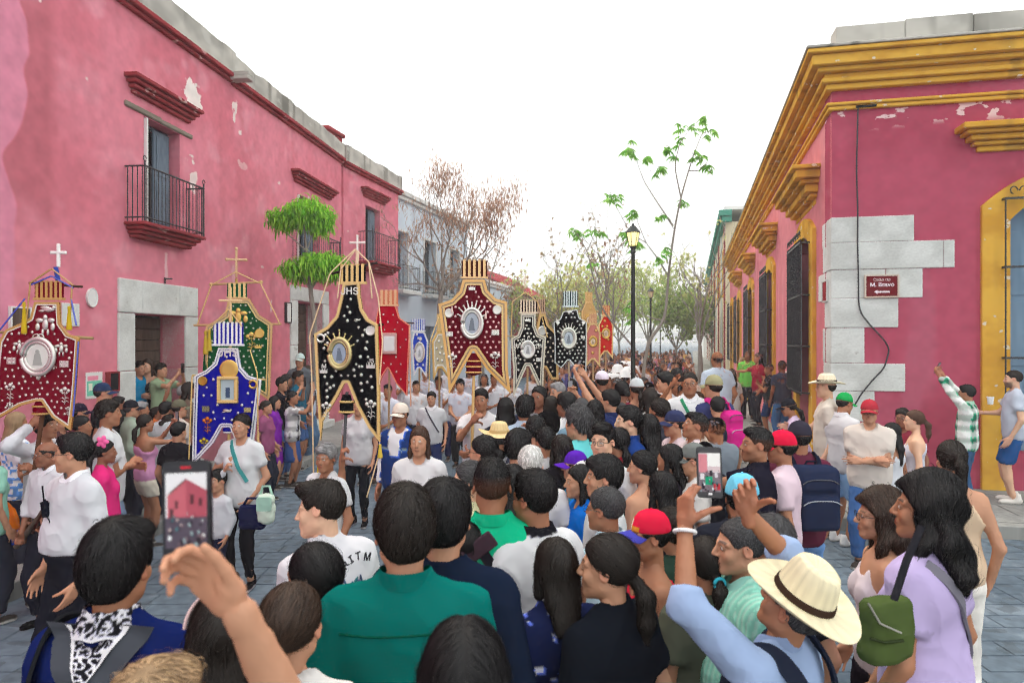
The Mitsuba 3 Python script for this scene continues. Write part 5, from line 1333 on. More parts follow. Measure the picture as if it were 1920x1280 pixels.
# ------------------------------------------------------------------ processional banners
GOLD, DGOLD, SILV = lin(222, 184, 104), lin(196, 150, 62), lin(226, 226, 220)
HEMI = None
def dome(r=.012, h=.007):
    g = np.arange(10) * np.pi / 5
    v = np.vstack([np.stack([r * np.cos(g), 0 * g, r * np.sin(g)], 1), np.stack([r * .7 * np.cos(g), 0 * g - h * .75, r * .7 * np.sin(g)], 1), [[0, -h, 0]]])
    f = [[i, (i + 1) % 10, 10 + (i + 1) % 10] for i in range(10)] + [[i, 10 + (i + 1) % 10, 10 + i] for i in range(10)] + [[10 + i, 10 + (i + 1) % 10, 20] for i in range(10)]
    return v, np.array(f)
class Banner:
    """cloth banner in its own plane: a to the right, b up (metres), from photo pixels at depth Y; yaw turns it about the pole"""
    def __init__(s, label, cx, cy, Y, yaw=0, tilt=0):
        s.k = thing('banner', label, 'banner', 'processional banners'); s.c = at(cx, cy, Y); s.cx, s.cy, s.s = cx, cy, F / Y
        s.R = rotz(yaw) @ roty(0); s.cy_ = math.cos(math.radians(yaw)); s.Y = Y
    def p(s, px, py): return np.array([(px - s.cx) / s.s / s.cy_, (s.cy - py) / s.s])
    def pts(s, l): return [tuple(s.p(*q)) for q in l]
    def wave(s, v):
        v = v.copy(); v[:, 1] += .012 * np.sin(v[:, 0] * 9 + v[:, 2] * 3 + s.cx) * np.clip(.3 - v[:, 2], 0, 1.2); return v
    def w(s, m, wave=True):
        v, f = vf(m)
        if wave: v = s.wave(v)
        return v @ s.R.T + s.c, f
    def flat(s, poly, t0, t1, name, bs, col, parent=None, smooth=False, **k):
        """polygon in (a, b) from depth -t0 (towards us) to t1 behind"""
        v, f = extrude(poly, t0 + t1); v = np.stack([v[:, 0], v[:, 2] - t0, v[:, 1]], 1)
        return add(name, s.w((v, f[:, ::-1])), bs, parent or s.k, col, smooth=smooth, **k)
    def body(s, half_l, half_r, col, border, bcol, lines=(), bs='m_velvet', fine=.03):
        P = Polygon(s.pts(half_l) + s.pts(half_r[::-1])).buffer(0); s.P = P
        # finely divided so that the cloth can hang in waves
        t = trimesh.creation.extrude_polygon(P, .012, engine='earcut'); t = t.subdivide_to_size(.09, max_iter=8)
        v = np.array(t.vertices); v = np.stack([v[:, 0], v[:, 2] - .006, v[:, 1]], 1)
        add('cloth', s.w((v, np.array(t.faces)[:, ::-1])), bs, s.k, np.asarray(col), smooth=40)
        off = 0
        for wd, c in [(border, bcol)] + list(lines):
            ring = P.buffer(-off).difference(P.buffer(-off - wd)); off += wd
            if c is not None and not ring.is_empty: s.flat(ring, .013, .010, 'border', 'm_trim', c)
        s.inset = off; return P
    def crown(s, x0, x1, y0, y1, n, col, alt, top=None):
        a0, b1 = s.p(x0, y0); a1, b0 = s.p(x1, y1); t = top if top is not None else 0
        s.flat(sbox(a0, b0, a1, b1), .006, .006, 'head_cloth', 'm_velvet', col)
        for i in range(n):
            u = a0 + (a1 - a0) * (i + .5) / n; w_ = (a1 - a0) / n * .27
            s.flat(sbox(u - w_, b0, u + w_, b1 + .012), .010, .007, 'stripe', 'm_trim', alt)
        s.flat(sbox(a0 - .01, b0 - .012, a1 + .01, b0 + .008), .014, .010, 'head_braid', 'm_trim', alt)
    def studs(s, sp, r, col, avoid=(), seed=0, parts=True, jit=.3, margin=.02):
        g = np.random.default_rng(seed); P = s.P.buffer(-s.inset - margin); x0, y0, x1, y1 = P.bounds
        for a in avoid: P = P.difference(a)
        d = shape(dome(r, r * .6), 'm_metal', col, True) if parts else None; pts = []
        for j in range(int((y1 - y0) / (sp * .87)) + 1):
            for i in range(int((x1 - x0) / sp) + 1):
                q = np.array([x0 + (i + .5 * (j % 2)) * sp, y0 + j * sp * .87]) + g.normal(0, jit * sp * .35, 2)
                if P.contains(Point(*q)): pts.append(q)
        if parts:
            for q in pts:
                v = s.w((np.array([[q[0], -.007, q[1]]]), np.zeros((0, 3), int)))[0][0]
                M = np.eye(4); M[:3, :3] = s.R * g.uniform(.8, 1.2); M[:3, 3] = v
                k = key_for('stud', s.k); scene[k] = {**d, 'to_world': T(M)}
        else:
            add('stud', cat_mesh([s.w(xf(dome(r, r * .6), t=[q[0], -.007, q[1]], s=None)) for q in pts]), 'm_metal', s.k, col, kind='stuff')
    def oval(s, px, py, rx, ry, tub, col, pane=(200, 205, 210), rays=0, name='frame', inner=.62, square=False, deep=0):
        a, b = s.p(px, py); rx, ry = rx / s.s, ry / s.s; k = key_for(name, s.k)
        g = np.linspace(0, 2 * np.pi, 49)
        d = -.02 - deep
        def loop(e): return np.stack([a + rx * e * np.cos(g), np.full(49, d), b + ry * e * np.sin(g)], 1)
        add('rim', s.w(tube(loop(1.0), tub, 8, False), False), 'm_metal', k, col); add('inner_rim', s.w(tube(loop(.80), tub * .75, 7, False), False), 'm_metal', k, col * .9)
        v, f = extrude(Polygon(np.stack([a + rx * np.cos(g[:-1]), b + ry * np.sin(g[:-1])], 1)), .012 + deep); add('backing', s.w((np.stack([v[:, 0], v[:, 2] - .018 - deep, v[:, 1]], 1), f[:, ::-1]), False), 'm_metal', k, col * .8, smooth=False)
        v, f = extrude(Polygon(np.stack([a + rx * .68 * np.cos(g[:-1]), b + ry * .72 * np.sin(g[:-1])], 1)), .004); add('picture', s.w((np.stack([v[:, 0], v[:, 2] - .024 - deep, v[:, 1]], 1), f[:, ::-1]), False), 'm_gloss', k, lin(*pane), smooth=False)
        # small standing figure inside the oval, as plain shapes
        fg = unary_union([Point(a, b + ry * .28).buffer(rx * .13), Polygon([(a - rx * .16, b + ry * .18), (a + rx * .16, b + ry * .18), (a + rx * .30, b - ry * .5), (a - rx * .30, b - ry * .5)])]); v, f = extrude(fg, .003)
        add('figure', s.w((np.stack([v[:, 0], v[:, 2] - .028 - deep, v[:, 1]], 1), f[:, ::-1]), False), 'm_plain', k, lin(*pane) * .55, smooth=False)
        for i in range(rays):
            t = math.pi * (.14 + .72 * i / max(1, rays - 1)); e0, e1 = 1.05, 1.42 + .16 * (i % 2)
            q0, q1 = np.array([a + rx * e0 * math.cos(t), d, b + ry * e0 * math.sin(t)]), np.array([a + rx * (e1 + .1) * math.cos(t), d, b + ry * e1 * math.sin(t)])
            add('ray', s.w(tube(np.array([q0, (q0 + q1) / 2, q1]), np.array([.010, .008, .004]) * ry / .12, 6), False), 'm_metal', k, col)
            add('ray_tip', s.w(xf(vf(trimesh.creation.icosphere(1, .010 * ry / .12)), t=q1), False), 'm_metal', k, col)
        return k
    def milagro(s, px, py, size, kind_, col=SILV, seed=0):
        """small raised silver ornament"""
        a, b = s.p(px, py); z = size / s.s; r = np.random.default_rng(seed + int(px)); ms = []
        if kind_ == 'sprig':
            ms.append(tube([[a, -.010, b - z], [a + .1 * z, -.012, b - .2 * z], [a, -.010, b + .5 * z]], .04 * z, 5))
            for sx in (-1, 1):
                for q in (-.65, -.25): ms.append(tube([[a, -.01, b + (q - .15) * z], [a + sx * .25 * z, -.013, b + (q + .08) * z], [a + sx * .48 * z, -.010, b + (q - .05) * z]], np.array([.03, .07, .02]) * z, 6))
            for x_, y_, e in ((-.42, .62, .24), (.0, .85, .27), (.42, .62, .24), (-.22, .35, .15), (.24, .36, .15)): ms.append(xf(vf(trimesh.creation.icosphere(1, 1.0)), s=[e * z, .012, e * z], t=[a + x_ * z, -.008, b + y_ * z]))
        elif kind_ == 'crown':
            P = Polygon([(-1, -.5), (1, -.5), (1, -.2), (1.05, .7), (.62, .1), (.34, .85), (0, .15), (-.34, .85), (-.62, .1), (-1.05, .7), (-1, -.2)]); v, f = extrude(P, .01); ms.append((np.stack([a + v[:, 0] * z * .6, v[:, 2] - .018, b + v[:, 1] * z * .6], 1), f[:, ::-1]))
        elif kind_ == 'scroll':
            g = np.linspace(0, 5, 20)
            for sx in (-1, 1): ms.append(tube(np.stack([a + sx * z * (.1 + .5 * np.exp(-g * .3) * np.cos(g)), np.full(20, -.014), b + z * (.5 * np.exp(-g * .3) * np.sin(g))], 1), .07 * z, 6))
            ms.append(xf(vf(trimesh.creation.icosphere(1, 1.0)), s=[.2 * z, .012, .3 * z], t=[a, -.008, b]))
        elif kind_ == 'disc':
            ms.append(xf(lathe([(.001, .012), (.5, .011), (.85, .014), (1, .006), (1, 0)], 20), s=[z, z, 1], R=rotx(90), t=[a, -.006, b]))
        elif kind_ == 'ring': g = np.linspace(0, 2 * np.pi, 21); ms.append(tube(np.stack([a + z * .75 * np.cos(g), np.full(21, -.012), b + z * .75 * np.sin(g)], 1), .25 * z, 6, False))
        elif kind_ == 'bird':
            for x_, y_, e1, e2 in ((0, 0, .7, .28), (.55, .2, .24, .2), (-.35, .2, .55, .18), (-.7, -.15, .35, .14)): ms.append(xf(vf(trimesh.creation.icosphere(1, 1.0)), s=[e1 * z, .014, e2 * z], t=[a + x_ * z, -.008, b + y_ * z]))
        elif kind_ == 'angel':
            for x_, y_, e1, e2 in ((0, .5, .22, .25), (0, -.1, .28, .5), (-.5, .25, .35, .22), (.5, .25, .35, .22), (-.65, -.3, .22, .35), (.65, -.3, .22, .35), (-.2, -.75, .12, .3), (.25, -.75, .12, .3)): ms.append(xf(vf(trimesh.creation.icosphere(1, 1.0)), s=[e1 * z, .014, e2 * z], t=[a + x_ * z, -.008, b + y_ * z]))
        elif kind_ == 'plaque':
            ms.append(xf(boxm(-1, 1, -.012, 0, -.75, .75), s=[z * .7, 1, z * .7], t=[a, -.006, b]))
            for i in range(4): ms.append(xf(vf(trimesh.creation.icosphere(1, 1.0)), s=[.22 * z, .01, .18 * z], t=[a + (i % 2 - .5) * .7 * z, -.018, b + (i // 2 - .5) * .6 * z]))
        add('ornament', s.w(cat_mesh(ms)), 'm_metal', s.k, col, smooth=40)
    def text(s, txt, px, py, h, col=SILV):
        a, b = s.p(px, py); m = meshkit.text_mesh(txt, h / s.s, .006, True); v, f = vf(m); v = v.copy(); v[:, 0] -= v[:, 0].max() / 2
        add('lettering', s.w((np.stack([a + v[:, 0], -.008 - v[:, 2], b + v[:, 1]], 1), f)), 'm_metal', s.k, col, smooth=False)
    def rod(s, x0, y0, x1, y1, r, name='crossbar', bs='m_plain', col=None, d=.03, balls=False):
        a0, b0 = s.p(x0, y0); a1, b1 = s.p(x1, y1)
        k = add(name, s.w(tube([[a0, d, b0], [(a0 + a1) / 2, d, (b0 + b1) / 2], [a1, d, b1]], r, 10), False), bs, s.k, lin(150, 110, 70) if col is None else col)
        if balls:
            for a, b in ((a0, b0), (a1, b1)): add('finial', s.w(xf(vf(trimesh.creation.icosphere(2, r * 1.9)), t=[a, d, b]), False), bs, k, lin(190, 160, 110) if col is None else col)
    def cord(s, l, col, r=.006, name='cord', d=-.02):
        q = np.array([[*s.p(*x)] for x in l]); q = np.stack([q[:, 0], np.full(len(q), d), q[:, 1]], 1)
        t = np.linspace(0, len(q) - 1, 8 * len(q)); q2 = np.stack([np.interp(t, np.arange(len(q)), q[:, i]) for i in range(3)], 1)
        add(name, s.w(tube(q2, r, 6), False), 'm_trim', s.k, col)
    def tassel(s, px, py, L, col, w_=5):
        a, b = s.p(px, py); L = L / s.s; w_ = w_ / s.s
        m = lathe([(.001, 0), (w_ * .5, -.02 * L), (w_ * .6, -.12 * L), (w_ * .35, -.2 * L), (w_ * .5, -.24 * L), (w_, -.95 * L), (w_ * .8, -L), (.001, -L)], 12); v, f = m
        v = v * (1 + .0 * v) ; add('tassel', s.w((v + [a, -.03, b], f), False), 'm_cloth', s.k, col, smooth=40)
    def cross(s, px, py, h, w_, r, col, fancy=False):
        a, b = s.p(px, py); h /= s.s; w_ /= s.s; k = key_for('cross', s.k); t = r
        add('upright', s.w(boxm(a - t, a + t, .03 - t, .03 + t, b, b + h, t * .4), False), 'm_trim', k, col, smooth=30); add('arm', s.w(boxm(a - w_ / 2, a + w_ / 2, .03 - t * 1.05, .03 + t * 1.05, b + h * .62 - t, b + h * .62 + t, t * .4), False), 'm_trim', k, col, smooth=30)
        if fancy:
            for x_, y_ in ((0, h), (-w_ / 2, h * .62), (w_ / 2, h * .62)): add('tip', s.w(xf(vf(trimesh.creation.icosphere(1, t * 1.6)), t=[a + x_, .03, b + y_]), False), 'm_trim', k, col)
    def pole(s, x0, y0, x1, y1, r=.016, col=None, d=.03):
        s.rod(x0, y0, x1, y1, r, 'pole', 'm_plain', col, d)
    def bag(s, px, py0, py1, w_, col, stripe, n=3):
        """little cloth sleeve that hangs where the pole meets the notch"""
        a, b1 = s.p(px, py0); _, b0 = s.p(px, py1); w_ /= s.s; k = key_for('pole_sleeve', s.k)
        m = lathe([(.02, b0), (w_ * .5, b0 + .02), (w_ * .52, (b0 + b1) / 2), (w_ * .3, b1)], 14); add('sleeve', s.w((m[0] * [1, .6, 1] + [a, .02, 0], m[1]), False), 'm_velvet', k, col)
        for i in range(n):
            z = b0 + (b1 - b0) * (.15 + .5 * i / max(1, n - 1)) if n > 1 else b0 + .01
            rr = np.interp(z, [b0, b0 + .02, (b0 + b1) / 2, b1], [.02, w_ * .5, w_ * .52, w_ * .3]) + .004; g = np.linspace(0, 2 * np.pi, 21)
            add('braid', s.w(tube(np.stack([a + rr * np.cos(g), .02 + .6 * rr * np.sin(g), np.full(21, z)], 1), .009, 6, False), False), 'm_trim', k, stripe)
ELL = lambda s, px, py, rx, ry: (lambda c: Point(0, 0).buffer(1).__class__(np.stack([c[0] + rx / s.s * np.cos(np.linspace(0, 6.2, 24)), c[1] + ry / s.s * np.sin(np.linspace(0, 6.2, 24))], 1)))(s.p(px, py))
MAR, BLK, BLU, GRN, RED, WH = lin(118, 12, 34), lin(14, 14, 18), lin(20, 22, 150), lin(8, 78, 40), lin(178, 16, 42), lin(232, 234, 238)

# maroon banner with silver oval, far left
b = Banner('maroon velvet banner with silver oval mirror and white cross on top, far left', 75, 690, 5.6)
b.body([(70, 752), (40, 760), (-6, 786), (-14, 770), (0, 640), (12, 618), (40, 606), (58, 596), (66, 566)], [(70, 752), (92, 790), (132, 806), (140, 740), (148, 634), (128, 626), (112, 606), (113, 566)][0:0] or [(80, 752), (100, 782), (133, 806), (141, 740), (149, 634), (128, 626), (114, 606), (112, 566)], MAR, .020, DGOLD, [(.008, SILV)])
b.crown(66, 119, 529, 560, 6, MAR, DGOLD)
b.oval(74, 668, 30, 33, .022, SILV, (225, 228, 222), 0)
for q in ((38, 648, 15, 'angel'), (116, 652, 15, 'angel'), (24, 676, 12, 'plaque'), (122, 682, 12, 'plaque'), (86, 606, 22, 'angel'), (92, 580, 18, 'bird'), (20, 735, 16, 'sprig'), (122, 742, 16, 'sprig'), (20, 758, 8, 'angel'), (128, 770, 8, 'sprig'), (74, 706, 22, 'scroll'), (48, 690, 10, 'scroll'), (102, 690, 10, 'scroll'), (74, 632, 18, 'scroll')): b.milagro(*q)
b.studs(.058, .011, SILV, [ELL(b, 74, 668, 42, 46), ELL(b, 38, 648, 16, 16), ELL(b, 116, 652, 16, 16), ELL(b, 24, 676, 12, 10), ELL(b, 122, 682, 12, 10), ELL(b, 88, 600, 22, 30), ELL(b, 20, 740, 14, 20), ELL(b, 122, 746, 14, 20)], 1)
b.rod(-14, 622, 170, 634, .012, col=lin(165, 140, 100)); b.rod(50, 530, 150, 537, .010, col=lin(80, 60, 50))
for l in ([(99, 505), (58, 532)], [(101, 505), (140, 535)], [(60, 532), (52, 606)], [(138, 537), (134, 600)]): b.cord(l, DGOLD)
for l in ([(50, 560), (0, 622)], [(136, 560), (146, 610)], [(150, 640), (140, 780)], [(99, 518), (62, 534)], [(100, 518), (140, 540)]): b.cord(l, lin(40, 70, 200))
for q in ((50, 566, 60), (134, 574, 45)): b.tassel(q[0], q[1], q[2], lin(205, 175, 40), 5)
b.cross(105, 500, 44, 30, .012, lin(245, 245, 240)); b.pole(104, 525, 100, 500, .018, lin(60, 80, 170)); b.pole(76, 770, 40, 1020, .018, lin(95, 65, 50))
b.bag(72, 752, 780, 26, MAR, DGOLD, 2)
# green banner behind
b = Banner('dark green banner with gold edging behind the blue banner', 450, 640, 10.6, 12)
b.body([(445, 720), (400, 740), (385, 760), (388, 650), (392, 612), (424, 590), (430, 560)], [(455, 720), (480, 735), (502, 752), (504, 690), (507, 606), (484, 590), (467, 560)], GRN, .035, DGOLD, [(.012, lin(20, 60, 30)), (.022, GOLD)])
b.crown(428, 462, 532, 558, 4, GRN, GOLD)
for q in ((447, 592, 20, 'angel'), (484, 625, 9, 'disc'), (482, 650, 10, 'crown'), (470, 640, 16, 'sprig')): b.milagro(*q, col=GOLD)
b.studs(.10, .016, SILV, [ELL(b, 447, 592, 16, 20)], 2)
b.rod(400, 534, 486, 528, .016, col=lin(205, 170, 120), balls=True); b.rod(370, 610, 522, 607, .016, col=lin(205, 170, 120)); b.cross(443, 520, 54, 34, .016, lin(215, 175, 120), True); b.pole(443, 522, 452, 880, .018, lin(190, 160, 90))
for l in ([(443, 510), (404, 534)], [(443, 510), (484, 530)], [(486, 530), (520, 607)], [(402, 534), (378, 608)], [(500, 700), (505, 900)]): b.cord(l, GOLD, .010)
for q in ((392, 620, 44), (398, 618, 40)): b.tassel(*q, lin(200, 175, 60), 5)
# blue banner
b = Banner('royal blue banner with gold picture frame and blue white striped head', 426, 740, 6.5)
b.body([(418, 800), (400, 830), (361, 872), (362, 800), (366, 704), (386, 694), (402, 680), (410, 652)], [(432, 800), (448, 836), (470, 884), (476, 830), (490, 712), (466, 704), (452, 688), (446, 652)], BLU, .014, WH, [(.008, BLU * .6), (.014, WH)])
b.crown(400, 456, 606, 646, 7, BLU, WH)
b.text('JHS', 428, 668, 15); b.milagro(430, 692, 18, 'disc', GOLD); b.milagro(381, 714, 9, 'disc', DGOLD); b.milagro(475, 720, 9, 'ring', GOLD)
a_, b_ = b.p(429, 730); fk = key_for('picture_frame', b.k); w_, h_ = 19 / b.s, 25 / b.s
for x0, x1, z0, z1 in ((-w_, w_, h_ - .03, h_), (-w_, w_, -h_, -h_ + .03), (-w_, -w_ + .03, -h_ + .03, h_ - .03), (w_ - .03, w_, -h_ + .03, h_ - .03)): add('moulding', b.w(boxm(a_ + x0, a_ + x1, -.05, -.006, b_ + z0, b_ + z1, .006), False), 'm_trim', fk, GOLD, smooth=30)
add('picture', b.w(boxm(a_ - w_ + .03, a_ + w_ - .03, -.025, -.006, b_ - h_ + .03, b_ + h_ - .03), False), 'm_gloss', fk, lin(175, 195, 205), smooth=False)
add('figure', b.w(boxm(a_ - .02, a_ + .02, -.028, -.0252, b_ - h_ + .05, b_ + .02), False), 'm_plain', fk, lin(70, 90, 120), smooth=False)
for q in ((387, 766, 10, 'plaque', lin(150, 150, 120)), (465, 768, 9, 'plaque', lin(190, 180, 130)), (428, 770, 11, 'bird', lin(220, 215, 200)), (389, 797, 15, 'sprig', lin(225, 130, 50)), (461, 800, 14, 'sprig', lin(225, 140, 40)), (382, 835, 14, 'sprig', lin(210, 190, 60)), (460, 838, 13, 'sprig', lin(215, 190, 50))): b.milagro(*q[:4], col=q[4])
b.studs(.085, .013, SILV, [ELL(b, 429, 720, 28, 50), ELL(b, 387, 766, 12, 10), ELL(b, 465, 768, 12, 10), ELL(b, 389, 797, 15, 20), ELL(b, 461, 800, 15, 20), ELL(b, 428, 770, 14, 12), ELL(b, 382, 836, 10, 16), ELL(b, 460, 838, 10, 16)], 3)
b.rod(358, 704, 496, 712, .010, col=lin(190, 165, 110)); b.cross(430, 604, 66, 44, .010, lin(225, 190, 130)); b.pole(430, 606, 424, 1005, .014, lin(200, 170, 110))
for l in ([(430, 580), (400, 610)], [(430, 580), (456, 612)], [(470, 655), (484, 700), (486, 880)], [(362, 704), (356, 860)]): b.cord(l, GOLD, .006)
b.bag(426, 798, 812, 20, BLU, WH, 1)
# big black banner
b = Banner('tall black velvet banner with gold edging, oval gold shrine and JHS in silver', 655, 660, 5.3, -6)
b.body([(646, 718), (634, 742), (605, 790), (601, 826), (594, 740), (588, 626), (612, 612), (630, 592), (638, 560), (644, 530)], [(650, 718), (668, 760), (690, 800), (713, 828), (713, 740), (710, 612), (694, 598), (682, 580), (674, 552), (680, 526)][0:0] or [(652, 718), (670, 762), (692, 802), (713, 828), (714, 740), (710, 608), (692, 598), (681, 580), (676, 552), (676, 528)], BLK, .020, GOLD, [(.006, DGOLD * .5)])
b.crown(636, 686, 498, 530, 5, BLK, GOLD)
b.text('JHS', 656, 552, 13); b.oval(642, 662, 20, 27, .020, lin(205, 190, 140), (150, 165, 185), 7, 'shrine', deep=.05)
for q in ((601, 634, 9, 'ring'), (696, 620, 10, 'disc'), (607, 696, 12, 'crown'), (697, 686, 14, 'crown'), (612, 770, 16, 'sprig'), (696, 768, 18, 'sprig'), (672, 600, 8, 'bird')): b.milagro(*q)
b.text('JS', 697, 680, 8); b.text('M', 607, 690, 8)
b.studs(.062, .0125, SILV, [ELL(b, 642, 648, 28, 50), ELL(b, 656, 546, 18, 12), ELL(b, 601, 634, 9, 9), ELL(b, 696, 620, 10, 10), ELL(b, 607, 694, 13, 12), ELL(b, 697, 684, 15, 13), ELL(b, 612, 770, 13, 20), ELL(b, 696, 770, 15, 22)], 4, jit=.5)
b.rod(618, 512, 706, 492, .010, col=lin(60, 50, 50)); b.rod(582, 630, 718, 608, .009, col=lin(50, 45, 45)); b.cross(668, 474, 32, 26, .007, lin(235, 225, 220), True); b.pole(667, 500, 668, 470, .013, lin(240, 215, 190)); b.pole(648, 735, 636, 960, .012, lin(90, 90, 95))
for l in ([(668, 468), (620, 512), (580, 628), (584, 700), (588, 900)], [(668, 468), (694, 492), (712, 560), (720, 640), (714, 720)], [(640, 508), (634, 560)], [(694, 494), (700, 560)], [(668, 470), (640, 506)], [(716, 840), (690, 930)]): b.cord(l, lin(235, 200, 160), .0055)
for q in ((716, 830, 26), (600, 832, 60)): b.tassel(*q, lin(205, 180, 70), 5)
b.bag(648, 740, 778, 26, BLK, GOLD, 2)
# red banner half hidden behind it
b = Banner('plain crimson banner half hidden behind the tall black one', 738, 640, 7.8, -10)
b.body([(726, 690), (716, 706), (705, 740), (704, 600), (710, 572)], [(728, 690), (744, 720), (764, 742), (770, 610), (750, 596), (742, 572)], RED, .012, lin(225, 120, 80), [])
b.crown(711, 746, 545, 572, 4, lin(215, 130, 100), lin(225, 170, 120))
a_, b_ = b.p(731, 644); fk = key_for('picture_frame', b.k); w_, h_ = 15 / b.s, 20 / b.s
add('moulding', b.w(boxm(a_ - w_, a_ + w_, -.03, -.006, b_ - h_, b_ + h_, .008), False), 'm_metal', fk, lin(215, 175, 170), smooth=30); add('picture', b.w(boxm(a_ - w_ * .7, a_ + w_ * .7, -.034, -.0302, b_ - h_ * .7, b_ + h_ * .7), False), 'm_gloss', fk, lin(225, 228, 228), smooth=False)
b.studs(.11, .011, SILV, [ELL(b, 731, 644, 20, 26)], 5); b.pole(728, 690, 726, 850, .012, lin(170, 140, 110)); b.rod(700, 600, 776, 606, .009, col=lin(60, 50, 50)); b.cord([(770, 612), (772, 760)], lin(235, 170, 140), .008)
# small blue and white one, and a pale golden one behind
b = Banner('small blue and white banner far back between the crimson and maroon ones', 786, 650, 15)
b.body([(784, 690), (776, 706), (772, 640), (776, 622)], [(788, 690), (800, 708), (803, 640), (796, 622)], lin(40, 70, 190), .03, WH, [])
b.crown(772, 797, 598, 620, 6, lin(50, 80, 190), WH); b.oval(787, 660, 9, 18, .02, SILV, (225, 230, 235), 0); b.studs(.13, .03, WH, [ELL(b, 787, 660, 12, 22)], 6, parts=False); b.pole(786, 690, 786, 760, .02, lin(160, 130, 90))
for q in ((787, 634, 7, 'crown'),): b.milagro(*q)
b = Banner('pale lace and gold banner seen edge on left of the big maroon banner', 826, 650, 13, 55)
b.body([(822, 690), (814, 710), (812, 640), (820, 622)], [(828, 690), (838, 708), (840, 640), (832, 622)], lin(190, 180, 150), .04, GOLD, [(.03, SILV)]); b.crown(820, 832, 590, 620, 4, lin(200, 190, 160), GOLD); b.studs(.14, .03, SILV, [], 7, parts=False); b.pole(826, 690, 826, 770, .02, lin(160, 130, 90)); b.cord([(826, 580), (808, 640), (806, 740)], GOLD, .01)
# big maroon banner in the middle
b = Banner('big maroon velvet banner in the middle with silver studs and octagonal silver frame', 888, 640, 7.3)
b.body([(886, 658), (868, 690), (842, 738), (838, 690), (822, 570), (846, 562), (862, 546), (868, 524)], [(889, 658), (912, 692), (958, 738), (952, 690), (951, 566), (930, 560), (914, 544), (909, 524)], MAR * .62, .030, lin(225, 170, 70), [(.010, MAR * .3), (.022, GOLD)])
b.crown(866, 913, 489, 520, 5, lin(70, 35, 20), lin(232, 186, 110))
b.oval(885, 606, 19, 27, .022, SILV, (165, 175, 188), 9)
for q in ((842, 587, 9, 'disc'), (932, 581, 9, 'disc'), (843, 626, 9, 'plaque'), (929, 623, 10, 'plaque'), (885, 541, 10, 'crown'), (848, 678, 15, 'sprig'), (928, 676, 16, 'sprig')): b.milagro(*q)
b.studs(.062, .0145, lin(240, 205, 205), [ELL(b, 885, 598, 27, 42), ELL(b, 842, 587, 10, 10), ELL(b, 932, 581, 10, 10), ELL(b, 843, 626, 9, 9), ELL(b, 929, 623, 10, 9), ELL(b, 885, 541, 10, 8), ELL(b, 848, 680, 11, 17), ELL(b, 928, 678, 13, 18)], 8, jit=.15)
b.bag(888, 662, 704, 28, MAR * .6, lin(235, 180, 90), 3); b.pole(888, 704, 884, 860, .016, lin(225, 190, 130))
for q in ((848, 574, 12), (911, 582, 16)): b.tassel(*q, lin(225, 200, 190), 2.5)
# black and white ones to the right
b = Banner('black and white studded banner with silver medallion right of the maroon one', 988, 650, 8.6, 8)
b.body([(988, 686), (976, 712), (962, 744), (962, 690), (958, 634), (970, 628), (976, 612), (976, 588)], [(992, 686), (1004, 712), (1018, 744), (1020, 690), (1024, 632), (1010, 626), (1004, 610), (1004, 588)], BLK, .020, lin(205, 200, 175), [(.012, BLK), (.012, lin(215, 210, 190))])
b.crown(974, 1006, 564, 586, 6, BLK, lin(225, 200, 170)); b.oval(989, 655, 12, 15, .02, SILV, (215, 220, 222), 7)
for q in ((989, 600, 9, 'crown'), (968, 648, 7, 'angel'), (1010, 648, 7, 'angel'), (968, 672, 7, 'scroll'), (1010, 674, 7, 'plaque')): b.milagro(*q)
b.studs(.055, .015, lin(235, 235, 225), [ELL(b, 989, 655, 16, 20)], 9, parts=False); b.pole(990, 690, 989, 760, .014, lin(180, 150, 110)); b.rod(952, 630, 1028, 630, .01, col=lin(170, 160, 140)); b.cross(985, 540, 24, 18, .008, lin(235, 215, 190)); b.cord([(985, 548), (960, 566), (958, 632)], GOLD, .006); b.cord([(985, 548), (1008, 566), (1026, 632)], GOLD, .006)
b = Banner('black banner with gold edge partly behind the black and white one', 1026, 650, 9.4, 20)
b.body([(1018, 690), (1008, 700), (1006, 610), (1010, 588)], [(1022, 690), (1034, 712), (1048, 712), (1047, 640), (1042, 622), (1028, 608), (1022, 588)], BLK, .020, DGOLD, [(.016, GOLD)])
b.crown(1006, 1022, 562, 586, 4, lin(60, 40, 30), lin(190, 150, 110)); b.milagro(1016, 620, 9, 'disc'); b.studs(.075, .016, lin(235, 225, 200), [], 10, parts=False); b.pole(1022, 690, 1022, 760, .014, lin(150, 120, 90))
b = Banner('black banner with silver oval and pale striped head on the right of the row', 1069, 640, 9.0)
b.body([(1064, 675), (1052, 690), (1040, 680), (1040, 640), (1038, 604), (1050, 598), (1056, 584)], [(1068, 675), (1084, 694), (1099, 708), (1100, 650), (1100, 604), (1086, 596), (1082, 580)], BLK, .012, lin(200, 210, 210), [])
b.crown(1056, 1083, 547, 574, 6, lin(40, 60, 60), lin(205, 220, 220)); b.oval(1066, 634, 13, 18, .022, lin(215, 218, 205), (175, 190, 200), 9)
for q in ((1068, 584, 7, 'crown'), (1093, 632, 5, 'plaque'), (1046, 604, 4, 'disc'), (1094, 604, 4, 'disc')): b.milagro(*q)
b.studs(.055, .014, lin(225, 230, 225), [ELL(b, 1066, 626, 18, 28)], 11, parts=False); b.pole(1067, 678, 1066, 770, .014, lin(180, 160, 130)); b.tassel(1062, 700, 34, lin(90, 85, 130), 6)
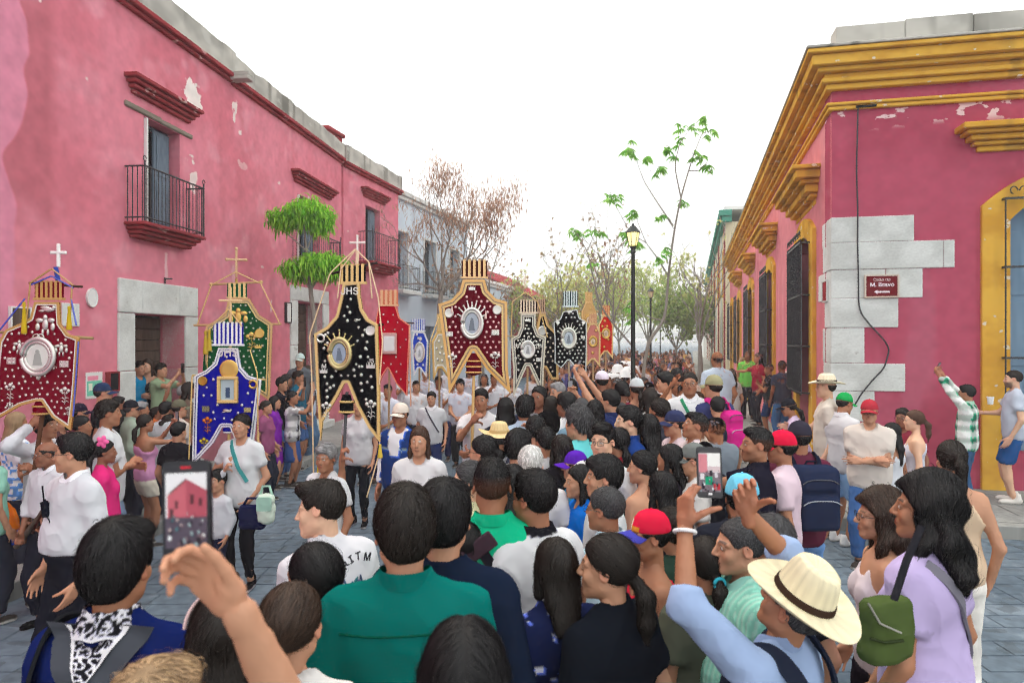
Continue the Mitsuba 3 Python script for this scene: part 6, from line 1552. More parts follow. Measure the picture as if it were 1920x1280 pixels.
# red and gold standards further on
for i, (px, py, Y, c, lab) in enumerate(((1112, 640, 13, lin(205, 130, 120), 'faded pink banner beyond the row of black ones'), (1136, 625, 15, lin(205, 40, 35), 'scarlet and gold standard far down the procession'), (1104, 600, 18, lin(215, 180, 120), 'pale gold standard far back in the procession'))):
    b = Banner(lab, px, py, Y, 10 * i - 10)
    b.body([(px - 2, py + 34), (px - 13, py + 48), (px - 14, py - 16), (px - 6, py - 34)], [(px + 2, py + 34), (px + 13, py + 48), (px + 14, py - 16), (px + 6, py - 34)], c, .03, GOLD, [])
    b.crown(px - 7, px + 7, py - 52, py - 34, 4, c, GOLD); b.oval(px, py, 7, 9, .02, GOLD, (235, 215, 180), 0); b.studs(.16, .03, GOLD, [], 20 + i, parts=False); b.pole(px, py + 30, px, py + 110, .02, lin(180, 150, 110)); b.rod(px - 18, py - 16, px + 18, py - 16, .015, balls=True)

# ------------------------------------------------------------------ patterns and things carried
def pat_check(c1, c2, k=22):
    def fn(v, c, o):
        a = (np.sin(v[:, 0] * k * 6.28 / 1.0 * .5) > 0).astype(float) + (np.sin(v[:, 2] * k * 6.28 * .5) > 0); t = (a / 2)[:, None]; return lin(*c1) * (1 - t) + lin(*c2) * t
    return fn
def pat_stripe(c1, c2, k=40, vert=True):
    def fn(v, c, o):
        t = (np.sin((v[:, 0] if vert else v[:, 2]) * k * 6.28) > .2)[:, None]; return np.where(t, lin(*c1), lin(*c2))
    return fn
def pat_floral(c1, c2, k=26, th=.62):
    def fn(v, c, o):
        t = (meshkit.noise(v * k + 3.3) > th)[:, None]; return np.where(t, lin(*c2), lin(*c1))
    return fn
def pat_split(c1, c2, z=1.2, nz=-1):
    def fn(v, c, o): return np.where(((v[:, 2] - z) * nz > 0)[:, None], lin(*c2), lin(*c1))
    return fn
def surf(o, x, z, front=False, lift=.004):
    m = (o.sv[:, 1] > o.hip[1] + .0) if front else (o.sv[:, 1] < .0); q = o.sv[m & (np.abs(o.sv[:, 0]) < .24)]
    _, i = cKDTree(q[:, [0, 2]]).query(np.stack([x, z], 1), k=4); y = q[i, 1].mean(1)
    return np.stack([x, y + (lift if front else -lift), z], 1)
def decal(o, poly2, name, col, front=False, parent=None, lift=.004):
    """flat print that follows the cloth of the back or the chest: polygon in person space (x, z)"""
    gs = [g for g in getattr(poly2, 'geoms', [poly2]) if g.area > 1e-7]; parts = []
    for g in gs:
        t = trimesh.creation.extrude_polygon(g, .001, engine='earcut'); t = t.subdivide_to_size(.03, max_iter=6)
        v = np.array(t.vertices); m = v[:, 2] > .0005; parts.append((np.where(m[:, None], surf(o, v[:, 0], v[:, 1], front, lift + .0015), surf(o, v[:, 0], v[:, 1], front, lift)), np.array(t.faces)))
    m = cat_mesh(parts); add(name, (o.out(m[0]), m[1]), 'm_cloth', parent or o.key, lin(*col), smooth=True)
def phone(c, R, label, w=.074, h=.152, scr=None, group=None):
    """R: columns right, up, towards the viewer of the screen"""
    k = thing('phone', label, 'phone', group); put = lambda m: (vf(m)[0] @ R.T + c, vf(m)[1])
    if np.linalg.det(R) < 0: raise ValueError
    b = rbox_mesh(w / 2, h / 2, .0042, .009); add('case', put(b), 'm_gloss', k, lin(22, 20, 26), smooth=40)
    sc = key_for('screen', k)
    add('glass', put(boxm(-w / 2 + .004, w / 2 - .004, -h / 2 + .006, h / 2 - .006, .0042, .0048)), 'm_gloss', sc, lin(150, 155, 165) if scr is None else lin(30, 26, 34), smooth=False)
    add('lens', put(xf(vf(trimesh.creation.cylinder(.006, .003, sections=14)), t=[-w * .28, h * .40, -.0055])), 'm_gloss', k, lin(15, 15, 18), smooth=40)
    if scr:
        for i, it in enumerate(scr):
            if not isinstance(it[0], (int, float)):
                P = Polygon([(-w / 2 + .004 + a * (w - .008), -h / 2 + b * h) for a, b in it[0]]); v, f = extrude(P, .0001); v[:, 2] += .0048 + .00012 * (i + 1); add('image', put((v, f)), 'm_screen', sc, lin(*it[1]), smooth=False); continue
            x0, x1, y0, y1, cc = it
            add('image', put(boxm(-w / 2 + .004 + x0 * (w - .008), -w / 2 + .004 + x1 * (w - .008), -h / 2 + y0 * h, -h / 2 + y1 * h, .0048, .0049 + .00012 * (i + 1))), 'm_screen', sc, lin(*cc), smooth=False)
    return k
scene['m_screen'] = two(matte())
def rbox_mesh(hx, hy, hz, r):
    P = sbox(-hx + r, -hy + r, hx - r, hy - r).buffer(r, 5); v, f = extrude(P, 2 * hz); v[:, 2] -= hz; return v, f
def give_phone(o, label, group='phones held up over the crowd', i=None):
    label = ' '.join(label.replace(' person ', ' ').split()[:15])
    label = label.rsplit(' ', 1)[0] if label.split()[-1] in ('the', 'a', 'in', 'by', 'up', 'of', 'and', 'beside', 'left') else label
    W = [a[3] for a in o.arms if a[3][2] > 1.2 and a[3][1] > .1]; c = np.mean(W, 0) + np.array([0, .045, .105])
    if len(W) == 1: c = c + np.array([-.01 if W[0][0] > 0 else .01, .0, .0])
    f = o.head_o - c; f = unit([f[0] * .3, f[1], f[2] * .5]); up = unit(np.array([0, 0, 1.0]) - f * f[2]); x = np.cross(up, f)
    R = o.Rz @ np.stack([x, up, f], 1); phone(o.out(c), R, label, group=group)
def backpack(o, label, col, col2=None, w=.30, h=.43, strapc=None):
    k = thing('backpack', label, 'backpack'); col2 = col2 or col
    y0 = o.sv[(np.abs(o.sv[:, 0]) < .1) & (np.abs(o.sv[:, 2] - 1.22) < .1), 1].min()
    def fn(P):
        d = rbox(P, (0, y0 - .085, 1.19), (w / 2, .095, h / 2), .065); d = smin(d, rbox(P, (0, y0 - .18, 1.10), (w * .40, .045, h * .26), .035), .006); return smin(d, rbox(P, (0, y0 - .165, 1.30), (w * .38, .03, h * .12), .03), .008)
    v, f = sdf_mesh(fn, (-.3, y0 - .32, .9), (.3, y0 + .1, 1.5), .012); n = vnormals(v, f); v = v + n * (.004 * (meshkit.noise(v * 20) - .5))[:, None]
    add('bag', (o.out(v), f), 'm_cloth', k, lin(*col))
    g = np.linspace(-.5, .5, 9)
    for z, ww, dy in ((1.335, .34, -.198), (1.195, .36, -.226)):
        add('zip', (lambda m: (o.out(m[0]), m[1]))(tube(np.stack([g * w * ww * 2.2, np.full(9, y0 + dy), z - .03 * (2 * g) ** 4], 1), .004, 5)), 'm_gloss', k, lin(170, 175, 185) if z < 1.3 else lin(60, 62, 70))
    add('handle', (lambda m: (o.out(m[0]), m[1]))(tube([[-.04, y0 - .03, 1.40], [-.03, y0 - .05, 1.44], [.03, y0 - .05, 1.44], [.04, y0 - .03, 1.40]], .008, 6)), 'm_cloth', k, lin(*col2))
    for s_ in (-1, 1):
        x = np.array([.09, .105, .115, .12, .12]) * s_
        strap(o, [[x[0], y0 - .01, 1.36], [x[1], -.06, 1.468], [x[2], .03, 1.455], [x[3], .125, 1.33], [x[4], .13, 1.15], [s_ * .15, .03, 1.02]], .05, strapc or col2, 'strap', k)
    return k
def bag(px, py, Y, w, h, col, label, d=.10, face=0, col2=None, kind_='bag', handle=True):
    k = thing(kind_, label, 'bag'); R = rotz(face); c = at(px, py, Y)
    fn = lambda P: smin(rbox(P, (0, 0, 0), (w / 2, d / 2, h / 2), min(w, h, d) * .35), ell(P, (0, 0, -h * .18), (w * .5, d * .62, h * .36)), .02)
    v, f = sdf_mesh(fn, (-w, -d, -h), (w, d, h), .014); n = vnormals(v, f); v = v + n * (.016 * (np.abs(meshkit.noise(v * 13 + px) - .5) * 2 - .4))[:, None]
    add('body', (v @ R.T + c, f), 'm_cloth', k, lin(*col)); 
    if handle: add('flap', xf(boxm(-w * .44, w * .44, -d * .62, -d * .52, -h * .05, h * .42, .012), R=R, t=c), 'm_cloth', k, lin(*(col2 or col)), smooth=40)
    if handle: add('handle', xf(tube([[-w * .35, 0, h * .45], [-w * .2, 0, h * .75], [w * .2, 0, h * .75], [w * .35, 0, h * .45]], .012, 6), R=R, t=c), 'm_cloth', k, lin(*(col2 or col)))
    return k
Pn = make_person
PAVE = dict(ground=.15)

def DOTS(seed, n, y0, y1):
    r = np.random.default_rng(seed); cs = [(225, 228, 230), (60, 54, 62), (150, 170, 176), (44, 40, 48), (120, 104, 112), (196, 180, 178), (84, 120, 130)]
    out = []
    for i in range(n):
        x, y = r.uniform(.04, .94), r.uniform(y0, y1); q = r.uniform(.02, .05) * (1.25 - (y - y0) / (y1 - y0) * .8); out.append(([(x + q * math.cos(a), y + q * .62 * math.sin(a)) for a in np.linspace(0, 5.6, 8)], cs[i % 7]))
    return [(p, c) for p, c in out if min(q[0] for q in p) > .0 and max(q[0] for q in p) < 1.0]
# ------------------------------------------------------------------ the people nearest to us
o = Pn(284, 1240, 1130, 5, sex='m', skin='tan', hair='short', hairc='blond', topc=(90, 90, 95), topk='tee', ground=.15, pose=(('w', 446, 1140, .975), None), poles=((1, .0, .3), None), grips=('hold', 'relax'),
       hand_R=((lambda z: (lambda y: np.stack([np.cross(z, y), y, z], 1))(unit(np.array([-.20, -1, -.1]) - z * (np.array([-.20, -1, -.1]) @ z))))(unit([-.70, .06, .71])), None), label='fair haired person at the bottom edge with one bare arm raised')
RP = np.stack([unit([1, 0, .04]), unit([-.04, .06, 1]), np.cross(unit([1, 0, .04]), unit([-.04, .06, 1]))], 1)
phone(at(352, 955, 1.055), RP, 'big black phone in the raised hand at lower left', .074, .150, [
    (.02, .98, .20, .88, (232, 234, 236)), ([(.06, .40), (.06, .66), (.14, .67), (.50, .82), (.98, .70), (.98, .40)], (196, 106, 118)), ([(.50, .40), (.50, .82), (.98, .70), (.98, .40)], (176, 88, 102)), ([(.10, .66), (.50, .80), (.50, .825), (.10, .68)], (110, 60, 64)), (.60, .68, .56, .66, (90, 56, 62)), (.80, .87, .54, .62, (90, 56, 62)), (.24, .31, .52, .60, (110, 66, 72)), (.12, .2, .42, .52, (92, 60, 66)), (.02, .98, .12, .43, (92, 84, 98)), (.38, .62, .925, .945, (225, 60, 70))] + DOTS(3, 34, .14, .50))
o = Pn(222, 968, 700, -6, sex='m', skin='brown', hair='thick', topk='long', topc=(20, 32, 86), look=(6, 0), ground=.15, fat=1.08, label='person in navy top with a black and white paisley bandana round the neck')
def bandana(o):
    pais = lambda v: (np.abs(meshkit.noise(v * np.array([85, 30, 85]) + 2.0) - .5) < .085) | (meshkit.noise(v * 120 + 9) > .80)
    k = key_for('bandana', o.key); g = np.linspace(0, 2 * np.pi, 121); r = np.linspace(0, 1, 13); V = []
    for j in r:
        rad = .066 + .022 * j; z = .565 - .060 * j
        for a in g: V.append(o.tors(math.sin(a) * rad, -.016 + math.cos(a) * rad * 1.02 - .012 * j, z - .02 * max(0, math.cos(a)) + .003 * math.sin(9 * a + 3 * j)))
    V = np.array(V); n = 121; q = np.array([[j * n + i, j * n + i + 1, (j + 1) * n + i + 1, (j + 1) * n + i] for j in range(12) for i in range(n - 1)])
    f = np.vstack([q[:, [0, 1, 2]], q[:, [0, 2, 3]]]); add('roll', (o.out(V), f), 'm_cloth', k, np.where((pais(V) | (np.repeat(r, 121) > .9))[:, None], lin(215, 215, 220), lin(28, 28, 32)))
    N = 64
    for nm, hw, zt, zb, lift, col in (('flap', .155, 1.462, 1.215, .012, 'grey'), ('printed_fold', .088, 1.462, 1.315, .020, 'pais')):
        xs, zs = [], []
        for i in range(N):
            t = i / (N - 1); z = zt + (zb - zt) * t
            for j in range(N): xs.append((j / (N - 1) * 2 - 1) * hw * (1 - t) + .004); zs.append(z)
        xs, zs = np.array(xs), np.array(zs); v = surf(o, xs, zs, False, lift); v[:, 1] = np.minimum(v[:, 1], -.06 - lift)
        gd = v[:, 1].reshape(N, N)
        for _ in range(12): gd[1:-1, 1:-1] = (gd[:-2, 1:-1] + gd[2:, 1:-1] + gd[1:-1, :-2] + gd[1:-1, 2:]) / 4
        v[:, 1] = gd.ravel() + .004 * np.sin(zs * 60 + xs * 25)
        q = np.array([[i * N + j, i * N + j + 1, (i + 1) * N + j + 1, (i + 1) * N + j] for i in range(N - 1) for j in range(N - 1)]); f = np.vstack([q[:, [0, 1, 2]], q[:, [0, 2, 3]]])
        if col == 'grey': c = np.tile(lin(72, 76, 84), (len(v), 1))
        else:
            e = np.abs(np.tile(np.linspace(-1, 1, N), N)); tt = np.repeat(np.linspace(0, 1, N), N)
            c = np.where((pais(v) | (e > .84) | (tt > .93))[:, None], lin(232, 232, 236), lin(30, 30, 36))
        add(nm, (o.out(v), f), 'm_cloth', k, c)
bandana(o)
k_ = thing('backpack', 'black backpack strap over the left shoulder of the navy top', 'backpack'); strap(o, [[-.17, -.14, 1.05], [-.165, -.13, 1.30], [-.155, -.05, 1.452], [-.15, .08, 1.40], [-.15, .12, 1.2]], .06, (32, 34, 38), 'strap', k_)
o = Pn(870, 1150, 1010, 4, sex='f', hair='bob', topc=(25, 27, 34), ground=.15, label='person with a smooth black bob at the bottom centre edge')
o = Pn(757, 905, 640, 4, sex='m', hair='thick', hairc='dark', topk='shirt', topc=(10, 104, 98), collar=(10, 104, 98), fat=1.22, look=(14, 0), ground=.15, label='person with broad back in a dark green shirt in the middle foreground')
g_ = np.linspace(-.17, .17, 20); add('yoke_seam', (o.out(tube(surf(o, g_, 1.335 + 0 * g_, False, .003), .003, 5)[0]), tube(surf(o, g_, 1.335 + 0 * g_, False, .003), .003, 5)[1]), 'm_cloth', o.key, lin(10, 84, 66))
o = Pn(832, 893, 545, -6, sex='m', hair='thick', topk='shirt', topc=(24, 34, 54), fat=1.05, look=(4, 0), ground=.0, label='person with black hair in a navy shirt right of the dark green one')
o = Pn(922, 853, 430, 6, sex='m', skin='brown', hair='fade', topk='polo', topc=(22, 186, 138), collar=(22, 186, 138), fat=1.18, ground=.0, label='person in a bright green polo with a black strap across the back')
k_ = thing('shoulder_bag', 'black shoulder bag strap across the bright green polo', 'bag'); z_ = np.linspace(1.44, 1.02, 14); x_ = np.linspace(-.11, .19, 14); strap(o, surf(o, x_, z_, False, .004), .042, (30, 30, 38), 'strap', k_); p_ = surf(o, np.array([-.06]), np.array([1.37]), False, .012)[0]; add('shoulder_pad', (lambda m: (o.out(m[0] @ roty(-36).T + p_), m[1]))(boxm(-.07, .07, -.012, .004, -.034, .034, .006)), 'm_cloth', k_, lin(70, 52, 62), smooth=40)
p_ = surf(o, np.array([.16]), np.array([1.06]), False, .012)[0]; add('buckle', (lambda m: (o.out(m[0] + p_), m[1]))(boxm(-.03, .03, -.008, .006, -.014, .014, .003)), 'm_metal', k_, lin(120, 110, 105), smooth=40)
o = Pn(600, 882, 425, 52, sex='m', skin='light', hair='quiff', hairc='dark', topc=(232, 234, 240), look=(36, 10), lean=20, ground=.0, fat=1.05, label='person with swept black hair and a white printed t-shirt looking left')
for i, (t, x, z, a) in enumerate((('P', -.075, 1.16, 90), ('E', -.075, 1.20, 84), ('T', -.072, 1.24, 75), ('R', -.055, 1.285, 50), ('I', -.03, 1.305, 25), ('T', -.005, 1.312, 5), ('M', .035, 1.305, -15))):
    m = meshkit.text_mesh(t, .034, .001, True); P = unary_union([Polygon(np.array(m.vertices)[fc][:, :2]).buffer(1e-4) for fc in m.faces if abs(np.linalg.det(np.array(m.vertices)[fc][1:, :2] - np.array(m.vertices)[fc][0, :2])) > 1e-9])
    from shapely import affinity
    P = affinity.translate(affinity.rotate(affinity.scale(P, 1, 1, origin=(0, 0)), a, origin=(0, 0)), x, z); decal(o, affinity.translate(P, .03, .05), 'lettering', (38, 40, 52))
r_ = np.random.default_rng(2); pet = []
for i in range(26):
    c = np.array([.02 + r_.normal(0, .045), 1.16 + r_.normal(0, .075)]); e = affinity.rotate(affinity.scale(Point(*c).buffer(.016), 1, .32), r_.uniform(20, 160)); pet.append((e, [(92, 112, 150), (140, 158, 190), (70, 84, 116), (60, 120, 130)][i % 4]))
for cc in sorted(set(c for _, c in pet)): decal(o, affinity.translate(unary_union([e for e, c in pet if c == cc]), .03, .05), 'print', cc)
o = Pn(588, 1012, 590, 35, sex='f', hair='lowpony', topc=(30, 34, 44), ground=.0, look=(20, 0), label='person with sleek black tied hair below the white printed t-shirt')
o = Pn(548, 1085, 740, -6, sex='f', hair='lowpony', hairc='brown', topc=(232, 230, 226), ground=.15, label='person with smooth brown hair held by a white flower clip')
kf = key_for('hair_clip', o.key)
for i in range(5):
    a = i * 1.257; add('petal', (o.hout(xf(vf(trimesh.creation.icosphere(1, 1.0)), s=[.015, .006, .010], R=roty(-math.degrees(a)), t=[.022 + .015 * math.cos(a), -.150, -.052 + .015 * math.sin(a)])[0]), np.array(trimesh.creation.icosphere(1).faces)), 'm_gloss', kf, lin(238, 240, 246))
o = Pn(415, 1102, 770, 22, sex='f', hair='long', hairc='dark', topc=(28, 28, 34), ground=.15, label='person with long dark hair and a pale pink hair band behind the raised arm')
g = np.linspace(-1.5, 1.5, 24); hb = np.stack([.094 * np.sin(g), -.005 + 0 * g, .030 + .104 * np.cos(g)], 1); m = tube(hb, .006, 6); add('hair_band', (o.hout(m[0]), m[1]), 'm_plain', o.key, lin(240, 205, 205))
o = Pn(1138, 996, 545, 38, sex='f', skin='tan', hair='lowpony', hairc='dark', topc=(21, 25, 33), look=(30, 0), fat=1.12, ground=.0, label='person with a loose dark ponytail in a plain black t-shirt')
o = Pn(1040, 1004, 520, 22, sex='f', hair='bob', hairc='dark', topk='hoodie', topc=(28, 36, 62), fat=1.0, ground=.0, pattern=pat_floral((26, 34, 70), (215, 220, 240), 40, .78), label='person with shoulder length dark hair in a navy top with small white flowers')
o = Pn(1216, 962, 420, 96, sex='m', h=1.5, skin='brown', hair='short', topk='tank', topc=(205, 40, 64), capped=True, ground=.03, headk=1.05, label='child in a red vest and a bright printed cap looking left')
def badge(v, c):
    x, y, z = v.T; a = np.arctan2(x, y); c = np.where((np.hypot(a - .6, (z - .07) * 14) < .5)[:, None], lin(240, 225, 205), c); c = np.where((np.hypot(a + .2, (z - .055) * 14) < .4)[:, None], lin(240, 160, 60), c); return np.where((np.hypot(a - .9, (z - .05) * 16) < .3)[:, None], lin(60, 80, 190), c)
wear_cap(o, (214, 36, 66), (70, 70, 170), badge=badge)
o = Pn(1322, 1002, 470, 14, sex='f', skin='brown', hair='lowpony', hairc='dark', topc=(84, 88, 74), ground=.0, fat=1.1, label='person in an olive top with a turquoise hair tie')
m = tube(np.stack([.026 * np.cos(np.linspace(0, 6.28, 16)), -.128 + 0 * np.linspace(0, 1, 16), -.052 + .026 * np.sin(np.linspace(0, 6.28, 16))], 1), .008, 6, False); add('hair_tie', (o.hout(m[0]), m[1]), 'm_cloth', o.key, lin(60, 180, 200))
o = Pn(1386, 964, 485, 92, sex='m', skin='tan', hair='buzz', hairc='darkgrey', topk='shirt', topc=(165, 222, 204), collar=(150, 210, 195), pattern=pat_stripe((170, 226, 208), (136, 204, 184), 45), fat=1.15, ground=.0, label='older person in a mint striped shirt in profile behind the straw hat')
o = Pn(1447, 962, 470, 18, sex='m', hair='short', hairc='darkgrey', topc=(36, 38, 46), ground=.0, label='person whose grey flecked hair shows above the straw hat crown')
# the straw hat and the phone held high
Yh = 2.18
HRm = lambda zf, yf, thumb: (lambda z: (lambda y: (lambda x: np.stack([x if x @ np.asarray(thumb, float) > 0 else -x, y, z], 1))(np.cross(y, z)))(unit(np.asarray(yf, float) - z * (np.asarray(yf, float) @ z))))(unit(zf))
o = Pn(1488, 1046, 610, 46, sex='m', skin='brown', hair='short', hairc='darkgrey', capped=True, topk='rolled', topc=(150, 170, 206), collar=(140, 160, 198), ground=.0, fat=1.1, look=(-4, 26), lean=0, pose=(('w', 1402, 962, Yh + .05), ('w', 1284, 985, Yh)), poles=((1.0, -.3, -.6), (-.9, .2, -.8)), grips=('phone', 'phone'),
       hand_R=(HRm((-.30, .05, 1), (-.8, -.5, .1), (-.4, -1, .2)), HRm((.10, .05, 1), (.9, -.35, .1), (.2, -1, .2))), label='person in a cream straw hat and blue shirt holding a phone high with both hands')
wear_straw(o, (230, 219, 186), rb=.172, tall=.140, tilt=0)
m = tube(np.stack([.0345 * np.cos(np.linspace(0, 6.28, 20)), .0345 * np.sin(np.linspace(0, 6.28, 20)), 0 * np.linspace(0, 1, 20)], 1), .007, 6, False); Wl = o.arms[1]; zl = unit(Wl[3] - Wl[2]); xl = unit(np.cross(zl, [0, 1, 0])); yl = np.cross(zl, xl); add('wristband', (o.out(m[0] @ np.stack([xl, yl, zl], 1).T + Wl[3] - zl * .02), m[1]), 'm_plain', o.key, lin(235, 235, 240))
pc = (at(1330, 885, Yh)); RPh = np.stack([unit([1, -.12, 0]), unit([0, .12, 1]), [0, 0, 0]], 1); RPh[:, 2] = np.cross(RPh[:, 0], RPh[:, 1])
phone(pc, RPh, 'dark phone held up in two hands left of the near straw hat', .078, .160, [
    (.02, .98, .12, .88, (214, 196, 198)), (.02, .40, .50, .86, (214, 140, 150)), (.42, .98, .62, .88, (240, 240, 238)), (.02, .98, .12, .50, (128, 116, 124)), (.3, .62, .26, .42, (40, 160, 120)), (.66, .95, .16, .28, (190, 60, 70)), (.08, .25, .36, .48, (225, 222, 225)), (.5, .62, .44, .54, (60, 52, 60)), (.72, .86, .40, .52, (206, 200, 205)), (.14, .26, .18, .30, (50, 46, 56)), (.42, .58, .06, .10, (240, 240, 240))] + DOTS(5, 40, .14, .54))
k_ = thing('backpack', 'dark backpack on the shoulders below the straw hat', 'backpack')
for s_ in (-1, 1): strap(o, [[.11 * s_, -.16, 1.12], [.115 * s_, -.155, 1.36], [.125 * s_, -.04, 1.475], [.13 * s_, .09, 1.40], [.13 * s_, .14, 1.2]], .055, (34, 40, 56), 'strap', k_)
o = Pn(1735, 890, 510, 36, sex='f', skin='brown', hair='longwavy', topc=(184, 168, 212), look=(22, 4), ground=.1, fat=1.08, label='person with big wavy black hair in a lavender t-shirt on the right')
k_ = thing('shoulder_bag', 'grey strap across the lavender t-shirt', 'bag'); x_ = np.linspace(.14, -.20, 14); z_ = np.linspace(1.42, 1.02, 14); strap(o, surf(o, -x_ * .9, z_, False, .005)[:, :], .035, (120, 118, 130), 'strap', k_)
kb_ = bag(1662, 1178, 2.34, .20, .22, (74, 90, 50), 'olive green bag hanging in front of the lavender t-shirt', .09, 20, (62, 76, 42), handle=False)
for q_, r_, c_ in (([(1628, 1130), (1650, 1168), (1690, 1186)], .004, (150, 150, 140)), ([(1632, 1196), (1660, 1204), (1694, 1200)], .005, (52, 62, 38)), ([(1676, 1124), (1700, 1050), (1728, 985)], .012, (44, 44, 50))): add('trim', tube(np.array([at(x_, y_, 2.27) for x_, y_ in q_]), r_, 6), 'm_cloth', kb_, lin(*c_))
o = Pn(1648, 918, 425, 76, sex='f', skin='tan', hair='longwavy', hairc='brown', topk='tank', topc=(238, 224, 230), botk='skirt', botc=(30, 24, 34), ground=.1, label='person with wavy brown hair, glasses and a white vest beside the lavender t-shirt'); wear_glasses(o)
o = Pn(1783, 823, 325, -12, sex='f', skin='tan', hair='pony', hairc='dark', topk='tank', topc=(222, 196, 168), botc=(230, 226, 220), ground=.1, label='person with a high dark ponytail in a strappy beige top')
o = Pn(1392, 878, 385, -25, sex='m', skin='brown', hair='short', capped=True, topc=(38, 40, 52), ground=.0, label='person in a light blue cap just right of the held up phone'); wear_cap(o, (112, 198, 226))

# ------------------------------------------------------------------ the crowd between
o = Pn(1418, 797, 285, 72, sex='m', skin='brown', hair='fade', topk='polo', topc=(30, 28, 42), collar=(30, 28, 42), look=(16, 4), pose='reach', beard=.3, label='person with a faded haircut in a black polo stretching an arm forward')
o = Pn(1464, 800, 268, 62, sex='m', skin='brown', hair='short', capped=True, topk='polo', topc=(232, 208, 222), botc=(70, 90, 130), label='person in a red cap and pale pink shirt behind the black polo'); wear_cap(o, (222, 34, 70))
o = Pn(1498, 783, 252, 2, sex='m', skin='brown', hair='short', capped=True, topk='tee', topc=(96, 42, 62), botc=(104, 146, 196), label='person in a dark cap and jeans wearing a navy backpack'); wear_cap(o, (52, 50, 62)); backpack(o, 'navy backpack with a silver zip on the person in a dark cap', (38, 46, 72), (30, 34, 52), .34, .46)
o = Pn(1297, 824, 272, 82, sex='m', skin='tan', hair='short', capped=True, topc=(236, 232, 228), label='person in a grey cap and glasses left of the held up phone'); wear_cap(o, (112, 118, 116)); wear_glasses(o)
o = Pn(1134, 907, 388, 58, sex='m', skin='brown', hair='buzz', hairc='darkgrey', topk='shirt', topc=(196, 224, 238), collar=(196, 224, 238), fat=1.12, label='older person with cropped hair and glasses in a pale blue shirt'); wear_glasses(o)
o = Pn(1130, 850, 330, 90, sex='m', hair='thick', topc=(238, 240, 244), label='person with thick black hair in profile in a white t-shirt')
o = Pn(1086, 868, 300, 98, sex='f', hair='long', topc=(24, 112, 214), label='person with long black hair in a bright blue t-shirt')
o = Pn(1077, 844, 258, 84, sex='m', h=1.5, hair='short', capped=True, topc=(60, 150, 190), label='child in a purple cap'); wear_cap(o, (92, 40, 178))
o = Pn(1130, 789, 272, 138, sex='m', skin='light', hair='quiff', topc=(236, 238, 242), look=(10, 0), label='person with glasses and a side parting turned towards us in a white t-shirt'); wear_glasses(o)
o = Pn(1083, 759, 240, 55, sex='m', skin='tan', hair='curly', hairc='darkgrey', topc=(112, 216, 218), label='person with curly greying hair in a turquoise t-shirt')
o = Pn(1177, 759, 235, 96, sex='m', skin='light', hair='short', beard=.85, topk='polo', topc=(34, 62, 128), collar=(34, 62, 128), label='bearded person in a navy polo in profile')
o = Pn(1214, 774, 234, 18, sex='f', hair='verylong', topc=(30, 28, 36), label='person with very long straight black hair down the back')
o = Pn(1263, 764, 210, 96, sex='m', skin='tan', hair='short', capped=True, topc=(226, 206, 212), label='person in a navy cap beside the long black hair'); wear_cap(o, (52, 58, 92))
o = Pn(1303, 770, 222, 92, sex='m', skin='brown', hair='fade', look=(0, 14), topc=(232, 214, 218), label='person with shaved sides looking up to the left')
o = Pn(1203, 842, 285, 46, sex='f', skin='tan', hair='lowpony', topk='tank', topc=(40, 40, 46), look=(20, 0), label='person with white flowers braided into black hair and bare shoulders')
kf = key_for('hair_flowers', o.key)
for i in range(7): add('flower', (o.hout(np.array(trimesh.creation.icosphere(1, .011).vertices) + [.045 + .012 * math.sin(i), -.085 - .008 * i, .06 - .036 * i]), np.array(trimesh.creation.icosphere(1).faces)), 'm_plain', kf, lin(240, 240, 235))
o = Pn(973, 801, 275, -30, sex='m', hair='thick', topc=(232, 236, 240), label='person with black hair right of the wide straw hat')
o = Pn(936, 789, 228, 4, sex='m', skin='brown', hair='short', hairc='darkgrey', capped=True, topk='shirt', topc=(200, 206, 214), pattern=pat_check((225, 228, 232), (60, 66, 76), 14), label='person in a wide straw hat and checked shirt in the middle of the crowd'); wear_straw(o, (222, 200, 152), (190, 165, 120), .19, .105, False)
o = Pn(994, 834, 300, 8, sex='m', skin='light', hair='short', hairc='white', topc=(236, 236, 238), label='person with white hair')
o = Pn(960, 868, 335, 14, sex='f', hair='bob', topc=(44, 40, 50), label='person with a dark bob before the white haired one')
o = Pn(1000, 879, 428, 36, sex='m', skin='brown', hair='short', topc=(238, 240, 244), look=(14, 0), pattern=lambda v, c, o: np.where(((np.hypot(v[:, 0], v[:, 1] + .01) < .088) & (v[:, 2] > 1.44))[:, None], lin(30, 30, 36), c), label='person with short hair and glasses in a white t-shirt with black neckline'); wear_glasses(o)
o = Pn(905, 813, 275, 66, sex='f', hair='bun', topc=(238, 238, 240), label='person with dark hair tied up and glasses in white beside the road'); wear_glasses(o)
o = Pn(878, 862, 328, 84, sex='f', skin='light', hair='bun', hairc='darkgrey', topc=(240, 232, 188), label='older person with grey tied hair and glasses in a pale yellow top'); wear_glasses(o)
o = Pn(872, 975, 440, 20, sex='f', hair='lowpony', topc=(236, 238, 242), label='person in white with a dark strap behind the navy shirt'); k_ = thing('shoulder_bag', 'dark strap on the white top behind the navy shirt', 'bag'); z_ = np.linspace(1.43, 1.0, 10); strap(o, surf(o, .10 + 0 * z_, z_, False, .005), .03, (60, 64, 84), 'strap', k_)
